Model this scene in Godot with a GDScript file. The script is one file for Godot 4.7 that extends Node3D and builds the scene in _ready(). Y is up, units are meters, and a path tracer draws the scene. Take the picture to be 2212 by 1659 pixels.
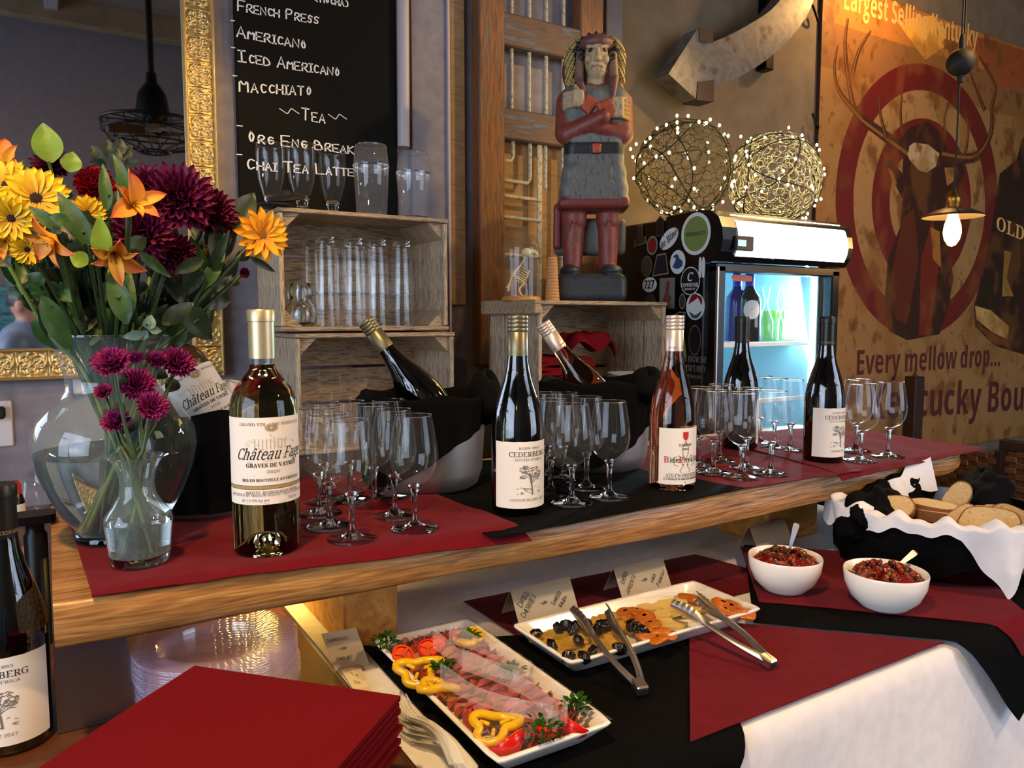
extends Node3D
# Wine tasting buffet on a bar. X runs along the bar, Y is up, the back wall stands at Z = -1.35.

const EYE := Vector3(0, 1.5, 0.932)
const FOCAL := 1650.0
const TOP := 1.02      # bar top
const SHELF := 1.2     # top of the raised slab
const WALL := -1.35
var look := Basis()
var rng := RandomNumberGenerator.new()
var M := {}
var taken := {}


class G:
	var v := PackedVector3Array()
	var n := PackedVector3Array()
	var uv := PackedVector2Array()
	var c := PackedColorArray()
	var i := PackedInt32Array()
	var col := Color(1, 1, 1)
	var xf := Transform3D.IDENTITY

	func vert(p: Vector3, nr: Vector3, t := Vector2.ZERO) -> int:
		v.append(xf * p)
		n.append((xf.basis * nr).normalized())
		uv.append(t)
		c.append(col)
		return v.size() - 1

	func tri(a: int, b: int, d: int) -> void:
		var g := (v[d] - v[a]).cross(v[b] - v[a])
		if g.dot(n[a] + n[b] + n[d]) < 0.0:
			i.append(a); i.append(d); i.append(b)
		else:
			i.append(a); i.append(b); i.append(d)

	func quad(a: int, b: int, d: int, e: int) -> void:
		tri(a, b, d)
		tri(a, d, e)

	func face(pts: Array, nr: Vector3) -> void:
		var k := []
		for p in pts:
			k.append(vert(p, nr))
		for j in range(1, k.size() - 1):
			tri(k[0], k[j], k[j + 1])

	func box(s: Vector3, at := Vector3.ZERO, b := 0.002, turn := Basis()) -> void:
		var h := s / 2.0
		b = minf(b, minf(h.x, minf(h.y, h.z)) * 0.8)
		var t := Transform3D(turn, at)
		for a in 3:
			var u := (a + 1) % 3
			var w := (a + 2) % 3
			for sg in [-1.0, 1.0]:
				var nr := Vector3.ZERO
				nr[a] = sg
				var pts := []
				for q in [[-1, -1], [1, -1], [1, 1], [-1, 1]]:
					var p := Vector3.ZERO
					p[a] = sg * h[a]
					p[u] = q[0] * (h[u] - b)
					p[w] = q[1] * (h[w] - b)
					pts.append(t * p)
				face(pts, turn * nr)
				if b <= 0.0:
					continue
				for sw in [-1.0, 1.0]:
					var e := Vector3.ZERO
					e[a] = sg
					e[u] = sw
					var ep := []
					for q in [[0, -1], [0, 1], [1, 1], [1, -1]]:
						var p := Vector3.ZERO
						p[a] = sg * (h[a] - (b if q[0] == 1 else 0.0))
						p[u] = sw * (h[u] - (0.0 if q[0] == 1 else b))
						p[w] = q[1] * (h[w] - b)
						ep.append(t * p)
					face(ep, turn * e)
		if b > 0.0:
			for x in [-1.0, 1.0]:
				for y in [-1.0, 1.0]:
					for z in [-1.0, 1.0]:
						face([t * Vector3(x * h.x, y * (h.y - b), z * (h.z - b)), t * Vector3(x * (h.x - b), y * h.y, z * (h.z - b)), t * Vector3(x * (h.x - b), y * (h.y - b), z * h.z)], turn * Vector3(x, y, z))

	func bar(a: Vector3, b: Vector3, w: float, h: float, bev := 0.001, up := Vector3.UP) -> void:
		var d := b - a
		var x := d.normalized()
		if absf(x.dot(up)) > 0.98:
			up = Vector3.RIGHT
		var z := x.cross(up).normalized()
		var y := z.cross(x)
		box(Vector3(d.length(), h, w), (a + b) / 2.0, bev, Basis(x, y, z))

	func lathe(prof: Array, seg := 32, at := Vector3.ZERO, a0 := 0.0, a1 := TAU, wob = null) -> void:
		var m := prof.size()
		var sn := []
		for k in m - 1:
			var d: Vector2 = prof[k + 1] - prof[k]
			sn.append(Vector2(d.y, -d.x).normalized())
		for k in m - 1:
			var na: Vector2 = sn[k]
			var nb: Vector2 = sn[k]
			if k > 0 and sn[k - 1].dot(sn[k]) > 0.55:
				na = (sn[k - 1] + sn[k]).normalized()
			if k < m - 2 and sn[k + 1].dot(sn[k]) > 0.55:
				nb = (sn[k + 1] + sn[k]).normalized()
			var first := v.size()
			for j in seg + 1:
				var an := a0 + (a1 - a0) * j / seg
				var w: float = 1.0
				if wob != null:
					w = wob.call(an)
				var di := Vector3(sin(an), 0, cos(an))
				vert(at + di * prof[k].x * w + Vector3(0, prof[k].y, 0), di * na.x + Vector3(0, na.y, 0), Vector2(float(j) / seg, float(k) / m))
				vert(at + di * prof[k + 1].x * w + Vector3(0, prof[k + 1].y, 0), di * nb.x + Vector3(0, nb.y, 0), Vector2(float(j) / seg, float(k + 1) / m))
			for j in seg:
				var q := first + j * 2
				if prof[k].x > 1e-6:
					tri(q, q + 2, q + 3)
				if prof[k + 1].x > 1e-6:
					tri(q, q + 3, q + 1)

	func tube(pts: Array, rad, seg := 8, cap := true) -> void:
		var m := pts.size()
		var side := Vector3.ZERO
		var first := v.size()
		for k in m:
			var d: Vector3 = (pts[mini(k + 1, m - 1)] - pts[maxi(k - 1, 0)]).normalized()
			if k == 0:
				side = d.cross(Vector3.UP if absf(d.y) < 0.9 else Vector3.RIGHT).normalized()
			else:
				side = (side - d * side.dot(d)).normalized()
			var other := d.cross(side)
			var r: float = rad[k] if rad is Array else rad
			for j in seg + 1:
				var an := TAU * j / seg
				var o := side * cos(an) + other * sin(an)
				vert(pts[k] + o * r, o, Vector2(float(j) / seg, float(k) / m))
		for k in m - 1:
			for j in seg:
				var q := first + k * (seg + 1) + j
				quad(q, q + 1, q + seg + 2, q + seg + 1)
		if cap:
			for e in [0, m - 1]:
				var d: Vector3 = (pts[1] - pts[0]).normalized() * -1.0 if e == 0 else (pts[m - 1] - pts[m - 2]).normalized()
				var k := []
				for j in seg:
					k.append(vert(xf.affine_inverse() * v[first + e * (seg + 1) + j], d))
				for j in range(1, seg - 1):
					tri(k[0], k[j], k[j + 1])

	func ball(at: Vector3, r: Vector3, nu := 16, nv := 10, turn := Basis()) -> void:
		var first := v.size()
		for a in nv + 1:
			var th := PI * a / nv
			for b in nu + 1:
				var ph := TAU * b / nu
				var d := Vector3(sin(th) * cos(ph), cos(th), sin(th) * sin(ph))
				vert(at + turn * (d * r), turn * (d / r).normalized(), Vector2(float(b) / nu, float(a) / nv))
		for a in nv:
			for b in nu:
				var q := first + a * (nu + 1) + b
				if a > 0:
					tri(q, q + 1, q + nu + 2)
				if a < nv - 1:
					tri(q, q + nu + 2, q + nu + 1)

	# a grid of points f(u, v) with a thickness; thick 0 gives a single sheet
	func sheet(nu: int, nv: int, f: Callable, thick := 0.0, turned := 1.0) -> void:
		var p := []
		for a in nu + 1:
			for b in nv + 1:
				p.append(f.call(float(a) / nu, float(b) / nv))
		var w := nv + 1
		var nr := []
		for a in nu + 1:
			for b in nv + 1:
				var du: Vector3 = p[mini(a + 1, nu) * w + b] - p[maxi(a - 1, 0) * w + b]
				var dv: Vector3 = p[a * w + mini(b + 1, nv)] - p[a * w + maxi(b - 1, 0)]
				var k := dv.cross(du) * turned
				nr.append(k.normalized() if k.length_squared() > 1e-20 else Vector3.UP)
		var first := v.size()
		for k in p.size():
			vert(p[k], nr[k], Vector2(float(k / w) / nu, float(k % w) / nv))
		for a in nu:
			for b in nv:
				var q := first + a * w + b
				quad(q, q + 1, q + w + 1, q + w)
		if thick == 0.0:
			return
		var low := v.size()
		for k in p.size():
			vert(p[k] - nr[k] * thick, -nr[k], Vector2(float(k / w) / nu, float(k % w) / nv))
		for a in nu:
			for b in nv:
				var q := low + a * w + b
				quad(q, q + 1, q + w + 1, q + w)
		var ring := []
		for b in nv:
			ring.append([b, b + 1])
			ring.append([nu * w + b, nu * w + b + 1])
		for a in nu:
			ring.append([a * w, (a + 1) * w])
			ring.append([a * w + nv, (a + 1) * w + nv])
		var mid: Vector3 = f.call(0.5, 0.5)
		for e in ring:
			var o: Vector3 = (p[e[1]] - p[e[0]]).cross(nr[e[0]])
			if o.dot(p[e[0]] - mid) < 0:
				o = -o
			o = o.normalized() if o.length_squared() > 1e-20 else Vector3.RIGHT
			face([p[e[0]], p[e[1]], p[e[1]] - nr[e[1]] * thick, p[e[0]] - nr[e[0]] * thick], o)

	# a polygon in x, y given a depth along z
	func prism(poly: PackedVector2Array, depth: float, t := Transform3D.IDENTITY) -> void:
		var idx := Geometry2D.triangulate_polygon(poly)
		var m := poly.size()
		var mid := Vector2.ZERO
		var area := 0.0
		for k in m:
			area += poly[k].cross(poly[(k + 1) % m])
			mid += poly[k] / m
		for sg in [1.0, -1.0]:
			var first := v.size()
			for p in poly:
				vert(t * Vector3(p.x, p.y, sg * depth / 2), t.basis * Vector3(0, 0, sg), p)
			for k in range(0, idx.size(), 3):
				tri(first + idx[k], first + idx[k + 1], first + idx[k + 2])
		for k in m:
			var a := poly[k]
			var b := poly[(k + 1) % m]
			var o := Vector2(b.y - a.y, a.x - b.x) * signf(area)
			face([t * Vector3(a.x, a.y, depth / 2), t * Vector3(b.x, b.y, depth / 2), t * Vector3(b.x, b.y, -depth / 2), t * Vector3(a.x, a.y, -depth / 2)], t.basis * Vector3(o.x, o.y, 0))

	func mesh() -> ArrayMesh:
		var a := []
		a.resize(Mesh.ARRAY_MAX)
		a[Mesh.ARRAY_VERTEX] = v
		a[Mesh.ARRAY_NORMAL] = n
		a[Mesh.ARRAY_TEX_UV] = uv
		a[Mesh.ARRAY_COLOR] = c
		a[Mesh.ARRAY_INDEX] = i
		var m := ArrayMesh.new()
		m.add_surface_from_arrays(Mesh.PRIMITIVE_TRIANGLES, a)
		return m


# ---------- layout: where a line of sight meets a plane of the place ----------
func sight(px: float, py: float) -> Vector3:
	return look * Vector3((px - 1106.0) / FOCAL, -(py - 829.5) / FOCAL, -1.0)


func on_y(px: float, py: float, y := SHELF) -> Vector3:
	var d := sight(px, py)
	return EYE + d * ((y - EYE.y) / d.y)


func on_z(px: float, py: float, z := WALL) -> Vector3:
	var d := sight(px, py)
	return EYE + d * ((z - EYE.z) / d.z)


func on_x(px: float, py: float, x: float) -> Vector3:
	var d := sight(px, py)
	return EYE + d * (x / d.x)


# ---------- nodes ----------
func numbered(called: String) -> String:
	taken[called] = taken.get(called, -1) + 1
	return called if taken[called] == 0 else "%s_%03d" % [called, taken[called]]


func tag(o: Node, label: String, category: String, group := "") -> Node:
	o.set_meta("label", label)
	o.set_meta("category", category)
	if group != "":
		o.set_meta("group", group)
	return o


func thing(called: String, label: String, category: String, at := Vector3.ZERO, turn := 0.0, group := "") -> Node3D:
	var o := Node3D.new()
	o.name = numbered(called)
	add_child(o)
	o.position = at
	o.rotation.y = turn
	tag(o, label, category, group)
	return o


func part(parent: Node, called: String, g, m: Material, label := "") -> MeshInstance3D:
	var o := MeshInstance3D.new()
	o.name = called if parent != self else numbered(called)
	o.mesh = g.mesh() if g is G else g
	o.material_override = m
	parent.add_child(o, true)
	if label != "":
		o.set_meta("label", label)
	return o


func single(called: String, label: String, category: String, g, m: Material, group := "", at := Vector3.ZERO) -> MeshInstance3D:
	var o := part(self, called, g, m)
	o.position = at
	tag(o, label, category, group)
	return o


func struct(called: String, g, m: Material) -> MeshInstance3D:
	var o := part(self, called, g, m)
	o.set_meta("kind", "structure")
	return o


func copy(o: Node3D, label: String, at: Vector3, turn := 0.0) -> Node3D:
	var c: Node3D = o.duplicate()
	c.name = numbered(str(o.name).get_slice("_0", 0))
	add_child(c)
	c.position = at
	c.rotation.y = turn
	c.set_meta("label", label)
	return c


# ---------- materials ----------
func mat(called: String, color: Color, rough := 0.6, metal := 0.0) -> StandardMaterial3D:
	if M.has(called):
		return M[called]
	var m := StandardMaterial3D.new()
	m.resource_name = called
	m.albedo_color = color
	m.roughness = rough
	m.metallic = metal
	M[called] = m
	return m


func noise_tex(colors: Array, freq: float, seed_ := 1, kind := FastNoiseLite.TYPE_SIMPLEX_SMOOTH, octaves := 4, size := 512) -> NoiseTexture2D:
	var f := FastNoiseLite.new()
	f.noise_type = kind
	f.frequency = freq
	f.seed = seed_
	f.fractal_octaves = octaves
	var t := NoiseTexture2D.new()
	t.width = size
	t.height = size
	t.seamless = true
	t.noise = f
	if colors.size() > 0:
		var r := Gradient.new()
		var offs := PackedFloat32Array()
		for k in colors.size():
			offs.append(float(k) / maxf(1.0, colors.size() - 1.0))
		r.offsets = offs
		r.colors = PackedColorArray(colors)
		t.color_ramp = r
	return t


# grain or mottling laid on by the object's own axes; scale stretches it
func grained(called: String, colors: Array, scale_: Vector3, rough := 0.6, freq := 0.01, seed_ := 1, relief := 0.0, world := false) -> StandardMaterial3D:
	var m := mat(called, Color(1, 1, 1), rough)
	m.albedo_texture = noise_tex(colors, freq, seed_)
	m.uv1_triplanar = true
	m.uv1_world_triplanar = world
	m.uv1_scale = scale_
	if relief > 0.0:
		m.heightmap_enabled = true
		m.heightmap_texture = noise_tex([], freq * 2.0, seed_ + 7)
		m.heightmap_scale = relief
	return m


func clear_glass(called: String, color: Color, alpha := 0.04, rough := 0.02) -> StandardMaterial3D:
	var m := mat(called, Color(color, alpha), rough)
	m.transparency = BaseMaterial3D.TRANSPARENCY_ALPHA
	m.metallic_specular = 0.5
	return m


func solid_glass(called: String, color: Color, bend := 0.05, rough := 0.01) -> StandardMaterial3D:
	var m := mat(called, Color(color, 0.0), rough)
	m.transparency = BaseMaterial3D.TRANSPARENCY_ALPHA
	m.refraction_enabled = true
	m.refraction_scale = bend
	return m


func glowing(called: String, color: Color, energy: float) -> StandardMaterial3D:
	var m := mat(called, color, 0.5)
	m.emission_enabled = true
	m.emission = color
	m.emission_energy_multiplier = energy
	return m


func omni(called: String, at: Vector3, color: Color, energy: float, size := 0.03) -> OmniLight3D:
	var l := OmniLight3D.new()
	l.name = numbered(called)
	l.light_color = color
	l.light_energy = energy
	l.light_size = size
	l.omni_range = 12.0
	l.omni_attenuation = 2.0
	l.shadow_enabled = true
	add_child(l)
	l.position = at
	return l


func spot(called: String, at: Vector3, to: Vector3, color: Color, energy: float, angle: float, size := 0.05) -> SpotLight3D:
	var l := SpotLight3D.new()
	l.name = numbered(called)
	l.light_color = color
	l.light_energy = energy
	l.light_size = size
	l.spot_range = 12.0
	l.spot_attenuation = 2.0
	l.spot_angle = angle
	l.spot_angle_attenuation = 0.6
	l.shadow_enabled = true
	add_child(l)
	l.look_at_from_position(at, to, Vector3.UP if absf((to - at).normalized().y) < 0.95 else Vector3.FORWARD)
	return l


# ---------- print and handwriting ----------
func plane_map(o: Vector3, ux: Vector3, uy: Vector3) -> Callable:
	var nr := ux.cross(uy).normalized()
	return func(p: Vector2): return [o + ux * p.x + uy * p.y, nr]


func round_map(c: Vector3, r: float, middle: float) -> Callable:
	return func(p: Vector2):
		var an: float = middle + p.x / r
		var d := Vector3(sin(an), 0, cos(an))
		return [c + d * r + Vector3(0, p.y, 0), d]


func type_set(g: G, words: String, high: float, f: Callable, at: Vector2, wide := 1.0, slant := 0.0, serif := true, bold := false) -> void:
	var font := SystemFont.new()
	font.font_names = PackedStringArray(["Droid Serif" if serif else "Droid Sans"])
	font.font_weight = 700 if bold else 400
	var t := TextMesh.new()
	t.font = font
	t.font_size = 48
	t.pixel_size = high / 34.0
	t.depth = 0.0
	t.curve_step = 2.0
	t.text = words
	t.horizontal_alignment = HORIZONTAL_ALIGNMENT_CENTER
	t.vertical_alignment = VERTICAL_ALIGNMENT_CENTER
	var a := t.get_mesh_arrays()
	var first := g.v.size()
	for p in a[Mesh.ARRAY_VERTEX]:
		var q: Array = f.call(Vector2(p.x * wide + p.y * slant, p.y) + at)
		g.vert(q[0], q[1])
	if a[Mesh.ARRAY_INDEX] != null:
		var ix: PackedInt32Array = a[Mesh.ARRAY_INDEX]
		for k in range(0, ix.size(), 3):
			g.tri(first + ix[k], first + ix[k + 1], first + ix[k + 2])
	else:
		for k in range(first, g.v.size() - 2, 3):
			g.tri(k, k + 1, k + 2)


func ink(g: G, line: Array, w: float, f: Callable) -> void:
	var m := line.size()
	var k := []
	for j in m:
		var d: Vector2 = (line[mini(j + 1, m - 1)] - line[maxi(j - 1, 0)])
		d = d.normalized() if d.length() > 1e-9 else Vector2.RIGHT
		var o := Vector2(-d.y, d.x) * w / 2.0
		var ext := d * w * 0.4 * (1.0 if j == m - 1 else (-1.0 if j == 0 else 0.0))
		for sg in [1.0, -1.0]:
			var q: Array = f.call(line[j] + o * sg + ext)
			k.append(g.vert(q[0], q[1]))
	for j in m - 1:
		g.quad(k[j * 2], k[j * 2 + 1], k[j * 2 + 3], k[j * 2 + 2])


# hand lettering: strokes on a grid four wide and six high
const HAND := {
	"A": "00 26 40|12 32", "B": "00 06 25 33 03|33 41 30 00", "C": "45 26 14 12 20 41", "D": "00 06 25 43 41 20 00", "E": "46 06 00 40|03 33", "F": "00 06 46|03 33",
	"G": "45 26 14 12 20 41 43|23 43", "H": "00 06|40 46|03 43", "I": "06 46|26 20|00 40", "J": "36 31 20 01", "K": "00 06|46 03 40", "L": "06 00 40", "M": "00 06 23 46 40", "N": "00 06 40 46",
	"O": "26 14 12 20 32 34 26", "P": "00 06 36 45 33 03", "R": "00 06 36 45 33 03|13 40", "S": "45 26 15 13 33 31 20 01", "T": "06 46|26 20", "U": "06 01 20 41 46", "V": "06 20 46",
	"W": "06 10 24 30 46", "Y": "06 23 46|23 20", "(": "36 15 11 30", ")": "16 35 31 10", "-": "03 33", "&": "40 15 26 25 01 20 42",
}


func hand(g: G, words: String, high: float, w: float, f: Callable, at: Vector2, tall_first := true, shake := 0.06, gap := 1.35) -> float:
	var x := at.x
	var start := true
	for ch in words:
		if ch == " ":
			x += high * 0.42
			start = true
			continue
		var h := high * (1.0 if start or not tall_first else 0.76)
		var wid := h * 0.52 * (0.55 if ch == "I" and not start else 1.0)
		if HAND.has(ch):
			for stroke in HAND[ch].split("|"):
				var line := []
				for q in stroke.split(" "):
					line.append(Vector2(x + (q.unicode_at(0) - 48) / 4.0 * wid, at.y + (q.unicode_at(1) - 48) / 6.0 * h) + Vector2(rng.randf() - 0.5, rng.randf() - 0.5) * shake * h)
				if line.size() > 4:
					line = soft(line)
				ink(g, line, w, f)
		x += wid * gap
		start = false
	return x


func soft(line: Array) -> Array:
	var out := [line[0]]
	for k in range(1, line.size() - 1):
		out.append(line[k].lerp(line[k - 1], 0.22))
		out.append(line[k].lerp(line[k + 1], 0.22))
	out.append(line[line.size() - 1])
	return out


func curve(pts: Array, steps := 8) -> Array:
	var c := Curve3D.new()
	for k in pts.size():
		var t: Vector3 = (pts[mini(k + 1, pts.size() - 1)] - pts[maxi(k - 1, 0)]) / 6.0
		c.add_point(pts[k], -t, t)
	var out := []
	for k in pts.size() - 1:
		for j in steps:
			out.append(c.sample(k, float(j) / steps))
	out.append(pts[pts.size() - 1])
	return out


func outline(pts: Array, steps := 6) -> PackedVector2Array:
	var p := []
	for q in pts:
		p.append(Vector3(q.x, q.y, 0))
	p.append(p[0])
	var out := PackedVector2Array()
	var c := curve(p, steps)
	for k in c.size() - 1:
		out.append(Vector2(c[k].x, c[k].y))
	return out


# ---------- carved and living figures: a smooth union of tapered shapes, meshed as surface nets ----------
# each shape: {a, b, ra, rb, col} a tapered capsule, or {at, r, turn, col} an ellipsoid, {at, h, e, turn, col} a rounded box; cut = true carves
func carve(g: G, shapes: Array, cell: float, blend: float) -> void:
	var lo := Vector3.ONE * 1e9
	var hi := -lo
	for s in shapes:
		var e: Vector3
		var m: Vector3
		if s.has("a"):
			var r: float = maxf(s.ra, s.rb)
			m = (s.a + s.b) / 2.0
			e = (s.a - s.b).abs() / 2.0 + Vector3.ONE * r
		elif s.has("r"):
			m = s.at
			e = Vector3.ONE * maxf(s.r.x, maxf(s.r.y, s.r.z)) if s.has("turn") else s.r
		else:
			m = s.at
			e = Vector3.ONE * s.h.length() if s.has("turn") else s.h
			e += Vector3.ONE * s.e
		s.lo = m - e - Vector3.ONE * (blend + cell * 2.0)
		s.hi = m + e + Vector3.ONE * (blend + cell * 2.0)
		if not s.has("cut"):
			lo = lo.min(s.lo)
			hi = hi.max(s.hi)
	var nx := int((hi.x - lo.x) / cell) + 2
	var ny := int((hi.y - lo.y) / cell) + 2
	var nz := int((hi.z - lo.z) / cell) + 2
	var d := PackedFloat32Array()
	d.resize(nx * ny * nz)
	d.fill(1.0)
	var best := PackedFloat32Array()
	best.resize(nx * ny * nz)
	best.fill(1.0)
	var who := PackedByteArray()
	who.resize(nx * ny * nz)
	for si in shapes.size():
		var s: Dictionary = shapes[si]
		var x0 := maxi(0, int((s.lo.x - lo.x) / cell))
		var x1 := mini(nx - 1, int((s.hi.x - lo.x) / cell) + 1)
		var y0 := maxi(0, int((s.lo.y - lo.y) / cell))
		var y1 := mini(ny - 1, int((s.hi.y - lo.y) / cell) + 1)
		var z0 := maxi(0, int((s.lo.z - lo.z) / cell))
		var z1 := mini(nz - 1, int((s.hi.z - lo.z) / cell) + 1)
		var kind := 0 if s.has("a") else (1 if s.has("r") else 2)
		var inv: Basis = s.turn.inverse() if s.has("turn") else Basis()
		var turned: bool = s.has("turn")
		var cut: bool = s.has("cut")
		var k: float = s.get("k", blend)
		var pa := Vector3.ZERO
		var ab := Vector3.ZERO
		var ra := 0.0
		var rb := 0.0
		var at := Vector3.ZERO
		var r := Vector3.ONE
		var rmin := 0.0
		if kind == 0:
			pa = s.a
			ab = s.b - s.a
			ra = s.ra
			rb = s.rb
		elif kind == 1:
			at = s.at
			r = s.r
			rmin = minf(r.x, minf(r.y, r.z))
		else:
			at = s.at
			r = s.h
			rmin = s.e
		var l2 := maxf(ab.length_squared(), 1e-9)
		for x in range(x0, x1 + 1):
			for y in range(y0, y1 + 1):
				for z in range(z0, z1 + 1):
					var p := lo + Vector3(x, y, z) * cell
					var q: float
					if kind == 0:
						var t := clampf((p - pa).dot(ab) / l2, 0.0, 1.0)
						q = (p - pa - ab * t).length() - lerpf(ra, rb, t)
					else:
						p -= at
						if turned:
							p = inv * p
						if kind == 1:
							var e := p / r
							var el := e.length()
							q = (el - 1.0) * el / maxf((e / r).length(), 1e-6) if el > 1e-6 else -rmin
						else:
							var w := p.abs() - r
							q = w.max(Vector3.ZERO).length() + minf(maxf(w.x, maxf(w.y, w.z)), 0.0) - rmin
					var o := (x * ny + y) * nz + z
					if cut:
						d[o] = maxf(d[o], -q)
						continue
					if q < best[o]:
						best[o] = q
						who[o] = si
					var h := maxf(k - absf(d[o] - q), 0.0) / k
					d[o] = minf(d[o], q) - h * h * k * 0.25
	var place := {}
	var near := [Vector3i(0, 0, 0), Vector3i(1, 0, 0), Vector3i(0, 1, 0), Vector3i(1, 1, 0), Vector3i(0, 0, 1), Vector3i(1, 0, 1), Vector3i(0, 1, 1), Vector3i(1, 1, 1)]
	var offs := PackedInt32Array()
	for q in near:
		offs.append((q.x * ny + q.y) * nz + q.z)
	var edges := [[0, 1], [2, 3], [4, 5], [6, 7], [0, 2], [1, 3], [4, 6], [5, 7], [0, 4], [1, 5], [2, 6], [3, 7]]
	for x in nx - 1:
		for y in ny - 1:
			for z in nz - 1:
				var o := (x * ny + y) * nz + z
				var d0 := d[o]
				if absf(d0) > cell * 2.0:
					continue
				var inside := 0
				for q in offs:
					if d[o + q] < 0.0:
						inside += 1
				if inside == 0 or inside == 8:
					continue
				var sum := Vector3.ZERO
				var cnt := 0
				for e in edges:
					var a := d[o + offs[e[0]]]
					var b := d[o + offs[e[1]]]
					if (a < 0.0) != (b < 0.0):
						sum += Vector3(near[e[0]]).lerp(Vector3(near[e[1]]), a / (a - b))
						cnt += 1
				var nr := Vector3(d[o + offs[1]] + d[o + offs[3]] + d[o + offs[5]] + d[o + offs[7]] - d[o] - d[o + offs[2]] - d[o + offs[4]] - d[o + offs[6]], d[o + offs[2]] + d[o + offs[3]] + d[o + offs[6]] + d[o + offs[7]] - d[o] - d[o + offs[1]] - d[o + offs[4]] - d[o + offs[5]], d[o + offs[4]] + d[o + offs[5]] + d[o + offs[6]] + d[o + offs[7]] - d[o] - d[o + offs[1]] - d[o + offs[2]] - d[o + offs[3]])
				g.col = shapes[who[o]].col
				place[o] = g.vert(lo + (Vector3(x, y, z) + sum / cnt) * cell, nr)
	g.col = Color(1, 1, 1)
	var step := [ny * nz, nz, 1]
	for o in place:
		var inside: bool = d[o] < 0.0
		for a in 3:
			if (d[o + step[a]] < 0.0) == inside:
				continue
			var u: int = step[(a + 1) % 3]
			var w: int = step[(a + 2) % 3]
			if place.has(o - u) and place.has(o - w) and place.has(o - u - w):
				g.quad(place[o], place[o - u], place[o - u - w], place[o - w])


func _ready() -> void:
	rng.seed = 7
	set_up()
	materials()
	room()
	bar()
	slab()
	wall_things()
	crates()
	statue()
	fridge()
	wire_balls()
	sign_and_mural()
	dining_side()
	bottles()
	buckets()
	glasses()
	vases()
	buffet_cloths()
	buffet()
	bread()
	plates_and_napkins()
	left_corner()
	behind_the_camera()


func area(called: String, at: Vector3, to: Vector3, size: Vector2, color: Color, energy: float) -> void:
	var l := AreaLight3D.new()
	l.name = numbered(called)
	l.area_size = size
	l.light_color = color
	l.light_energy = energy
	l.area_range = 14.0
	l.area_attenuation = 2.0
	l.shadow_enabled = true
	add_child(l)
	l.look_at_from_position(at, to, Vector3.UP)


func set_up() -> void:
	var cam := Camera3D.new()
	cam.name = "camera"
	add_child(cam)
	look = Basis.from_euler(Vector3(deg_to_rad(-5.0), deg_to_rad(-31.27), 0))
	cam.transform = Transform3D(look, EYE)
	cam.fov = rad_to_deg(2.0 * atan(829.5 / FOCAL))
	cam.near = 0.02
	cam.current = true
	var env := Environment.new()
	var sky := Sky.new()
	var air := ProceduralSkyMaterial.new()
	air.sky_top_color = Color(0.45, 0.6, 0.85)
	air.sky_horizon_color = Color(0.8, 0.86, 0.95)
	air.ground_horizon_color = Color(0.6, 0.62, 0.65)
	air.ground_bottom_color = Color(0.35, 0.35, 0.36)
	air.energy_multiplier = 3.0
	sky.sky_material = air
	env.sky = sky
	env.background_mode = Environment.BG_SKY
	env.ambient_light_source = Environment.AMBIENT_SOURCE_DISABLED
	env.tonemap_mode = Environment.TONE_MAPPER_LINEAR
	env.tonemap_exposure = 1.0
	env.sdfgi_enabled = true
	env.ssao_enabled = true
	env.ssil_enabled = true
	var w := WorldEnvironment.new()
	w.name = "air"
	w.environment = env
	add_child(w)
	# daylight through the shop window, and through one added to light the right side
	area("window_daylight", Vector3(-2.5, 1.9, 1.3), Vector3(3, 1.4, 0.2), Vector2(2.6, 2.0), Color(0.84, 0.91, 1.0), 10.0)
	area("window_daylight", Vector3(3.6, 1.9, 2.8), Vector3(2.4, 1.2, -1.0), Vector2(2.6, 2.0), Color(0.86, 0.92, 1.0), 6.5)  # from the added window behind the camera, fills the bar's right side


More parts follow.
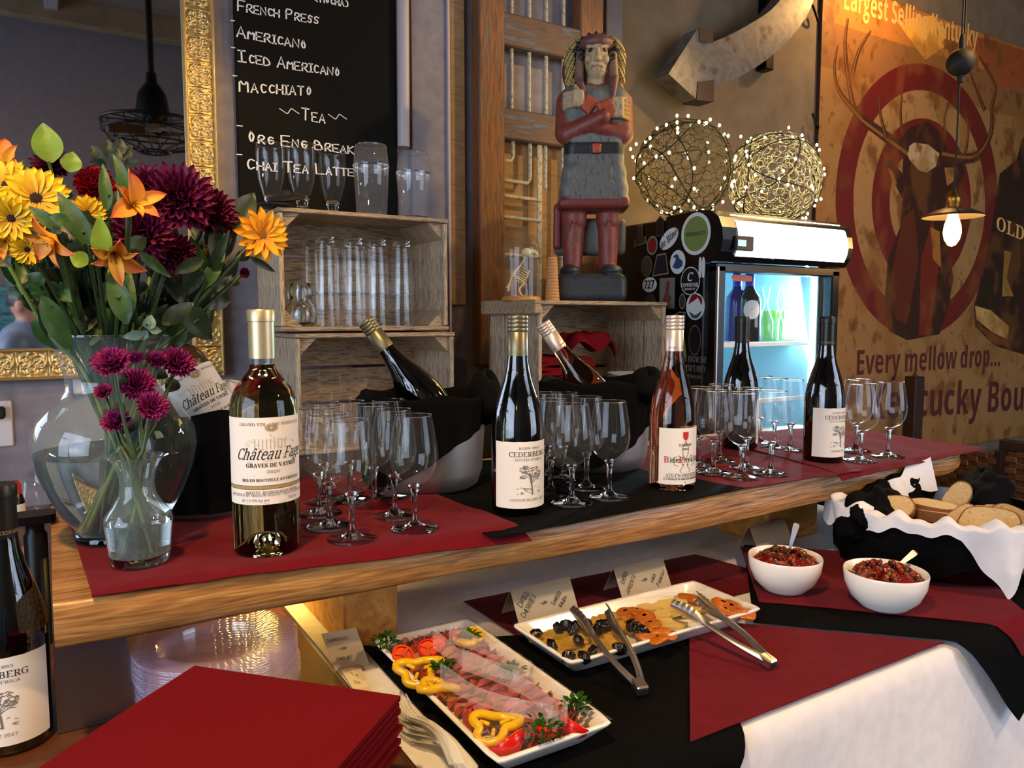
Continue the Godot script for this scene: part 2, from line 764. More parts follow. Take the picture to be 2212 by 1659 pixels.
func materials() -> void:
	grained("wall_paint", [Color(0.46, 0.44, 0.47), Color(0.5, 0.48, 0.51), Color(0.54, 0.52, 0.54)], Vector3(1.5, 1.5, 1.5), 0.75, 0.02, 3, 0.05)
	grained("warm_wall_paint", [Color(0.38, 0.33, 0.26), Color(0.43, 0.37, 0.29), Color(0.46, 0.4, 0.32)], Vector3(1.2, 1.2, 1.2), 0.75, 0.01, 5, 0.05)
	grained("dark_wall_paint", [Color(0.36, 0.35, 0.38), Color(0.4, 0.39, 0.42)], Vector3(1.5, 1.5, 1.5), 0.8, 0.02, 4)
	grained("ceiling_paint", [Color(0.33, 0.29, 0.27), Color(0.42, 0.37, 0.34)], Vector3(1, 1, 1), 0.8, 0.02, 6)
	grained("floor_boards", [Color(0.25, 0.17, 0.11), Color(0.36, 0.25, 0.17)], Vector3(0.5, 4, 4), 0.4, 0.02, 8)
	grained("slab_wood", [Color(0.24, 0.14, 0.07), Color(0.5, 0.33, 0.16), Color(0.66, 0.47, 0.25), Color(0.52, 0.35, 0.17), Color(0.7, 0.52, 0.29), Color(0.6, 0.42, 0.21), Color(0.36, 0.22, 0.1)], Vector3(0.8, 12, 12), 0.38, 0.008, 11, 0.12)
	grained("block_wood", [Color(0.5, 0.31, 0.12), Color(0.78, 0.55, 0.25), Color(0.66, 0.43, 0.17), Color(0.82, 0.6, 0.3)], Vector3(4, 4, 4), 0.45, 0.008, 13, 0.1)
	grained("crate_wood", [Color(0.34, 0.27, 0.2), Color(0.58, 0.5, 0.39), Color(0.68, 0.6, 0.48), Color(0.46, 0.38, 0.29), Color(0.64, 0.56, 0.45)], Vector3(2, 16, 16), 0.8, 0.01, 17, 0.2)
	grained("crate_wood_upright", [Color(0.38, 0.31, 0.24), Color(0.62, 0.55, 0.45), Color(0.72, 0.65, 0.54), Color(0.52, 0.44, 0.35), Color(0.7, 0.63, 0.52)], Vector3(16, 2, 16), 0.8, 0.01, 19, 0.2)
	grained("gate_wood", [Color(0.2, 0.16, 0.14), Color(0.33, 0.26, 0.22), Color(0.4, 0.27, 0.2), Color(0.3, 0.25, 0.24), Color(0.34, 0.38, 0.42), Color(0.36, 0.27, 0.22)], Vector3(1.2, 8, 8), 0.65, 0.008, 29, 0.15)
	grained("gate_wood_upright", [Color(0.26, 0.18, 0.13), Color(0.44, 0.27, 0.15), Color(0.5, 0.3, 0.15), Color(0.38, 0.27, 0.2), Color(0.36, 0.34, 0.35)], Vector3(8, 1.2, 8), 0.6, 0.008, 31, 0.15)
	grained("flaked_iron", [Color(0.2, 0.14, 0.1), Color(0.66, 0.62, 0.54), Color(0.78, 0.74, 0.66), Color(0.55, 0.5, 0.42)], Vector3(14, 6, 14), 0.7, 0.02, 37, 0.1)
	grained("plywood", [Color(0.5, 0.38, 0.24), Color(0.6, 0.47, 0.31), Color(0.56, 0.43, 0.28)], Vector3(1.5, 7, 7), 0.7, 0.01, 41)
	grained("bar_wood", [Color(0.2, 0.11, 0.06), Color(0.34, 0.19, 0.1), Color(0.28, 0.15, 0.08)], Vector3(1.0, 6, 6), 0.35, 0.01, 43)
	grained("dark_wood", [Color(0.13, 0.08, 0.06), Color(0.22, 0.13, 0.09)], Vector3(6, 2, 6), 0.5, 0.01, 44)
	for d in [["red_cloth", Color(0.34, 0.03, 0.065), Color(0.4, 0.045, 0.08)], ["black_cloth", Color(0.03, 0.03, 0.033), Color(0.05, 0.05, 0.053)], ["white_cloth", Color(0.84, 0.83, 0.83), Color(0.9, 0.89, 0.89)]]:
		var m := grained(d[0], [d[1], d[2]], Vector3(3, 3, 3), 0.92, 0.02, 47)
		m.metallic_specular = 0.15
		m.rim_enabled = d[0] != "black_cloth"
		m.rim = 0.08
		m.rim_tint = 0.8
		m.heightmap_enabled = true
		m.heightmap_texture = noise_tex([], 0.25, 51, FastNoiseLite.TYPE_CELLULAR, 1, 256)
		m.heightmap_scale = 0.02
	var nap := mat("napkin_red", Color(0.39, 0.06, 0.09), 0.95)
	nap.metallic_specular = 0.15
	mat("black_gloss", Color(0.016, 0.016, 0.018), 0.25)
	mat("black_matte", Color(0.02, 0.02, 0.022), 0.7)
	mat("black_steel", Color(0.04, 0.04, 0.042), 0.4, 0.6)
	mat("chalkboard", Color(0.07, 0.066, 0.062), 0.7).metallic_specular = 0.2
	mat("chalk", Color(0.88, 0.87, 0.85), 0.9)
	mat("white_paint", Color(0.82, 0.8, 0.8), 0.55)
	mat("pipe_paint", Color(0.68, 0.64, 0.66), 0.5)
	mat("porcelain", Color(0.9, 0.88, 0.84), 0.18)
	mat("steel", Color(0.78, 0.76, 0.73), 0.3, 1.0)
	mat("brushed_steel", Color(0.68, 0.67, 0.66), 0.5, 1.0)
	mat("box_steel", Color(0.62, 0.63, 0.66), 0.3, 1.0)
	mat("brass", Color(0.62, 0.45, 0.2), 0.35, 1.0)
	var gold := mat("gilding", Color(0.8, 0.68, 0.44), 0.38, 0.8)
	gold.heightmap_enabled = true
	gold.heightmap_texture = noise_tex([], 0.06, 57, FastNoiseLite.TYPE_CELLULAR, 1, 256)
	gold.heightmap_scale = 0.05
	gold.uv1_triplanar = true
	gold.uv1_scale = Vector3(6, 6, 6)
	mat("silvering", Color(0.92, 0.92, 0.93), 0.02, 1.0)
	clear_glass("thin_glass", Color(0.9, 0.95, 0.95), 0.008, 0.0).metallic_specular = 0.4
	clear_glass("vase_glass", Color(0.75, 0.88, 0.88), 0.08, 0.01)
	solid_glass("heavy_glass", Color(0.97, 0.99, 0.99))
	solid_glass("vase_base_glass", Color(0.72, 0.86, 0.84))
	solid_glass("water", Color(0.93, 0.97, 0.96), 0.033)
	solid_glass("white_wine", Color(0.92, 0.9, 0.62), 0.045)
	solid_glass("rose_wine", Color(0.97, 0.68, 0.5), 0.045)
	clear_glass("clear_plastic", Color(0.85, 0.87, 0.9), 0.05, 0.02)
	clear_glass("film", Color(0.95, 0.95, 0.95), 0.01, 0.05)
	clear_glass("tongs_plastic", Color(0.95, 0.94, 0.88), 0.1, 0.01)
	clear_glass("fork_plastic", Color(0.92, 0.91, 0.86), 0.34, 0.06)
	clear_glass("plate_plastic", Color(0.82, 0.74, 0.88), 0.1, 0.04)
	var dark := mat("dark_bottle", Color(0.008, 0.01, 0.006), 0.06)
	dark.clearcoat_enabled = true
	dark.clearcoat = 1.0
	dark.clearcoat_roughness = 0.02
	mat("bottle_paper", Color(0.86, 0.83, 0.78), 0.75)
	mat("ink_black", Color(0.05, 0.05, 0.05), 0.8)
	mat("ink_grey", Color(0.42, 0.4, 0.37), 0.8)
	mat("ink_pale", Color(0.68, 0.65, 0.6), 0.8)
	mat("ink_gold", Color(0.6, 0.5, 0.32), 0.7)
	mat("ink_red", Color(0.7, 0.1, 0.1), 0.7)
	mat("ink_brown", Color(0.3, 0.06, 0.05), 0.8)
	mat("ink_cream", Color(0.85, 0.66, 0.36), 0.8)
	mat("card_paper", Color(0.8, 0.74, 0.6), 0.85)
	mat("paper", Color(0.85, 0.84, 0.82), 0.85)
	mat("vertex_paint", Color(1, 1, 1), 0.55).vertex_color_use_as_albedo = true
	mat("vertex_gloss", Color(1, 1, 1), 0.3).vertex_color_use_as_albedo = true


func room() -> void:
	var g := G.new()
	g.box(Vector3(8.8, 0.1, 4.5), Vector3(1.7, -0.05, 0.775), 0.0)
	struct("floor", g, M.floor_boards)
	g = G.new()
	g.box(Vector3(8.8, 0.1, 4.5), Vector3(1.7, 3.7, 0.775), 0.0)
	struct("ceiling", g, M.ceiling_paint)
	g = G.new()
	g.box(Vector3(4.43, 3.65, 0.12), Vector3(-0.385, 1.825, WALL - 0.06), 0.0)
	struct("wall_back", g, M.wall_paint)
	g = G.new()
	g.box(Vector3(4.37, 3.65, 0.12), Vector3(4.015, 1.825, WALL - 0.06), 0.0)
	struct("wall_back_warm", g, M.warm_wall_paint)
	g = G.new()
	g.box(Vector3(0.12, 3.65, 4.4), Vector3(6.06, 1.825, 0.775), 0.0)
	struct("wall_right", g, M.warm_wall_paint)
	g = G.new()   # left wall with a shop window between z 0 and 2.6
	g.box(Vector3(0.12, 3.65, 1.35), Vector3(-2.66, 1.825, WALL + 0.675), 0.0)
	g.box(Vector3(0.12, 3.65, 0.3), Vector3(-2.66, 1.825, 2.75), 0.0)
	g.box(Vector3(0.12, 0.8, 2.6), Vector3(-2.66, 0.4, 1.3), 0.0)
	g.box(Vector3(0.12, 0.75, 2.6), Vector3(-2.66, 3.275, 1.3), 0.0)
	struct("wall_left", g, M.wall_paint)
	g = G.new()   # wall behind the camera with an added window between x 2.2 and 4.9
	g.box(Vector3(4.8, 3.65, 0.12), Vector3(-0.2, 1.825, 2.96), 0.0)
	g.box(Vector3(1.1, 3.65, 0.12), Vector3(5.45, 1.825, 2.96), 0.0)
	g.box(Vector3(2.7, 0.8, 0.12), Vector3(3.55, 0.4, 2.96), 0.0)
	g.box(Vector3(2.7, 0.75, 0.12), Vector3(3.55, 3.275, 2.96), 0.0)
	struct("wall_front", g, M.dark_wall_paint)
	# frames and panes of the left window and of the added one
	for k in 2:
		var t := Transform3D(Basis(), Vector3(3.55, 1.85, 2.93)) if k == 1 else Transform3D(Basis(Vector3.UP, PI / 2), Vector3(-2.63, 1.85, 1.3))
		var hw := 1.35 if k == 1 else 1.3
		g = G.new()
		g.xf = t
		for x in [-hw + 0.03, -hw / 3, hw / 3, hw - 0.03]:
			g.box(Vector3(0.06, 2.1, 0.06), Vector3(x, 0, 0), 0.004)
		for y in [-1.02, 0.45, 1.02]:
			g.box(Vector3(2 * hw, 0.06, 0.05), Vector3(0, y, 0), 0.004)
		var w := struct("window_%d" % (k + 1), g, M.black_steel)
		g = G.new()
		g.xf = t
		g.box(Vector3(2 * hw, 2.1, 0.006), Vector3.ZERO, 0.0)
		part(w, "pane", g, M.thin_glass)
	# metal corner bead, wall pipe and door casing between the chalkboard and the gate
	g = G.new()
	g.box(Vector3(0.125, 2.63, 0.02), Vector3(1.07, 2.335, WALL + 0.01), 0.002)
	struct("trim_1", g, M.wall_paint)
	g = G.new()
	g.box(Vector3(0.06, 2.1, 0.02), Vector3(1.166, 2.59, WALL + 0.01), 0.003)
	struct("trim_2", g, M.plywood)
	g = G.new()
	g.box(Vector3(0.008, 2.63, 0.03), Vector3(1.133, 2.335, WALL + 0.015), 0.001)
	struct("trim_3", g, M.pipe_paint)
	g = G.new()
	g.box(Vector3(0.075, 2.63, 0.045), Vector3(1.79, 2.335, WALL + 0.0225), 0.003)
	struct("trim_4", g, M.dark_wall_paint)
	g = G.new()
	g.tube([on_z(872, 318, WALL + 0.03), Vector3(0.985, 3.63, WALL + 0.03)], 0.019, 16)
	single("wall_pipe", "white painted vertical pipe on the wall between chalkboard and gate", "pipe", g, M.pipe_paint)


func bar() -> void:
	# one deep bar top; brown boards at the left end, the rest under a white cloth
	var g := G.new()
	g.box(Vector3(1.75, 0.045, 1.68), Vector3(-0.56, TOP - 0.0225, -0.503), 0.004)
	g.box(Vector3(2.0, 0.045, 0.86), Vector3(1.315, TOP - 0.0225, -0.915), 0.004)
	g.box(Vector3(1.3, 0.045, 0.82), Vector3(0.965, TOP - 0.0225, -0.08), 0.004)
	var t := thing("bar_counter", "dark brown wooden bar counter under the plates and the crates", "counter")
	part(t, "counter_top", g, M.bar_wood)
	g = G.new()
	g.box(Vector3(2.9, 0.96, 0.06), Vector3(0.15, 0.49, 0.24), 0.004)
	g.box(Vector3(0.06, 0.96, 0.7), Vector3(1.57, 0.49, -0.15), 0.004)
	g.box(Vector3(0.06, 0.96, 0.75), Vector3(2.25, 0.49, -0.95), 0.004)
	part(t, "front_panel", g, M.dark_wood)
	# white cloth with a front drop that falls in soft folds
	g = G.new()
	var f := func(u: float, w: float):
		var x := lerpf(0.315, 1.66, u)
		var s := w * 1.75
		var z := 0.352
		var y := TOP + 0.004
		if s < 0.82:
			return Vector3(x, y + 0.0006 * sin(x * 41.0) * sin(s * 23.0), lerpf(-0.47, 0.345, s / 0.82))
		var fall := s - 0.82
		y = TOP + 0.003 - fall
		var fold := 0.028 * (sin(x * 13.0 + 1.0 + 0.8 * fall) + 0.5 * sin(x * 31.0 - fall * 3.0)) * smoothstep(0.0, 0.5, fall)
		if fall < 0.03:
			y = TOP + 0.003 - fall * fall / 0.03
			z = 0.345 + 0.011 * sin(fall / 0.03 * PI / 2)
		else:
			z = 0.356 + fold + 0.03 * fall
		return Vector3(x, y, z)
	g.sheet(90, 120, f, 0.0012)
	single("tablecloth", "white tablecloth over the bar, hanging in soft folds at its front", "tablecloth", g, M.white_cloth)


func slab() -> void:
	# thick plank with a live front edge, raised on two blocks
	var g := G.new()
	var seg := 60
	var rows := []
	for k in seg + 1:
		var x := 1.798 * k / seg - 0.008
		var e := 0.004 * sin(x * 3.1 + 0.5) + 0.003 * sin(x * 9.7) + 0.0025 * sin(x * 23.0)
		var front := 0.02 + 0.02 * sin(PI * clampf(x / 1.2, 0.0, 1.0)) + e
		if x > 1.7:
			front -= (x - 1.7) * (x - 1.7) * 5.0
		var low := SHELF - 0.051 + 0.004 * sin(x * 4.3) + (0.02 * smoothstep(1.66, 1.79, x))
		rows.append([Vector3(x, SHELF, -0.47), Vector3(x, SHELF, front - 0.011), Vector3(x, SHELF - 0.001, front - 0.0065), Vector3(x, SHELF - 0.006, front - 0.0045), Vector3(x, lerpf(SHELF, low, 0.6), front - 0.003 + 0.5 * e), Vector3(x, low + 0.004, front - 0.005 - 0.9 * e), Vector3(x, low, front - 0.011), Vector3(x, low, -0.47)])
	var f := func(u: float, w: float):
		var r: Array = rows[roundi(u * seg)]
		return r[roundi(w * 7)]
	g.sheet(seg, 7, f)
	for e in [0, seg]:
		g.face(rows[e], Vector3(-1 if e == 0 else 1, 0, 0))
	g.face([Vector3(0, SHELF, -0.47), Vector3(1.79, SHELF, -0.47), Vector3(1.79, SHELF - 0.04, -0.47), Vector3(0, SHELF - 0.05, -0.47)], Vector3(0, 0, -1))
	single("wood_slab", "long honey coloured wooden slab shelf raised above the white cloth", "shelf", g, M.slab_wood)
	g = G.new()
	g.box(Vector3(0.082, 0.126, 0.21), Vector3(0.383, TOP + 0.0675, -0.195), 0.003)
	single("support_block", "golden wooden block with end grain under the slab near the clear plates", "block", g, M.block_wood, "blocks under the slab")
	g = G.new()
	g.box(Vector3(0.17, 0.126, 0.14), Vector3(1.34, TOP + 0.0675, -0.19), 0.008)
	single("support_block", "shaded wooden block under the slab beside the bread basket", "block", g, M.block_wood, "blocks under the slab")
	# runners on the slab
	cloth_on_slab("slab_napkin", "dark red cloth under the flower vases at the slab's end", M.red_cloth, [Vector2(0.028, 0.026), Vector2(0.56, 0.062), Vector2(0.52, -0.45), Vector2(0.01, -0.44)], 0.0042, 1)
	cloth_on_slab("slab_napkin", "black cloth under the middle glasses, between two red cloths", M.black_cloth, [Vector2(0.5, 0.066), Vector2(1.02, 0.03), Vector2(0.93, -0.42), Vector2(0.42, -0.44)], 0.0021, 2, 0.0)
	cloth_on_slab("slab_napkin", "dark red cloth under the small group of glasses by the pink wine", M.red_cloth, [Vector2(0.93, 0.02), Vector2(1.345, 0.035), Vector2(1.42, -0.38), Vector2(1.03, -0.42)], 0.0, 3, 0.0)
	cloth_on_slab("slab_napkin", "dark red cloth hanging over the slab's far end", M.red_cloth, [Vector2(1.27, 0.042), Vector2(1.8, 0.026), Vector2(1.8, -0.38), Vector2(1.38, -0.42)], 0.0021, 4)


func cloth_on_slab(called: String, label: String, m: Material, q: Array, lift: float, seed_: int, hang := 0.012) -> void:
	var no := FastNoiseLite.new()
	no.seed = seed_
	no.frequency = 9.0
	var g := G.new()
	var f := func(u: float, w: float):
		var p: Vector2 = q[0].lerp(q[1], u).lerp(q[3].lerp(q[2], u), w)
		var edge := 0.035 + 0.012 * sin(PI * clampf(p.x / 1.2, 0.0, 1.0))
		var y := SHELF + 0.0025 + lift + 0.0022 * no.get_noise_2d(p.x, p.y) + 0.001 * sin(p.x * 60.0 + p.y * 25.0) * smoothstep(0.0, -0.1, p.y)
		var over := p.y - edge + 0.012
		if over > 0.0 and hang > 0.0:
			y -= hang * smoothstep(0.0, 0.03, over) + 0.003
		return Vector3(p.x, y, p.y)
	g.sheet(48, 40, f, 0.0014)
	single(called, label, "napkin", g, m, "cloths on the slab")


func hand_fit(g: G, words: String, high: float, w: float, o: Vector3, ux: Vector3, uy: Vector3, width: float, tall_first := true) -> void:
	var trial := G.new()
	var unit := plane_map(Vector3.ZERO, Vector3.RIGHT, Vector3.UP)
	var was := rng.state
	var full := hand(trial, words, high, w, unit, Vector2.ZERO, tall_first)
	rng.state = was
	var k := width / full
	hand(g, words, high, w, plane_map(o, ux * k, uy), Vector2.ZERO, tall_first)


func wall_things() -> void:
	# mirror in a frame of pressed, gilded tiles
	var t := thing("mirror", "large wall mirror in a gilded pressed tile frame behind the flowers", "mirror", Vector3(0, 0, WALL))
	var g := G.new()
	g.box(Vector3(1.62, 1.72, 0.008), Vector3(-0.43, 2.23, 0.012), 0.0)
	part(t, "mirror_glass", g, M.silvering)
	g = G.new()
	for r in [[Vector3(0.3835, 2.235, 0.012), Vector3(0.078, 1.8, 0.022)], [Vector3(-0.44, 1.382, 0.012), Vector3(1.73, 0.078, 0.022)]]:
		g.box(r[1], r[0], 0.002)
	for r in [[Vector3(0.419, 2.235, 0.02), Vector3(0.008, 1.8, 0.036)], [Vector3(0.348, 2.27, 0.02), Vector3(0.008, 1.73, 0.03)], [Vector3(-0.44, 1.347, 0.02), Vector3(1.73, 0.008, 0.036)], [Vector3(-0.47, 1.418, 0.02), Vector3(1.63, 0.008, 0.03)]]:
		g.box(r[1], r[0], 0.003)
	part(t, "frame", g, M.gilding)
	var tile := G.new()
	var rise := func(u: float, w: float):
		var x := u * 2.0 - 1.0
		var y := w * 2.0 - 1.0
		var r := sqrt(x * x + y * y)
		var a := atan2(y, x)
		var lobe := absf(cos(2.0 * a))
		var h := 0.0035 * exp(-pow((r - 0.25 - 0.6 * lobe) / 0.09, 2.0)) + 0.003 * exp(-pow((r - 0.5 * absf(sin(2.0 * a)) - 0.35) / 0.1, 2.0)) + 0.0035 * exp(-r * r * 30.0)
		h += 0.0025 * exp(-pow((maxf(absf(x), absf(y)) - 0.95) / 0.05, 2.0)) + 0.0012 * cos(14.0 * r) * lobe
		return Vector3(x * 0.0335, y * 0.0335, h)
	tile.sheet(26, 26, rise, 0.0, -1.0)
	var tm := tile.mesh()
	for k in 24:
		var o := part(t, "frame_tile", tm, M.gilding)
		o.position = Vector3(0.3835, 1.382 + 0.07 * k, 0.0235)
	for k in 13:
		var o := part(t, "frame_tile", tm, M.gilding)
		o.position = Vector3(0.3835 - 0.07 * (k + 1), 1.382, 0.0235)
	# chalkboard menu
	t = thing("chalkboard", "black chalkboard menu of coffees and teas hanging above the crates", "chalkboard", Vector3(0, 0, WALL))
	g = G.new()
	g.box(Vector3(0.478, 1.75, 0.018), Vector3(0.718, 2.65, 0.012), 0.003)
	part(t, "board", g, M.chalkboard)
	g = G.new()
	var z := 0.0212
	var ux := Vector3.RIGHT
	var uy := Vector3.UP
	for l in [["FRENCH PRESS", 514, 23, 692, 53, 0.0235], ["-", 499, 53, 507, 54, 0.03], ["AMERICANO", 512, 79, 666, 107, 0.0245], ["-", 500, 111, 508, 112, 0.03], ["ICED AMERICANO", 514, 132, 738, 166, 0.0255], ["-", 503, 172, 512, 173, 0.03], ["MACCHIATO", 518, 198, 678, 207, 0.0275], ["TEA", 652, 258, 706, 267, 0.028], ["-", 512, 280, 524, 281, 0.03], ["ORG ENG BREAK", 534, 306, 768, 333, 0.024], ["-", 512, 342, 523, 343, 0.03], ["CHAI TEA LATTE", 532, 365, 768, 381, 0.024], ["(MOCHA)", 678, 2, 756, 16, 0.019]]:
		var a := on_z(l[1], l[2], WALL + z) - Vector3(0, 0, WALL)
		var b := on_z(l[3], l[4], WALL + z) - Vector3(0, 0, WALL)
		var tilt := (b - a).normalized()
		if l[0] == "-":
			ink(g, [Vector2.ZERO, Vector2((b - a).length(), 0)], 0.0026, plane_map(a + Vector3(0, 0.011, 0), tilt, uy))
		else:
			hand_fit(g, l[0], l[5] * 1.18, 0.0034, a, tilt, uy, (b - a).length())
		part(t, "chalk_line", g, M.chalk)
		g = G.new()
	for sg in [-1.0, 1.0]:   # scrolls either side of the heading
		var c := on_z(677 + sg * 52, 246 + sg * 6, WALL + z) - Vector3(0, 0, WALL)
		var line := []
		for k in 25:
			var s := k / 24.0 * 2.0 - 1.0
			var cur := 0.008 * sin(s * PI)
			line.append(Vector2(s * 0.022 - 0.006 * sin(s * 4.6) * absf(s), cur + 0.005 * absf(s) * signf(s) * cos(s * 4.0)))
		ink(g, line, 0.0022, plane_map(c, ux, uy))
		part(t, "chalk_scroll", g, M.chalk)
		g = G.new()
	# old wooden gate with flaking iron bars
	t = thing("barred_gate", "old wooden shutter with flaking white iron bars behind the statue", "gate", Vector3(0, 0, WALL + 0.05))
	g = G.new()
	g.box(Vector3(0.095, 2.2, 0.055), Vector3(1.265, 2.44, 0), 0.004)
	part(t, "stile", g, M.gate_wood_upright)
	g = G.new()
	g.box(Vector3(0.1, 2.2, 0.055), Vector3(1.665, 2.44, 0), 0.004)
	part(t, "stile", g, M.gate_wood_upright)
	for y in [[2.435, 0.105], [2.135, 0.1], [3.0, 0.1], [1.42, 0.1]]:
		g = G.new()
		g.box(Vector3(0.32, y[1], 0.05), Vector3(1.465, y[0], 0), 0.005)
		part(t, "rail", g, M.gate_wood)
	for x in [1.354, 1.423, 1.491, 1.562]:
		g = G.new()
		g.tube([Vector3(x, 2.15, 0), Vector3(x, 2.42, 0)], 0.0065, 10)
		part(t, "iron_bar", g, M.flaked_iron)
		g = G.new()
		g.tube([Vector3(x, 2.45, 0), Vector3(x, 2.99, 0)], 0.0065, 10)
		part(t, "iron_bar", g, M.flaked_iron)
	for l in [[Vector3(1.359, 2.14, 0), Vector3(1.359, 2.035, 0), Vector3(1.35, 2.02, 0), Vector3(1.295, 2.018, 0)], [Vector3(1.427, 2.14, 0), Vector3(1.427, 1.97, 0), Vector3(1.417, 1.953, 0), Vector3(1.295, 1.955, 0)], [Vector3(1.49, 2.14, 0), Vector3(1.49, 1.94, 0)], [Vector3(1.562, 2.14, 0), Vector3(1.562, 1.44, 0)], [Vector3(1.295, 1.904, 0.004), Vector3(1.468, 1.899, 0.004)], [Vector3(1.295, 1.834, 0.004), Vector3(1.468, 1.83, 0.004)], [Vector3(1.295, 1.71, 0.004), Vector3(1.468, 1.706, 0.004)]]:
		g = G.new()
		g.tube(l, 0.0065, 10)
		part(t, "iron_bar", g, M.flaked_iron)
	g = G.new()
	g.box(Vector3(0.019, 0.68, 0.008), Vector3(1.466, 1.8, 0), 0.002)
	part(t, "flat_bar", g, M.flaked_iron)
	g = G.new()
	g.box(Vector3(0.31, 0.72, 0.008), Vector3(1.465, 1.73, -0.04), 0.001)
	part(t, "backing_board", g, M.plywood)


func crate(called: String, label: String, x0: float, x1: float, y0: float, y1: float, z0: float, deep: float) -> Node3D:
	var t := thing(called, label, "crate", Vector3(x0, y0, z0), 0.0, "weathered wooden crates on the bar")
	var w := x1 - x0
	var h := y1 - y0
	var k := 0
	for y in [0.006, h - 0.006]:
		for s in 2:
			var g := G.new()
			g.box(Vector3(w + 0.004, 0.011, deep / 2 - 0.004), Vector3(w / 2, y, -deep * (0.25 + 0.5 * s)), 0.002)
			part(t, "slat", g, M.crate_wood)
	for s in 3:
		var g := G.new()
		g.box(Vector3(w, h / 3 - 0.008, 0.01), Vector3(w / 2, h * (s + 0.5) / 3, -deep + 0.004), 0.002)
		part(t, "back_slat", g, M.crate_wood)
	for x in [0.006, w - 0.006]:
		for s in 3:
			var g := G.new()
			g.box(Vector3(0.012, h - 0.026, deep / 3 - 0.007), Vector3(x, h / 2, -deep * (s + 0.5) / 3 - 0.002), 0.002)
			part(t, "end_board", g, M.crate_wood_upright)
	for c in [[0.012, 1, 0.012, 1], [w - 0.012, -1, 0.012, 1], [0.012, 1, h - 0.012, -1], [w - 0.012, -1, h - 0.012, -1]]:
		var g := G.new()
		g.prism(PackedVector2Array([Vector2(c[0], c[2]), Vector2(c[0] + 0.045 * c[1], c[2]), Vector2(c[0], c[2] + 0.045 * c[3])]), deep - 0.03, Transform3D(Basis(), Vector3(0, 0, -deep / 2)))
		part(t, "corner_block", g, M.crate_wood)
	k += 1
	return t


func tumbler_profile(r0: float, r1: float, h: float) -> Array:
	return [Vector2(0, 0), Vector2(r0 - 0.003, 0), Vector2(r0, 0.003), Vector2(r1, h)]


func rim_ring(r: float, y: float) -> G:
	var g := G.new()
	g.lathe([Vector2(r, y - 0.0009), Vector2(r + 0.0006, y), Vector2(r, y + 0.0009), Vector2(r - 0.0006, y), Vector2(r, y - 0.0009)], 32)
	return g


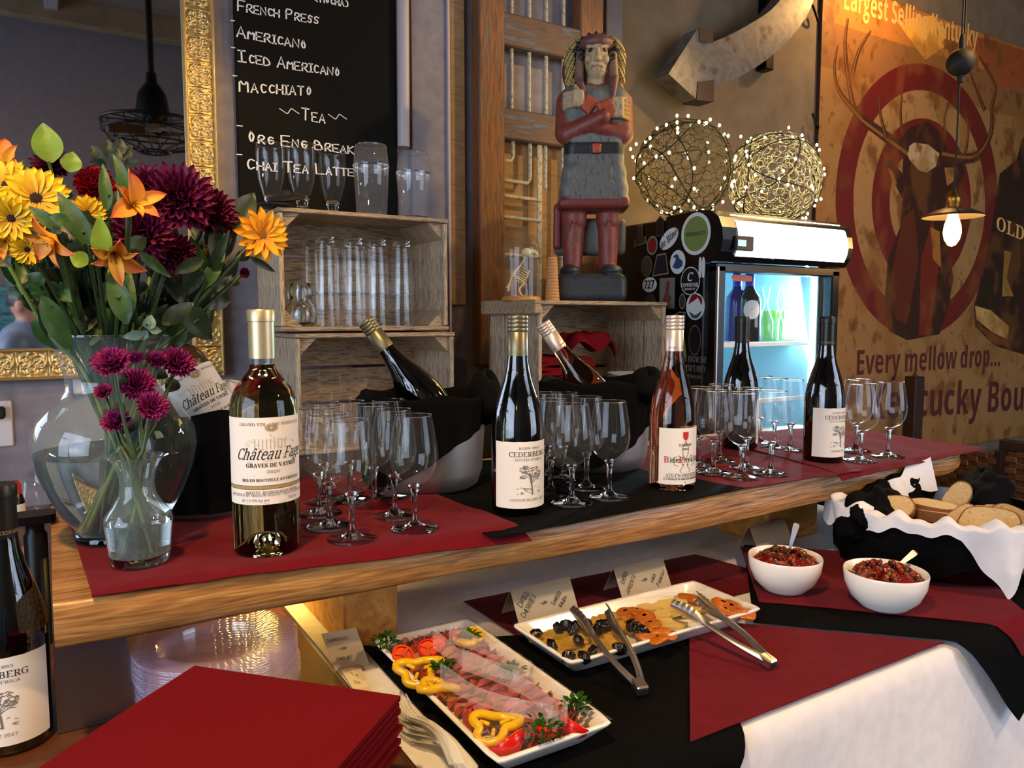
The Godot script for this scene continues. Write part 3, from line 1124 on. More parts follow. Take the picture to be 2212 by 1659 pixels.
func crates() -> void:
	var g := G.new()
	g.box(Vector3(0.44, 0.128, 0.24), Vector3(0.752, TOP + 0.064, -1.11), 0.004)
	single("riser_box", "dark wooden riser under the lower glass crate", "box", g, M.dark_wood, "dark risers under the crates")
	g = G.new()
	g.box(Vector3(0.43, 0.215, 0.26), Vector3(1.365, TOP + 0.1075, -0.94), 0.004)
	single("riser_box", "dark wooden riser under the statue crate", "box", g, M.dark_wood, "dark risers under the crates")
	crate("wooden_crate", "weathered upper crate holding stacks of pint glasses below the chalkboard", 0.5, 0.966, 1.464, 1.772, -1.0, 0.245)
	crate("wooden_crate", "weathered lower crate with upside-down stemmed glasses", 0.53, 0.974, 1.149, 1.459, -0.98, 0.26)
	var c := crate("wooden_crate", "weathered crate under the statue with red napkins inside", 1.14, 1.6, 1.236, 1.546, -0.8, 0.28)
	g = G.new()
	g.box(Vector3(0.022, 0.04, 0.3), Vector3(-0.012, 0.292, -0.14), 0.003)
	part(c, "cleat", g, M.crate_wood)
	# ----- glassware on and in the crates
	var y0 := 1.7725
	var prof := [Vector2(0, 0.002), Vector2(0.024, 0.0), Vector2(0.026, 0.004), Vector2(0.014, 0.016), Vector2(0.013, 0.022), Vector2(0.022, 0.045), Vector2(0.033, 0.085), Vector2(0.037, 0.125), Vector2(0.0375, 0.155), Vector2(0.036, 0.176)]
	var names := ["pilsner glass at the crate's corner behind the black lids", "pilsner glass in the middle of three on the upper crate", "pilsner glass nearest the plastic tumblers on the upper crate"]
	for k in 3:
		var p := on_z([587, 653, 719][k], 440, -1.1 if k == 1 else -1.14)
		var t := thing("pilsner_glass", "clear empty " + names[k], "glass", Vector3(p.x, y0, -1.1 if k == 1 else -1.14), 0.0, "pilsner glasses on the crate")
		g = G.new()
		g.lathe(prof.slice(5), 32)
		part(t, "glass_wall", g, M.thin_glass)
		g = G.new()
		g.lathe([Vector2(0, 0.001), Vector2(0.024, 0.0), Vector2(0.026, 0.004), Vector2(0.0145, 0.015), Vector2(0.014, 0.022), Vector2(0.0215, 0.044), Vector2(0.012, 0.04), Vector2(0, 0.036)], 32)
		part(t, "heavy_foot", g, M.heavy_glass)
		part(t, "rim", rim_ring(0.036, 0.176), M.heavy_glass)
	for k in 2:
		var px: float = [803, 894][k]
		var p := on_z(px, 455, -1.08)
		var t := thing("plastic_tumbler", "clear plastic tumbler with a second one upside-down on it, %s" % ["left of the pair", "at the crate's far corner"][k], "tumbler", Vector3(p.x, y0, -1.08), 0.0, "plastic tumblers on the crate")
		var hh: float = [0.135, 0.128][k]
		g = G.new()
		g.lathe(tumbler_profile(0.041, 0.048, hh), 32)
		part(t, "cup", g, M.clear_plastic)
		g = G.new()
		g.lathe([Vector2(0.0475, hh - 0.01), Vector2(0.0475, hh + 0.006), Vector2(0.043, hh + 0.055), Vector2(0.038, hh + 0.058), Vector2(0, hh + 0.058)], 32)
		part(t, "upper_cup", g, M.clear_plastic)
		g = G.new()
		g.lathe([Vector2(0.0482, hh - 0.002), Vector2(0.0495, hh + 0.001), Vector2(0.0482, hh + 0.004)], 32)
		part(t, "rim", g, M.heavy_glass)
		g = G.new()
		g.lathe([Vector2(0, 0.0005), Vector2(0.0385, 0.0005), Vector2(0.0405, 0.003), Vector2(0.0412, 0.009), Vector2(0, 0.0095)], 32)
		part(t, "thick_base", g, M.heavy_glass)
		part(t, "upper_rim", rim_ring(0.0405, hh + 0.057), M.heavy_glass)
	for k in 2:
		g = G.new()
		var p := on_z([622, 596][k], 428, -1.02)
		g.lathe([Vector2(0, 0), Vector2(0.045, 0), Vector2(0.047, 0.003), Vector2(0.045, 0.007), Vector2(0.014, 0.011), Vector2(0.012, 0.02), Vector2(0.0, 0.02)], 28)
		var o := single("jar_lid", ["black rubber jar lid propped on top of another at the crate corner", "black rubber jar lid lying at the crate corner"][k], "lid", g, M.black_matte, "black lids on the crate", Vector3(p.x, y0 + [0.024, 0.001][k], -1.035))
		o.rotation = Vector3(0.25 if k == 0 else 0.0, 0, 0.2 if k == 0 else 0.0)
	# stacks of upside-down pint glasses: three nested in each column
	var fy := 1.4765
	var pint := G.new()
	pint.lathe([Vector2(0.0345, 0), Vector2(0.0345, 0.004), Vector2(0.027, 0.118), Vector2(0.0258, 0.13)], 28)
	var pm := pint.mesh()
	var base := G.new()
	base.lathe([Vector2(0, 0.132), Vector2(0.0255, 0.131), Vector2(0.025, 0.1445), Vector2(0.0225, 0.147), Vector2(0, 0.1465)], 28)
	var bm := base.mesh()
	var rr := rim_ring(0.0345, 0.001).mesh()
	var order := ["bottom", "middle", "top"]
	for col in 7:
		var front := col < 4
		var px: float = [706, 766, 817, 869, 676, 738, 794][col]
		var zz := -1.06 if front else -1.15
		var p := on_z(px, 700, zz)
		for k in 3:
			var where: String = ["first", "second", "third", "fourth"][col] + " front stack from the flowers" if front else ["first", "second", "third"][col - 4] + " back stack from the flowers"
			var t := thing("pint_glass", "upside-down clear pint glass, %s of the %s" % [order[k], where], "glass", Vector3(p.x, fy + 0.043 * k, zz), 0.0, "nested pint glasses in the upper crate")
			part(t, "glass_wall", pm, M.thin_glass)
			if k == 2:
				part(t, "heavy_base", bm, M.heavy_glass)
			part(t, "rim", rr, M.heavy_glass)
	for k in 2:
		g = G.new()
		g.lathe([Vector2(0, 0), Vector2(0.028, 0), Vector2(0.036, 0.012), Vector2(0.04, 0.03), Vector2(0.036, 0.05), Vector2(0.026, 0.062), Vector2(0.026, 0.075), Vector2(0.03, 0.09), Vector2(0.026, 0.1), Vector2(0.024, 0.11), Vector2(0.02, 0.112), Vector2(0.021, 0.1), Vector2(0.021, 0.065), Vector2(0.03, 0.05), Vector2(0.034, 0.03), Vector2(0.03, 0.012), Vector2(0, 0.008)], 24, Vector3.ZERO, 0.0, TAU, func(a): return 1.0 + 0.03 * cos(a * 14.0))
		var p := on_z([651, 632][k], 700, [-1.05, -1.14][k])
		single("cut_glass_decanter", ["squat cut glass decanter in front at the crate's near end", "squat cut glass decanter half hidden behind another"][k], "decanter", g, M.heavy_glass, "cut glass decanters", Vector3(p.x, fy, [-1.05, -1.14][k]))
	# stemmed glasses standing on their rims in the lower crate
	var stem := G.new()
	stem.lathe([Vector2(0.029, 0), Vector2(0.036, 0.03), Vector2(0.036, 0.06), Vector2(0.024, 0.088), Vector2(0.006, 0.098), Vector2(0.004, 0.11), Vector2(0.004, 0.158), Vector2(0.008, 0.164), Vector2(0.03, 0.168), Vector2(0.031, 0.17), Vector2(0, 0.171)], 24)
	var sm := stem.mesh()
	var n := 0
	for q in [[716, 832, -1.02], [657, 840, -1.02], [757, 848, -1.02], [809, 846, -1.02], [855, 850, -1.02], [689, 781, -1.15], [638, 786, -1.15], [735, 792, -1.15], [790, 800, -1.15]]:
		var p := on_z(q[0], q[1], q[2])
		var s := 0.001 + (p.y - 1.162) / 0.171
		var o := single("stemmed_glass", "upside-down stemmed glass in the lower crate, %s in the %s row" % [["second", "first", "third", "fourth", "fifth", "second", "first", "third", "fourth"][n], "front" if n < 5 else "taller back"], "glass", sm, M.thin_glass, "stemmed glasses in the lower crate", Vector3(p.x, 1.162, q[2]))
		o.scale = Vector3(1, s, 1)
		n += 1
	# napkins and plates in the crate under the statue
	for k in 11:
		g = G.new()
		var tw := 0.05 * sin(k * 2.1)
		var f := func(u: float, w: float): return Vector3((u - 0.5) * 0.2, 0.012 + 0.004 * sin(u * 7.0 + k) * sin(w * 5.0 + k * 2) - 0.006 * pow(absf(u * 2 - 1), 6.0), (w - 0.5) * 0.16)
		g.sheet(12, 10, f, 0.011)
		var o := single("folded_napkin", "dark red folded napkin in the statue crate, %s of the pile from below" % ["first", "second", "third", "fourth", "fifth", "sixth", "seventh", "eighth", "ninth", "tenth", "topmost"][k], "napkin", g, M.napkin_red, "folded red napkins in the crate", Vector3(1.265 + 0.004 * sin(k * 3.0), 1.2495 + 0.013 * k - 0.006, -0.93))
		o.rotation.y = tw
	g = G.new()
	var puff := func(u: float, w: float):
		var r := 0.09 * sqrt(u)
		var a := w * TAU
		return Vector3(cos(a) * r * 1.1, 0.045 * (1.0 - u * u) + 0.018 * sin(a * 5.0 + u * 3.0) * u + 0.012 * sin(u * 11.0 + a * 2.0) * u, sin(a) * r * 0.8)
	g.sheet(14, 48, puff, 0.002, -1.0)
	single("crumpled_napkin", "bright red crumpled napkin heaped on the folded ones", "napkin", g, M.napkin_red, "", Vector3(1.37, 1.408, -0.9))
	for k in 4:
		g = G.new()
		g.lathe([Vector2(0, 0), Vector2(0.035, 0), Vector2(0.055, 0.008), Vector2(0.056, 0.0095), Vector2(0.035, 0.003), Vector2(0, 0.003)], 32)
		single("side_plate", "white side plate in the statue crate, %s of the stack" % ["bottom", "second", "third", "top"][k], "plate", g, M.porcelain, "white plates in the crate", Vector3(1.5, 1.29 + 0.011 * k, -0.87))
	# bird skeleton under a glass cloche
	var cp := on_z(1126, 640, -0.93)
	var t := thing("bird_skeleton", "small bird skeleton standing under the glass cloche", "skeleton", Vector3(cp.x, 1.561, -0.93))
	g = G.new()
	g.xf = Transform3D(Basis(Vector3.UP, -0.62).scaled(Vector3.ONE * 1.25), Vector3(0, 0, 0))
	g.ball(Vector3(0.012, 0.098, 0), Vector3(0.012, 0.01, 0.009), 14, 10)
	g.tube(curve([Vector3(0.02, 0.1, 0), Vector3(0.032, 0.098, 0), Vector3(0.038, 0.09, 0)], 4), [0.006, 0.0055, 0.005, 0.0048, 0.0045, 0.004, 0.003, 0.002, 0.0008], 8)
	var bones := [[Vector3(0.008, 0.092, 0), Vector3(0.006, 0.08, 0), Vector3(-0.002, 0.07, 0), Vector3(-0.012, 0.05, 0), Vector3(-0.024, 0.032, 0), Vector3(-0.034, 0.018, 0)], [Vector3(-0.014, 0.045, 0.007), Vector3(0.006, 0.03, 0.009), Vector3(-0.004, 0.016, 0.008), Vector3(0.002, 0.0, 0.008), Vector3(0.014, 0.0, 0.01)], [Vector3(-0.014, 0.045, -0.007), Vector3(0.006, 0.03, -0.009), Vector3(-0.004, 0.016, -0.008), Vector3(0.002, 0.0, -0.008), Vector3(0.014, 0.0, -0.01)], [Vector3(0.0, 0.07, 0.011), Vector3(-0.02, 0.045, 0.013), Vector3(-0.03, 0.01, 0.01)], [Vector3(0.0, 0.07, -0.011), Vector3(-0.02, 0.045, -0.013), Vector3(-0.03, 0.01, -0.01)], [Vector3(0.018, 0.058, 0), Vector3(0.012, 0.04, 0), Vector3(0.0, 0.032, 0)]]
	for b in bones:
		g.tube(curve(b, 3), 0.0017, 6)
	for k in 7:
		var y := 0.066 - 0.005 * k
		for s in [-1.0, 1.0]:
			g.tube(curve([Vector3(-0.003 - 0.0025 * k, y, 0), Vector3(0.004 - 0.002 * k, y - 0.003, 0.011 * s), Vector3(0.016 - 0.001 * k, y - 0.012, 0.002 * s)], 4), 0.001, 5)
	part(t, "bones", g, mat("bone", Color(0.8, 0.74, 0.52), 0.6))
	t = thing("glass_cloche", "clear glass dome cloche on the statue crate with a skeleton inside", "cloche", Vector3(cp.x, 1.5465, -0.93))
	g = G.new()
	g.lathe([Vector2(0, 0), Vector2(0.056, 0), Vector2(0.056, 0.008), Vector2(0.052, 0.011), Vector2(0.048, 0.0135), Vector2(0, 0.0135)], 40)
	part(t, "base", g, M.block_wood)
	var dome := []
	for k in 7:
		dome.append(Vector2(0.053, 0.011 + 0.022 * k))
	for k in range(1, 13):
		dome.append(Vector2(0.053 * cos(k * PI / 24), 0.143 + 0.053 * sin(k * PI / 24)))
	g = G.new()
	g.lathe(dome, 40)
	part(t, "dome", g, M.thin_glass)
	# ribbed stack of cups
	var wp := on_z(1193, 640, -0.9)
	g = G.new()
	var rib := [Vector2(0, 0)]
	for k in 14:
		var r := lerpf(0.0205, 0.0125, k / 14.0)
		rib.append_array([Vector2(r, 0.009 * k + 0.0005), Vector2(r + 0.001, 0.009 * k + 0.004), Vector2(r, 0.009 * k + 0.008), Vector2(r - 0.0016, 0.009 * k + 0.0085)])
	rib.append(Vector2(0, 0.127))
	g.lathe(rib, 28)
	single("cone_cup_stack", "tapering stack of ribbed beige wafer cups beside the statue", "cups", g, mat("wafer", Color(0.72, 0.53, 0.32), 0.7), "", Vector3(wp.x, 1.5465, -0.9))


func lin(r: float, g_: float, b: float) -> Color:
	return Color(r, g_, b).srgb_to_linear()


func statue() -> void:
	var red := lin(0.5, 0.24, 0.19)
	var grey := lin(0.4, 0.41, 0.4)
	var slate := lin(0.17, 0.2, 0.22)
	var cream := lin(0.72, 0.64, 0.5)
	var orange := lin(0.68, 0.3, 0.17)
	var mauve := lin(0.42, 0.28, 0.27)
	var black := lin(0.1, 0.1, 0.11)
	var t := thing("carved_statue", "carved painted wooden statue with feathered headdress and crossed arms", "statue", Vector3(1.425, 1.5465, -0.945), deg_to_rad(-33))
	var body := [
		{"at": Vector3(-0.01, 0.04, 0), "h": Vector3(0.085, 0.019, 0.06), "e": 0.024, "col": slate, "k": 0.004},
		{"at": Vector3(-0.068, 0.092, 0.025), "r": Vector3(0.032, 0.017, 0.05), "col": slate, "k": 0.004}, {"at": Vector3(0.055, 0.092, 0.03), "r": Vector3(0.034, 0.019, 0.05), "col": slate, "k": 0.004},
		{"a": Vector3(-0.06, 0.105, 0), "b": Vector3(-0.056, 0.255, 0), "ra": 0.029, "rb": 0.034, "col": red, "k": 0.004}, {"a": Vector3(0.048, 0.105, 0), "b": Vector3(0.047, 0.255, 0), "ra": 0.027, "rb": 0.033, "col": red, "k": 0.004},
		{"a": Vector3(-0.055, 0.245, 0), "b": Vector3(-0.055, 0.275, 0), "ra": 0.038, "rb": 0.038, "col": red, "k": 0.003}, {"a": Vector3(0.047, 0.243, 0), "b": Vector3(0.047, 0.275, 0), "ra": 0.037, "rb": 0.037, "col": red, "k": 0.003},
		{"at": Vector3(-0.005, 0.2, -0.05), "h": Vector3(0.094, 0.04, 0.008), "e": 0.016, "col": grey, "k": 0.006}, {"at": Vector3(-0.105, 0.23, -0.035), "h": Vector3(0.004, 0.06, 0.01), "e": 0.008, "col": lin(0.5, 0.2, 0.2), "k": 0.006},
		{"at": Vector3(0, 0.287, 0), "h": Vector3(0.093, 0.003, 0.062), "e": 0.011, "col": lin(0.46, 0.19, 0.18), "k": 0.008},
		{"at": Vector3(0, 0.315, 0), "h": Vector3(0.073, 0.015, 0.042), "e": 0.028, "col": grey}, {"at": Vector3(0, 0.355, 0), "h": Vector3(0.067, 0.02, 0.04), "e": 0.028, "col": grey}, {"at": Vector3(0, 0.4, 0), "h": Vector3(0.06, 0.02, 0.037), "e": 0.028, "col": grey},
		{"at": Vector3(0, 0.442, 0), "h": Vector3(0.06, 0.003, 0.04), "e": 0.028, "col": black, "k": 0.006},
		{"at": Vector3(0.004, 0.442, 0.07), "h": Vector3(0.011, 0.011, 0.003), "e": 0.002, "col": orange, "k": 0.002}, {"at": Vector3(0.004, 0.442, 0.0755), "h": Vector3(0.004, 0.004, 0.001), "e": 0.001, "col": black, "k": 0.002},
		{"at": Vector3(0, 0.478, 0), "h": Vector3(0.054, 0.012, 0.036), "e": 0.03, "col": lin(0.45, 0.48, 0.47)}, {"at": Vector3(0, 0.54, -0.005), "h": Vector3(0.06, 0.04, 0.03), "e": 0.036, "col": grey},
		{"at": Vector3(0, 0.595, -0.008), "h": Vector3(0.06, 0.008, 0.022), "e": 0.036, "col": grey}, {"at": Vector3(0.005, 0.57, 0.045), "r": Vector3(0.035, 0.04, 0.02), "col": lin(0.42, 0.46, 0.47)},
		{"a": Vector3(-0.078, 0.59, -0.002), "b": Vector3(-0.084, 0.495, 0.03), "ra": 0.034, "rb": 0.032, "col": red}, {"a": Vector3(0.082, 0.59, -0.002), "b": Vector3(0.084, 0.49, 0.03), "ra": 0.034, "rb": 0.032, "col": red},
		{"a": Vector3(-0.08, 0.488, 0.04), "b": Vector3(0.022, 0.53, 0.078), "ra": 0.029, "rb": 0.022, "col": red, "k": 0.005}, {"a": Vector3(0.082, 0.484, 0.038), "b": Vector3(-0.005, 0.51, 0.062), "ra": 0.028, "rb": 0.024, "col": red, "k": 0.005},
		{"at": Vector3(-0.022, 0.568, 0.068), "h": Vector3(0.016, 0.017, 0.004), "e": 0.005, "turn": Basis(Vector3(0, 0, 1), -0.7), "col": orange, "k": 0.003}, {"at": Vector3(0.03, 0.55, 0.08), "h": Vector3(0.017, 0.021, 0.005), "e": 0.006, "turn": Basis(Vector3(0, 0, 1), 0.35), "col": orange, "k": 0.003},
		{"at": Vector3(-0.05, 0.585, 0.068), "h": Vector3(0.01, 0.018, 0.004), "e": 0.007, "col": cream, "k": 0.003}, {"a": Vector3(-0.05, 0.605, 0.066), "b": Vector3(-0.058, 0.625, 0.05), "ra": 0.008, "rb": 0.006, "col": cream, "k": 0.003},
		{"at": Vector3(0.062, 0.556, 0.078), "h": Vector3(0.012, 0.022, 0.005), "e": 0.007, "col": cream, "k": 0.003}, {"a": Vector3(0.066, 0.58, 0.074), "b": Vector3(0.086, 0.588, 0.06), "ra": 0.008, "rb": 0.006, "col": cream, "k": 0.003},
	]
	for k in 4:
		body.append({"a": Vector3(-0.062, 0.566 + 0.0125 * k, 0.066), "b": Vector3(-0.089, 0.566 + 0.0125 * k, 0.046), "ra": 0.0065, "rb": 0.006, "col": cream, "k": 0.002})
		body.append({"a": Vector3(0.078, 0.532 + 0.0125 * k, 0.072), "b": Vector3(0.1, 0.53 + 0.0125 * k, 0.048), "ra": 0.0065, "rb": 0.006, "col": lin(0.66, 0.52, 0.3), "k": 0.002})
	for k in 12:   # pleats and belt scallops cut into the skirt
		var a := -1.2 + 2.4 * k / 11.0
		body.append({"a": Vector3(sin(a) * 0.094, 0.43, cos(a) * 0.071), "b": Vector3(sin(a) * 0.113, 0.33, cos(a) * 0.08), "ra": 0.0018, "rb": 0.001, "col": grey, "cut": true})
	for k in 4:
		var x: float = [-0.075, -0.04, 0.03, 0.065][k]
		var s := -1.0 if k % 2 == 1 else 1.0
		for j in 2:
			body.append({"a": Vector3(x, 0.165 + 0.05 * j, 0.028), "b": Vector3(x + 0.02 * s, 0.19 + 0.05 * j, 0.033), "ra": 0.0022, "rb": 0.0022, "col": red, "cut": true})
	var g := G.new()
	carve(g, body, 0.0042, 0.014)
	var head := [
		{"a": Vector3(0.004, 0.6, 0.005), "b": Vector3(0.006, 0.66, 0.012), "ra": 0.03, "rb": 0.026, "col": cream}, {"at": Vector3(0.004, 0.616, 0.008), "h": Vector3(0.014, 0.003, 0.012), "e": 0.021, "col": orange, "k": 0.002},
		{"at": Vector3(0.006, 0.708, 0.014), "r": Vector3(0.036, 0.054, 0.042), "col": cream}, {"at": Vector3(0.006, 0.672, 0.03), "r": Vector3(0.026, 0.024, 0.024), "col": cream},
		{"a": Vector3(0.006, 0.732, 0.054), "b": Vector3(0.006, 0.7, 0.067), "ra": 0.005, "rb": 0.0085, "col": cream, "k": 0.004}, {"a": Vector3(-0.003, 0.698, 0.06), "b": Vector3(0.015, 0.698, 0.06), "ra": 0.0055, "rb": 0.0055, "col": cream, "k": 0.003},
		{"a": Vector3(-0.022, 0.738, 0.045), "b": Vector3(-0.002, 0.734, 0.054), "ra": 0.0055, "rb": 0.0055, "col": cream, "k": 0.003}, {"a": Vector3(0.034, 0.738, 0.045), "b": Vector3(0.014, 0.734, 0.054), "ra": 0.0055, "rb": 0.0055, "col": cream, "k": 0.003},
		{"at": Vector3(-0.014, 0.725, 0.047), "r": Vector3(0.008, 0.0048, 0.006), "col": lin(0.2, 0.15, 0.12), "k": 0.002}, {"at": Vector3(0.026, 0.725, 0.047), "r": Vector3(0.008, 0.0048, 0.006), "col": lin(0.2, 0.15, 0.12), "k": 0.002},
		{"at": Vector3(-0.018, 0.703, 0.042), "r": Vector3(0.012, 0.013, 0.012), "col": cream, "k": 0.005}, {"at": Vector3(0.03, 0.703, 0.042), "r": Vector3(0.012, 0.013, 0.012), "col": cream, "k": 0.005},
		{"a": Vector3(-0.008, 0.678, 0.05), "b": Vector3(0.02, 0.678, 0.05), "ra": 0.0045, "rb": 0.0045, "col": lin(0.62, 0.48, 0.38), "k": 0.002}, {"a": Vector3(-0.006, 0.6705, 0.05), "b": Vector3(0.018, 0.6705, 0.05), "ra": 0.0045, "rb": 0.0045, "col": cream, "k": 0.002},
		{"a": Vector3(-0.016, 0.695, 0.06), "b": Vector3(-0.02, 0.67, 0.053), "ra": 0.0016, "rb": 0.0014, "col": cream, "cut": true}, {"a": Vector3(0.028, 0.695, 0.06), "b": Vector3(0.032, 0.67, 0.053), "ra": 0.0016, "rb": 0.0014, "col": cream, "cut": true},
		{"a": Vector3(-0.012, 0.6745, 0.058), "b": Vector3(0.024, 0.6745, 0.058), "ra": 0.0014, "rb": 0.0014, "col": cream, "cut": true}, {"a": Vector3(-0.008, 0.662, 0.056), "b": Vector3(0.02, 0.662, 0.056), "ra": 0.0014, "rb": 0.0014, "col": cream, "cut": true},
		{"at": Vector3(0.006, 0.757, 0.008), "r": Vector3(0.05, 0.027, 0.044), "col": mauve, "k": 0.003}, {"at": Vector3(0.006, 0.745, -0.03), "r": Vector3(0.07, 0.05, 0.035), "col": mauve},
		{"a": Vector3(-0.042, 0.72, 0.022), "b": Vector3(-0.046, 0.655, 0.03), "ra": 0.012, "rb": 0.013, "col": lin(0.5, 0.4, 0.33), "k": 0.004}, {"a": Vector3(-0.046, 0.65, 0.03), "b": Vector3(-0.034, 0.6, 0.048), "ra": 0.013, "rb": 0.01, "col": mauve, "k": 0.004},
		{"a": Vector3(0.054, 0.72, 0.022), "b": Vector3(0.057, 0.655, 0.03), "ra": 0.012, "rb": 0.013, "col": lin(0.5, 0.4, 0.33), "k": 0.004}, {"a": Vector3(0.057, 0.65, 0.03), "b": Vector3(0.05, 0.585, 0.055), "ra": 0.014, "rb": 0.01, "col": mauve, "k": 0.004},
		{"at": Vector3(-0.04, 0.712, 0.036), "r": Vector3(0.01, 0.012, 0.006), "col": black, "k": 0.002}, {"at": Vector3(0.052, 0.71, 0.034), "r": Vector3(0.01, 0.012, 0.006), "col": black, "k": 0.002},
		{"at": Vector3(0.0, 0.69, -0.03), "r": Vector3(0.094, 0.095, 0.026), "col": lin(0.42, 0.18, 0.17)}, {"at": Vector3(0.0, 0.625, -0.04), "h": Vector3(0.07, 0.04, 0.005), "e": 0.012, "col": lin(0.42, 0.18, 0.17)},
	]
	carve(g, head, 0.0026, 0.007)
	var paint := mat("worn_statue_paint", Color(1, 1, 1), 0.5)
	paint.vertex_color_use_as_albedo = true
	paint.albedo_texture = noise_tex([Color(0.62, 0.58, 0.55), Color(0.95, 0.93, 0.9), Color(1, 1, 1), Color(0.8, 0.78, 0.75)], 0.012, 61)
	paint.uv1_triplanar = true
	paint.uv1_scale = Vector3(9, 4, 9)
	part(t, "body", g, paint)
	# carved feathers of the headdress, fanned from the brow down both sides
	var feather := G.new()
	feather.col = lin(0.74, 0.62, 0.32)
	feather.ball(Vector3.ZERO, Vector3(0.0105, 0.03, 0.006), 12, 10)
	feather.col = lin(0.2, 0.16, 0.12)
	feather.tube([Vector3(0, -0.028, 0.004), Vector3(0, 0.0, 0.0066), Vector3(0, 0.028, 0.004)], 0.0012, 5)
	for k in 4:
		feather.tube([Vector3(0, -0.014 + 0.009 * k, 0.0055), Vector3(0.007, -0.007 + 0.009 * k, 0.0045)], 0.0008, 4)
		feather.tube([Vector3(0, -0.014 + 0.009 * k, 0.0055), Vector3(-0.007, -0.007 + 0.009 * k, 0.0045)], 0.0008, 4)
	var fm := feather.mesh()
	for s in [-1.0, 1.0]:
		for k in 8:
			var o := part(t, "feather", fm, M.vertex_paint)
			var w := k / 7.0
			o.position = Vector3(0.004 + s * (0.03 + 0.045 * sin(minf(w * 2.2, 1.0) * PI / 2)), 0.773 - 0.02 * w - 0.115 * w * w, -0.004 - 0.006 * (k % 2))
			o.rotation = Vector3(0.1, s * 0.35, s * lerpf(1.15, 0.5, minf(1.0, w * 1.6)))
	var tip := G.new()
	tip.col = black
	tip.ball(Vector3.ZERO, Vector3(0.008, 0.02, 0.006), 10, 8)
	var tm := tip.mesh()
	for k in 9:
		var a := -1.25 + 2.5 * k / 8.0
		var o := part(t, "dark_feather", tm, M.vertex_paint)
		o.position = Vector3(0.005 + 0.054 * sin(a), 0.715 + 0.058 * cos(a), 0.012)
		o.rotation.z = -a


func ring_line(c: Vector2, r: Vector2, seg := 28, turn := 0.0) -> PackedVector2Array:
	var p := PackedVector2Array()
	for k in seg:
		var a := TAU * k / seg
		p.append(c + Vector2(cos(a) * r.x, sin(a) * r.y).rotated(turn))
	return p


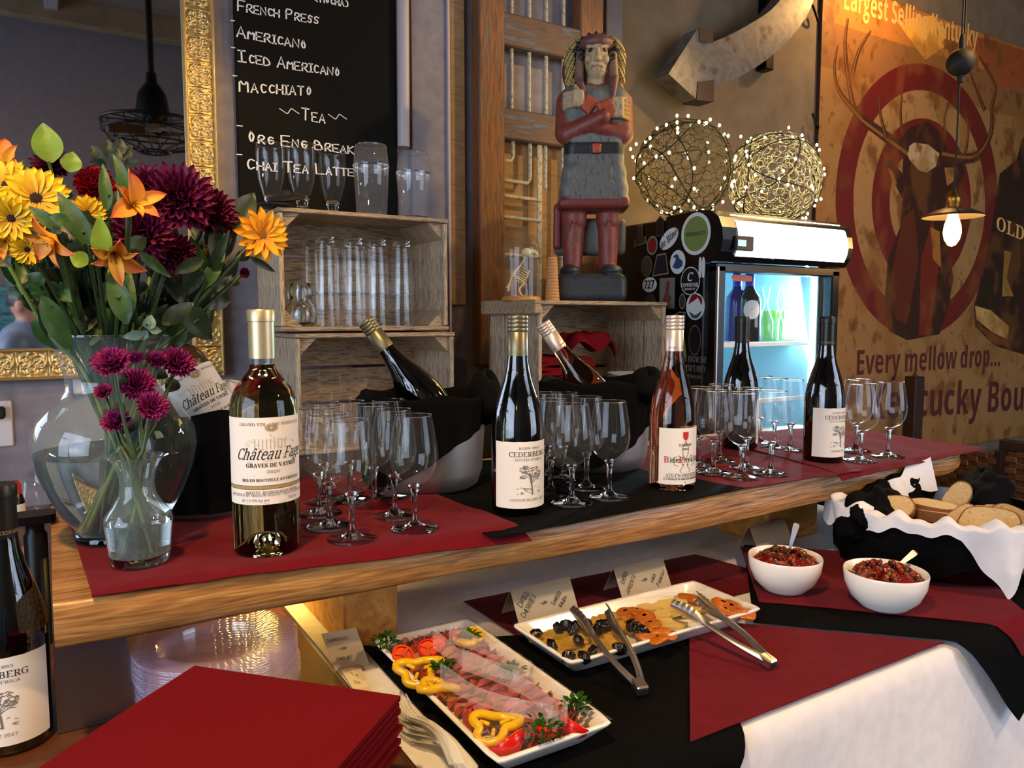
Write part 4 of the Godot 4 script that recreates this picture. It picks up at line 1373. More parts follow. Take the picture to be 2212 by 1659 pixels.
func fridge() -> void:
	var x0 := 1.648
	var x1 := 2.205
	var zf := -0.65
	var zb := -1.15
	var t := thing("display_fridge", "black glass-door display fridge with lit header and stickers on its side", "fridge")
	var g := G.new()
	g.box(Vector3(0.03, 0.78, zf - zb - 0.05), Vector3(x0 + 0.015, 1.41, (zf + zb) / 2 - 0.025), 0.004)
	g.box(Vector3(0.03, 0.78, zf - zb - 0.05), Vector3(x1 - 0.015, 1.41, (zf + zb) / 2 - 0.025), 0.004)
	g.box(Vector3(x1 - x0 - 0.06, 0.03, zf - zb - 0.05), Vector3((x0 + x1) / 2, 1.785, (zf + zb) / 2 - 0.025), 0.004)
	g.box(Vector3(x1 - x0 - 0.06, 0.06, zf - zb - 0.05), Vector3((x0 + x1) / 2, 1.052, (zf + zb) / 2 - 0.025), 0.004)
	part(t, "cabinet", g, M.black_gloss)
	g = G.new()
	var wx := (x0 + x1) / 2
	g.box(Vector3(x1 - x0 - 0.06, 0.68, 0.01), Vector3(wx, 1.42, zb + 0.01), 0.0)
	g.box(Vector3(0.006, 0.68, 0.42), Vector3(x0 + 0.034, 1.42, -0.915), 0.0)
	g.box(Vector3(0.006, 0.68, 0.42), Vector3(x1 - 0.034, 1.42, -0.915), 0.0)
	g.box(Vector3(x1 - x0 - 0.06, 0.006, 0.42), Vector3(wx, 1.762, -0.915), 0.0)
	g.box(Vector3(x1 - x0 - 0.06, 0.006, 0.42), Vector3(wx, 1.087, -0.915), 0.0)
	part(t, "white_liner", g, mat("fridge_liner", Color(0.74, 0.86, 0.9), 0.35))
	for sy in [1.415, 1.235]:
		g = G.new()
		for k in 23:
			g.bar(Vector3(x0 + 0.045 + 0.0205 * k, sy, -0.72), Vector3(x0 + 0.045 + 0.0205 * k, sy, -1.12), 0.003, 0.003, 0.0)
		g.bar(Vector3(x0 + 0.04, sy, -0.72), Vector3(x1 - 0.04, sy, -0.72), 0.005, 0.014, 0.001)
		g.bar(Vector3(x0 + 0.04, sy, -1.12), Vector3(x1 - 0.04, sy, -1.12), 0.005, 0.005, 0.001)
		part(t, "wire_shelf", g, M.white_paint)
	g = G.new()
	g.box(Vector3(x1 - x0 - 0.06, 0.02, 0.03), Vector3(wx, 1.747, -0.73), 0.003)
	part(t, "interior_light", g, glowing("fridge_light", Color(0.72, 0.9, 1.0), 4.0))
	g = G.new()
	g.box(Vector3(0.012, 0.52, 0.02), Vector3(x1 - 0.044, 1.42, -0.715), 0.003)
	part(t, "side_light", g, M.fridge_light)
	area("fridge_interior_light", Vector3(wx, 1.73, -0.74), Vector3(wx, 1.1, -0.98), Vector2(0.46, 0.03), Color(0.62, 0.88, 1.0), 13.0)
	area("fridge_side_light", Vector3(x1 - 0.045, 1.42, -0.72), Vector3(x0 + 0.1, 1.38, -0.95), Vector2(0.02, 0.5), Color(0.62, 0.9, 1.0), 3.5)
	# door with a frame, a pane and a handle strip
	var d := G.new()
	var fw := 0.038
	for r in [[Vector3(x0 + fw / 2, 1.345, 0), Vector3(fw, 0.61, 0.035)], [Vector3(x1 - fw / 2, 1.345, 0), Vector3(fw, 0.61, 0.035)], [Vector3(wx, 1.643, 0), Vector3(x1 - x0, 0.028, 0.035)], [Vector3(wx, 1.06, 0), Vector3(x1 - x0, 0.05, 0.035)]]:
		d.box(r[1], r[0] + Vector3(0, 0, zf - 0.018), 0.004)
	var door := part(t, "door", d, M.black_gloss)
	g = G.new()
	g.box(Vector3(x1 - x0 - 2 * fw + 0.01, 0.555, 0.005), Vector3(wx, 1.357, zf - 0.02), 0.0)
	part(door, "pane", g, M.thin_glass)
	g = G.new()
	g.box(Vector3(0.005, 0.6, 0.006), Vector3(x0 + 0.002, 1.345, zf + 0.002), 0.001)
	part(door, "chrome_strip", g, M.steel)
	g = G.new()
	g.prism(outline([Vector2(-0.035, -0.009), Vector2(0.035, -0.009), Vector2(0.042, 0), Vector2(0.035, 0.009), Vector2(-0.035, 0.009), Vector2(-0.042, 0)], 3), 0.001, Transform3D(Basis(), on_z(1603, 601, zf - 0.013)))
	part(door, "red_badge", g, mat("red_badge", Color(0.5, 0.05, 0.06), 0.4))
	# header light box with a bulging front
	g = G.new()
	var prof := PackedVector2Array([Vector2(-0.86, 1.807), Vector2(-0.72, 1.812), Vector2(-0.675, 1.806), Vector2(-0.645, 1.786), Vector2(-0.63, 1.755), Vector2(-0.626, 1.72), Vector2(-0.634, 1.686), Vector2(-0.652, 1.66), Vector2(-0.86, 1.658)])
	g.prism(prof, x1 + 0.025 - x0 + 0.006, Transform3D(Basis(Vector3(0, 0, 1), Vector3(0, 1, 0), Vector3(1, 0, 0)), Vector3(wx + 0.011, 0, 0)))
	var hd := part(t, "header", g, M.black_gloss)
	var arc := [Vector2(-0.661, 1.7965), Vector2(-0.638, 1.772), Vector2(-0.6285, 1.745), Vector2(-0.6245, 1.72), Vector2(-0.629, 1.696), Vector2(-0.639, 1.675)]
	g = G.new()
	var f := func(u: float, w: float):
		var k := w * 5.0
		var p: Vector2 = arc[int(k)].lerp(arc[mini(5, int(k) + 1)], k - int(k))
		return Vector3(lerpf(x0 + 0.055, x1 - 0.002, u), p.y, p.x + 0.0025)
	g.sheet(20, 15, f, 0.0, -1.0)
	part(hd, "light_panel", g, glowing("header_light_panel", Color(0.86, 0.97, 1.0), 3.2))
	area("header_light", Vector3(wx + 0.02, 1.72, -0.615), Vector3(wx - 0.5, 1.55, 1.0), Vector2(0.48, 0.1), Color(0.75, 0.93, 1.0), 0.5)
	g = G.new()
	var dp := on_z(1607, 526, -0.622)
	g.box(Vector3(0.075, 0.042, 0.01), dp, 0.003)
	var disp := part(hd, "control_box", g, M.black_matte)
	g = G.new()
	g.box(Vector3(0.032, 0.018, 0.002), dp + Vector3(-0.014, 0, 0.006), 0.0)
	part(disp, "display", g, glowing("display_glow", Color(0.6, 0.85, 0.9), 0.8))
	# stickers on the side
	var sx := x0 - 0.0042
	var side := Basis(Vector3(0, 0, 1), Vector3(0, 1, 0), Vector3(-1, 0, 0))
	var cols := {"white": Color(0.78, 0.8, 0.8), "green": Color(0.42, 0.5, 0.25), "black": Color(0.03, 0.03, 0.035), "red": Color(0.45, 0.06, 0.07), "gold": Color(0.5, 0.44, 0.28), "navy": Color(0.05, 0.07, 0.13), "olive": Color(0.2, 0.19, 0.15), "grey": Color(0.42, 0.41, 0.4), "blue": Color(0.12, 0.25, 0.38), "teal": Color(0.15, 0.32, 0.3), "brown": Color(0.4, 0.22, 0.14), "lime": Color(0.45, 0.5, 0.1)}
	for c in cols:
		mat("sticker_" + c, cols[c], 0.45)
	var list := [
		[1503, 505, 0.06, 0.062, 0.0, "white", "green", 0.82, "BREWING CO", "olive"], [1445, 516, 0.045, 0.026, 0.55, "white", "", 0.0, "de Bine", "black"], [1409, 530, 0.026, 0.03, 0.0, "grey", "red", 0.78, "", ""],
		[1397, 575, 0.026, 0.033, 0.0, "grey", "olive", 0.93, "", ""], [1464, 566, 0.033, 0.036, 0.0, "white", "", 0.0, "", ""], [1491, 607, 0.04, 0.042, 0.0, "white", "black", 0.93, "COPPERTAIL", "white"],
		[1403, 615, 0.034, 0.024, 0.0, "white", "", 0.0, "727", "black"], [1502, 662, 0.038, 0.04, 0.0, "white", "", 0.0, "", ""], [1405, 652, 0.026, 0.026, 0.0, "olive", "", 0.0, "", ""], [1474, 651, 0.014, 0.024, 0.0, "grey", "olive", 0.8, "", ""], [1501, 735, 0.025, 0.045, 0.0, "grey", "black", 0.93, "", ""],
	]
	for s in list:
		var c := on_x(s[0], s[1], sx)
		g = G.new()
		g.prism(ring_line(Vector2.ZERO, Vector2(s[2], s[3]), 28, s[4]), 0.0008, Transform3D(side, c))
		var o := part(t, "sticker", g, M["sticker_" + s[5]])
		if s[6] != "":
			g = G.new()
			g.prism(ring_line(Vector2.ZERO, Vector2(s[2], s[3]) * s[7], 28, s[4]), 0.0006, Transform3D(side, c + Vector3(-0.0006, 0, 0)))
			part(o, "sticker_print", g, M["sticker_" + s[6]])
		if s[8] != "":
			g = G.new()
			var high: float = 0.026 if s[8] == "727" else (0.011 if s[8] != "de Bine" else 0.02)
			var f2 := plane_map(c + Vector3(-0.0015, 0, 0), Vector3(0, sin(s[4]), cos(s[4])), Vector3(0, cos(s[4]), -sin(s[4])))
			type_set(g, s[8], high, f2, Vector2(0, -0.012 if s[8] == "COPPERTAIL" else 0.0), 0.8, 0.25 if s[8] == "de Bine" else 0.0, s[8] == "de Bine", true)
			if s[8] == "COPPERTAIL":
				type_set(g, "C", 0.026, f2, Vector2(0, 0.012), 1.0, 0.2, true, true)
				type_set(g, "BREWING CO", 0.005, f2, Vector2(0, -0.024), 1.0, 0.0, false, true)
			part(o, "sticker_lettering", g, M["sticker_" + s[9]])
	for s in [[1428, 572, [Vector2(-0.04, -0.035), Vector2(0.035, -0.03), Vector2(0.022, 0.035), Vector2(-0.02, 0.033)], "gold", "navy"], [1441, 632, [Vector2(-0.034, -0.05), Vector2(0.034, -0.05), Vector2(0.034, 0.045), Vector2(-0.034, 0.045)], "grey", ""], [1383, 512, [Vector2(-0.03, -0.03), Vector2(0.03, -0.022), Vector2(0.03, 0.0), Vector2(0.012, 0.002), Vector2(0.01, 0.04), Vector2(-0.012, 0.04), Vector2(-0.014, -0.002), Vector2(-0.03, -0.005)], "gold", "olive"], [1426, 490, [Vector2(-0.018, -0.03), Vector2(0.018, -0.03), Vector2(0.018, 0.02), Vector2(0, 0.034), Vector2(-0.018, 0.02)], "olive", "black"], [1468, 690, [Vector2(-0.024, -0.03), Vector2(0.024, -0.03), Vector2(0.024, 0.022), Vector2(-0.002, 0.024), Vector2(-0.024, 0.012)], "grey", "black"], [1474, 742, [Vector2(-0.012, -0.05), Vector2(0.02, -0.04), Vector2(0.008, 0.02), Vector2(-0.012, 0.02)], "lime", ""]]:
		var c := on_x(s[0], s[1], sx)
		g = G.new()
		var poly := PackedVector2Array(s[2])
		g.prism(poly, 0.0008, Transform3D(side, c))
		var o := part(t, "sticker", g, M["sticker_" + s[3]])
		if s[4] != "":
			var inner := PackedVector2Array()
			for p in poly:
				inner.append(p * 0.86)
			g = G.new()
			g.prism(inner, 0.0006, Transform3D(side, c + Vector3(-0.0006, 0, 0)))
			part(o, "sticker_print", g, M["sticker_" + s[4]])
		if s[0] == 1441:
			g = G.new()
			g.prism(outline([Vector2(0.0, -0.04), Vector2(0.02, -0.02), Vector2(0.008, 0.0), Vector2(0.012, 0.03), Vector2(-0.002, 0.035), Vector2(-0.008, 0.0), Vector2(-0.018, -0.03)]), 0.0006, Transform3D(side, c + Vector3(-0.0006, 0, 0)))
			part(o, "sticker_print", g, M.sticker_brown)
		if s[0] == 1468:
			g = G.new()
			type_set(g, "LIQUID", 0.012, plane_map(c + Vector3(-0.0015, 0, 0), Vector3(0, 0, 1), Vector3.UP), Vector2.ZERO, 0.8, 0.0, false, true)
			part(o, "sticker_lettering", g, M.sticker_grey)
	# bird, leaf and figure prints
	for s in [[1464, 566, "blue", [Vector2(-0.022, -0.014), Vector2(0.0, -0.021), Vector2(0.02, -0.012), Vector2(0.02, 0.002), Vector2(0.008, 0.01), Vector2(0.002, 0.02), Vector2(-0.006, 0.024), Vector2(-0.02, 0.016), Vector2(-0.008, 0.012), Vector2(-0.012, 0.0)]], [1496, 650, "red", [Vector2(-0.016, -0.01), Vector2(0.02, 0.008), Vector2(0.016, 0.02), Vector2(-0.004, 0.016)]], [1509, 650, "red", [Vector2(-0.008, 0.018), Vector2(0.012, 0.01), Vector2(0.014, -0.012), Vector2(0.002, 0.004)]], [1502, 676, "teal", [Vector2(-0.026, 0.006), Vector2(0, -0.006), Vector2(0.026, 0.006), Vector2(0.012, -0.014), Vector2(-0.012, -0.014)]], [1513, 576, "white", [Vector2(-0.005, -0.03), Vector2(0.004, -0.03), Vector2(0.006, 0.01), Vector2(0.002, 0.026), Vector2(-0.004, 0.026), Vector2(-0.006, 0.005)]], [1520, 576, "white", [Vector2(-0.005, -0.03), Vector2(0.004, -0.03), Vector2(0.006, 0.01), Vector2(0.002, 0.026), Vector2(-0.004, 0.026), Vector2(-0.006, 0.005)]]]:
		g = G.new()
		g.prism(outline(s[3], 4), 0.0006, Transform3D(side, on_x(s[0], s[1], sx) + Vector3(-0.0008, 0, 0)))
		part(t, "sticker", g, M["sticker_" + s[2]])
	g = G.new()
	for l in [["YOU KNOW SHE", 1497, 776, 0.018], ["DOESN'T OBEY", 1497, 796, 0.018], ["girltours.com", 1499, 813, 0.011]]:
		type_set(g, l[0], l[3], plane_map(on_x(l[1], l[2], sx - 0.0008), Vector3(0, 0, 1), Vector3.UP), Vector2.ZERO, 0.58, 0.0, false, true)
	part(t, "sticker_lettering", g, M.sticker_grey)
	# things inside the fridge
	var cool := [["blue-capped wine bottle in the fridge nearest the door frame", 1589, -0.79], ["blue-capped wine bottle in the fridge with a round white label", 1616, -0.755]]
	for k in 2:
		var p := on_z(cool[k][1], 760, cool[k][2])
		var b := thing("chilled_bottle", "dark " + cool[k][0], "bottle", Vector3(p.x, 1.4235, cool[k][2]), 0.0, "chilled bottles in the fridge")
		g = G.new()
		g.lathe([Vector2(0, 0), Vector2(0.036, 0), Vector2(0.037, 0.003), Vector2(0.037, 0.12), Vector2(0.034, 0.14), Vector2(0.016, 0.165), Vector2(0.0135, 0.18), Vector2(0.0135, 0.2)], 28)
		part(b, "glass_body", g, M.dark_bottle if k == 1 else mat("blue_bottle", Color(0.04, 0.06, 0.4), 0.1))
		g = G.new()
		g.lathe([Vector2(0.0143, 0.172), Vector2(0.0143, 0.225), Vector2(0.012, 0.227), Vector2(0, 0.227)], 24)
		part(b, "capsule", g, mat("blue_capsule", Color(0.03, 0.1, 0.7), 0.35))
		if k == 1:
			g = G.new()
			var rm := round_map(Vector3(0, 0.1, 0), 0.0374, -0.6)
			var disc := func(u: float, w: float): return rm.call(Vector2(cos(w * TAU), sin(w * TAU) * 1.1) * 0.027 * u)[0]
			g.sheet(4, 24, disc, 0.0, -1.0)
			part(b, "round_label", g, M.paper)
	for k in 3:
		var p := on_z([1662, 1702, 1645][k], 757, [-0.75, -0.745, -0.83][k])
		g = G.new()
		g.lathe([Vector2(0, 0.002), Vector2(0.04, 0.0), Vector2(0.042, 0.005), Vector2(0.042, 0.06), Vector2(0.022, 0.115), Vector2(0.02, 0.13), Vector2(0.03, 0.17), Vector2(0.034, 0.176)], 28)
		single("glass_carafe", "clear empty glass carafe in the fridge, %s" % ["in the middle", "in front of the green carton", "at the back"][k], "carafe", g, M.thin_glass, "carafes in the fridge", Vector3(p.x, 1.4235, [-0.75, -0.745, -0.83][k]))
	for k in 2:
		var p := on_z([1690, 1672][k], 757, [-0.815, -0.84][k])
		var b := thing("juice_carton", ["lime green juice carton behind the foremost carafe", "lime green juice carton further left in the fridge"][k], "carton", Vector3(p.x, 1.4235, [-0.815, -0.84][k]), 0.0, "juice cartons in the fridge")
		g = G.new()
		g.box(Vector3(0.062, 0.1, 0.06), Vector3(0, 0.05, 0), 0.003)
		part(b, "carton_body", g, mat("carton_green", Color(0.5, 0.68, 0.1), 0.5))
		g = G.new()
		for j in 6:
			g.box(Vector3(0.035, 0.003, 0.0006), Vector3(-0.005 + 0.003 * (j % 2), 0.03 + 0.011 * j, 0.0304), 0.0)
		part(b, "print", g, M.ink_grey)


func wire_balls() -> void:
	var bulb := G.new()
	bulb.ball(Vector3.ZERO, Vector3(0.0042, 0.0055, 0.0042), 8, 6)
	var bm := bulb.mesh()
	var glow := glowing("fairy_light_glow", Color(1.0, 0.9, 0.62), 9.0)
	var wire := [mat("dull_wire", Color(0.3, 0.28, 0.22), 0.4, 0.8), mat("silver_wire", Color(0.66, 0.66, 0.64), 0.3, 0.9)]
	for b in 2:
		var z := -0.87
		var c := on_z([1478, 1672][b], [368, 372][b], z)
		var r: float = [0.146, 0.152][b]
		c.y = 1.812 + r + 0.004
		var t := thing("wire_ball", ["open wire netting ball wound with fairy lights, beside the statue", "ball of dense silver wire rings wound with fairy lights above the fridge"][b], "ornament", c, 0.0, "lit wire balls on the fridge")
		var g := G.new()
		var n: int = [230, 260][b]
		for k in n:
			var y := 1.0 - 2.0 * (k + 0.5) / n
			var a := k * 2.39996
			var d := Vector3(sqrt(1 - y * y) * cos(a), y, sqrt(1 - y * y) * sin(a))
			var rr: float = [0.0195, 0.0175][b] * (1.0 + 0.25 * sin(k * 7.7))
			var side := d.cross(Vector3(0.3, 1, 0.2)).normalized()
			var up := side.cross(d)
			var pts := []
			var seg := 7 if b == 0 else 10
			for j in seg + 1:
				var an := TAU * j / seg
				pts.append((d * r * (1.0 + 0.02 * sin(k * 3.1)) + (side * cos(an) + up * sin(an)) * rr).limit_length(r * 1.03))
			g.tube(pts, [0.0014, 0.0022][b], 5, false)
		part(t, "wire_netting", g, wire[b])
		g = G.new()
		var spots := []
		for l in 5:
			var ax := Vector3(sin(l * 2.3 + b), cos(l * 1.7), sin(l * 0.9 + 1.0)).normalized()
			var s := ax.cross(Vector3(0.2, 0.9, 0.4)).normalized()
			var u := ax.cross(s)
			var pts := []
			for j in 41:
				var an := TAU * j / 40.0
				var p := (s * cos(an) + u * sin(an) + ax * (0.35 * sin(an * 2.0 + l))).normalized() * r * (1.03 + 0.015 * sin(an * 7.0 + l))
				if p.y < -r * 0.97:
					p.y = -r * 0.97
				pts.append(p)
				if j % 3 == 0:
					spots.append(p + p.normalized() * (0.004 + 0.012 * rng.randf()) + Vector3(rng.randf() - 0.5, rng.randf() - 0.5, rng.randf() - 0.5) * 0.03)
			g.tube(pts, 0.0022, 5, false)
		var cable := part(t, "fairy_light_cable", g, M.black_matte)
		for p in spots:
			if p.y < -r * 0.94:
				p.y = -r * 0.9
			part(cable, "fairy_light", bm, glow).position = p
		omni("fairy_light_glow", c, Color(1.0, 0.86, 0.48), 0.085, 0.12)


func fill(img: Image, poly: Array, col: Color) -> void:
	var lo := 1e9
	var hi := -1e9
	for p in poly:
		lo = minf(lo, p.y)
		hi = maxf(hi, p.y)
	for y in range(maxi(0, int(lo)), mini(img.get_height() - 1, int(hi)) + 1):
		var xs := []
		for k in poly.size():
			var a: Vector2 = poly[k]
			var b: Vector2 = poly[(k + 1) % poly.size()]
			if (a.y <= y + 0.5) != (b.y <= y + 0.5):
				xs.append(a.x + (y + 0.5 - a.y) / (b.y - a.y) * (b.x - a.x))
		xs.sort()
		for k in range(0, xs.size() - 1, 2):
			img.fill_rect(Rect2i(int(xs[k]), y, maxi(1, int(xs[k + 1]) - int(xs[k])), 1), col)


func flat_on(x: float, y: float, z: float) -> Vector2:
	var q := on_z(x, y, z)
	return Vector2(q.x, q.y)


func sign_and_mural() -> void:
	# metal arrow
	var t := thing("arrow_sign", "curved metal arrow sign with flaking paint pointing down at the wire balls", "sign")
	var zc := WALL + 0.1
	var p := func(x: float, y: float): return flat_on(x, y, zc)
	var low := [p.call(1525, 192), p.call(1580, 172), p.call(1640, 135), p.call(1695, 85), p.call(1735, 25), p.call(1752, -40)]
	var top := [p.call(1690, -40), p.call(1678, -5), p.call(1650, 28), p.call(1610, 55), p.call(1565, 80), p.call(1525, 97)]
	var poly := PackedVector2Array([p.call(1430, 165), p.call(1492, 68), p.call(1523, 70)])
	var pts3 := []
	for q in [low, top]:
		var l := []
		for v in q:
			l.append(Vector3(v.x, v.y, 0))
		pts3.append(curve(l, 4))
	for k in range(pts3[1].size() - 1, -1, -1):
		poly.append(Vector2(pts3[1][k].x, pts3[1][k].y))
	for k in range(pts3[0].size() - 1, -1, -1):
		poly.append(Vector2(pts3[0][k].x, pts3[0][k].y))
	poly.append(p.call(1525, 224))
	poly.append(p.call(1490, 220))
	var g := G.new()
	g.prism(poly, 0.07, Transform3D(Basis(), Vector3(0, 0, zc)))
	part(t, "arrow_body", g, grained("worn_sign_paint", [Color(0.26, 0.17, 0.11), Color(0.4, 0.38, 0.37), Color(0.46, 0.45, 0.45), Color(0.4, 0.38, 0.34), Color(0.47, 0.46, 0.45)], Vector3(2.2, 2.2, 2.2), 0.4, 0.008, 71))
	M.worn_sign_paint.metallic = 0.35
	for q in [[[1494, 67], [1524, 69], [1525, 99], [1496, 96]], [[1492, 182], [1526, 178], [1526, 225], [1489, 221]]]:
		var quad := PackedVector2Array()
		for c in q:
			quad.append(p.call(c[0], c[1]))
		g = G.new()
		g.prism(quad, 0.076, Transform3D(Basis(), Vector3(0, 0, zc)))
		part(t, "barb_plate", g, mat("rusty_plate", Color(0.24, 0.18, 0.14), 0.6, 0.3))
	g = G.new()
	g.box(Vector3(0.05, 0.4, 0.05), Vector3(2.6, 2.72, WALL + 0.027), 0.003)
	part(t, "wall_bracket", g, M.black_steel)
	# printed mural
	var X0 := 2.965
	var X1 := 5.5
	var Y0 := 0.8
	var Y1 := 2.98
	var W := 1000
	var H := 860
	var zz := WALL + 0.02
	var mp := func(x: float, y: float): return Vector2((flat_on(x, y, zz).x - X0) / (X1 - X0) * W, (Y1 - flat_on(x, y, zz).y) / (Y1 - Y0) * H)
	var wp := func(x: float, y: float): return Vector2((x - X0) / (X1 - X0) * W, (Y1 - y) / (Y1 - Y0) * H)
	var img := Image.create(W, H, false, Image.FORMAT_RGBA8)
	img.fill(Color(0.58, 0.43, 0.25))
	var red := Color(0.38, 0.1, 0.08)
	img.fill_rect(Rect2i(0, 0, W, int(wp.call(3, 2.6).y)), Color(0.52, 0.36, 0.2))
	img.fill_rect(Rect2i(0, 0, W, int(wp.call(3, 2.8).y)), Color(0.68, 0.44, 0.2))
	fill(img, [wp.call(3.5, 2.9), wp.call(3.8, 2.98), wp.call(4.0, 2.9), wp.call(3.75, 2.76)], Color(0.9, 0.66, 0.25))
	fill(img, [wp.call(4.1, 2.95), wp.call(4.9, 2.98), wp.call(5.1, 2.86), wp.call(4.4, 2.72)], Color(0.6, 0.3, 0.16))
	var ring := func(r: float, c: Color):
		var pts := []
		for k in 90:
			pts.append(wp.call(3.8 + r * cos(TAU * k / 90), 2.07 + r * 0.96 * sin(TAU * k / 90)))
		fill(img, pts, c)
	var cream := Color(0.6, 0.46, 0.28)
	ring.call(0.7, red)
	ring.call(0.57, cream)
	ring.call(0.43, red)
	ring.call(0.29, cream)
	var brown := Color(0.2, 0.1, 0.06)
	var stag := func(q: Array, c: Color):
		var pts := []
		for k in q:
			pts.append(mp.call(k[0], k[1]))
		fill(img, pts, c)
	stag.call([[1912, 350], [1925, 345], [1950, 375], [1952, 330], [1945, 300], [1965, 275], [2005, 262], [2035, 290], [2048, 330], [2075, 345], [2085, 370], [2070, 420], [2050, 430], [2040, 455], [2045, 520], [2060, 600], [2050, 660], [2030, 722], [1960, 735], [1920, 715], [1912, 640], [1918, 560], [1945, 490], [1950, 430], [1935, 400]], brown)
	stag.call([[1950, 470], [1975, 450], [1985, 560], [1960, 700], [1935, 690], [1925, 600]], Color(0.34, 0.14, 0.07))
	stag.call([[1990, 560], [2015, 470], [2030, 560], [2010, 722], [1985, 725]], Color(0.42, 0.13, 0.06))
	stag.call([[1955, 322], [1975, 308], [2005, 312], [2030, 332], [2022, 360], [2002, 373], [1985, 368], [1965, 345]], Color(0.7, 0.6, 0.45))
	stag.call([[1918, 362], [1930, 372], [1938, 400], [1928, 392]], Color(0.6, 0.42, 0.2))
	stag.call([[2040, 362], [2068, 362], [2060, 392], [2046, 402]], Color(0.6, 0.42, 0.2))
	stag.call([[2010, 490], [2030, 500], [2034, 580], [2016, 560]], Color(0.62, 0.4, 0.16))
	var horn := func(q: Array, w0: float, w1: float):
		var l := []
		for k in q:
			var v: Vector2 = mp.call(k[0], k[1])
			l.append(Vector3(v.x, v.y, 0))
		l = curve(l, 6)
		for k in l.size() - 1:
			var a := Vector2(l[k].x, l[k].y)
			var b := Vector2(l[k + 1].x, l[k + 1].y)
			var o := (b - a).orthogonal().normalized()
			var wa := lerpf(w0, w1, float(k) / l.size())
			fill(img, [a + o * wa, b + o * wa, b - o * wa, a - o * wa], Color(0.24, 0.13, 0.07))
			fill(img, [a + o * wa * 0.5, b + o * wa * 0.5, b - o * wa * 0.1, a - o * wa * 0.1], Color(0.5, 0.34, 0.16))
	horn.call([[1962, 330], [1900, 285], [1852, 245], [1836, 190], [1826, 100], [1832, 40]], 12.0, 2.5)
	horn.call([[1856, 250], [1815, 200], [1803, 150], [1810, 98]], 7.0, 1.5)
	horn.call([[1842, 160], [1856, 110], [1882, 66]], 6.0, 1.5)
	horn.call([[1915, 300], [1903, 250], [1898, 205]], 6.0, 1.5)
	horn.call([[1948, 285], [1946, 240], [1950, 195]], 5.0, 1.5)
	horn.call([[2035, 335], [2105, 340], [2140, 290], [2143, 230], [2150, 185], [2115, 122]], 12.0, 2.0)
	horn.call([[2128, 240], [2108, 190], [2090, 140]], 6.0, 1.5)
	horn.call([[2085, 335], [2092, 280], [2084, 232]], 6.0, 1.5)
	horn.call([[2045, 300], [2040, 260], [2052, 215]], 5.0, 1.5)
	# printed bottle at the far side
	stag.call([[2260, 250], [2208, 300], [2196, 345], [2160, 375], [2150, 440], [2132, 560], [2104, 660], [2106, 705], [2150, 748], [2300, 790], [2330, 300]], Color(0.15, 0.09, 0.06))
	stag.call([[2106, 660], [2140, 670], [2180, 705], [2178, 735], [2140, 715], [2110, 690]], Color(0.75, 0.6, 0.35))
	stag.call([[2112, 702], [2150, 722], [2180, 740], [2180, 750], [2140, 738]], Color(0.42, 0.2, 0.09))
	stag.call([[2170, 540], [2185, 545], [2175, 600], [2190, 640], [2165, 640]], Color(0.6, 0.46, 0.2))
	# stains and scuffs with their own outlines
	for layer in [[0.012, 0.22, Color(0.38, 0.22, 0.08), 71, 0.7], [0.04, 0.33, Color(0.3, 0.18, 0.08), 72, 0.5], [0.006, 0.1, Color(0.5, 0.33, 0.14), 73, 0.5]]:
		var no := FastNoiseLite.new()
		no.frequency = layer[0]
		no.seed = layer[3]
		no.fractal_octaves = 5
		for y in range(0, H, 2):
			for x in range(0, W, 2):
				var v := no.get_noise_2d(x, y * 0.8)
				if v > layer[1]:
					var k := clampf((v - layer[1]) * 4.0, 0.0, 1.0) * float(layer[4])
					for q in [[0, 0], [1, 0], [0, 1], [1, 1]]:
						img.set_pixel(x + q[0], y + q[1], img.get_pixel(x + q[0], y + q[1]).lerp(layer[2], k))
	img.generate_mipmaps()
	t = thing("printed_mural", "large printed mural of a stag's head on a red target with bourbon slogan", "mural")
	var m := mat("mural_print", Color(1, 1, 1), 0.38)
	m.albedo_texture = ImageTexture.create_from_image(img)
	g = G.new()
	var a0 := g.vert(Vector3(X0, Y0, zz), Vector3(0, 0, 1), Vector2(0, 1))
	var a1 := g.vert(Vector3(X1, Y0, zz), Vector3(0, 0, 1), Vector2(1, 1))
	var a2 := g.vert(Vector3(X1, Y1, zz), Vector3(0, 0, 1), Vector2(1, 0))
	var a3 := g.vert(Vector3(X0, Y1, zz), Vector3(0, 0, 1), Vector2(0, 0))
	g.quad(a0, a1, a2, a3)
	part(t, "print_sheet", g, m)
	g = G.new()
	g.box(Vector3(X1 - X0 + 0.004, Y1 - Y0 + 0.004, 0.016), Vector3((X0 + X1) / 2, (Y0 + Y1) / 2, zz - 0.009), 0.001)
	part(t, "panel", g, M.dark_wood)
	g = G.new()
	var line := func(words: String, ax: float, ay: float, bx: float, by: float, high: float, gg: G, serif := false):
		var a := on_z(ax, ay, zz + 0.001)
		var b := on_z(bx, by, zz + 0.001)
		var probe := G.new()
		type_set(probe, words, high, plane_map(Vector3.ZERO, Vector3.RIGHT, Vector3.UP), Vector2.ZERO, 1.0, 0.0, serif, true)
		var lo := 1e9
		var hi := -1e9
		for v in probe.v:
			lo = minf(lo, v.x)
			hi = maxf(hi, v.x)
		var k := (b - a).length() / (hi - lo)
		type_set(gg, words, high, plane_map((a + b) / 2, (b - a).normalized(), Vector3.UP), Vector2(0, high * 0.35), k, 0.0, serif, true)
	line.call("Every mellow drop...", 1850, 803, 2160, 784, 0.115, g)
	line.call("Kentucky Bourbon", 1880, 897, 2300, 872, 0.17, g)
	part(t, "slogan_lettering", g, M.ink_brown)
	g = G.new()
	line.call("Largest Selling Kentucky", 1822, 12, 2110, 98, 0.1, g)
	line.call("OLD STAG", 2152, 492, 2290, 548, 0.075, g, true)
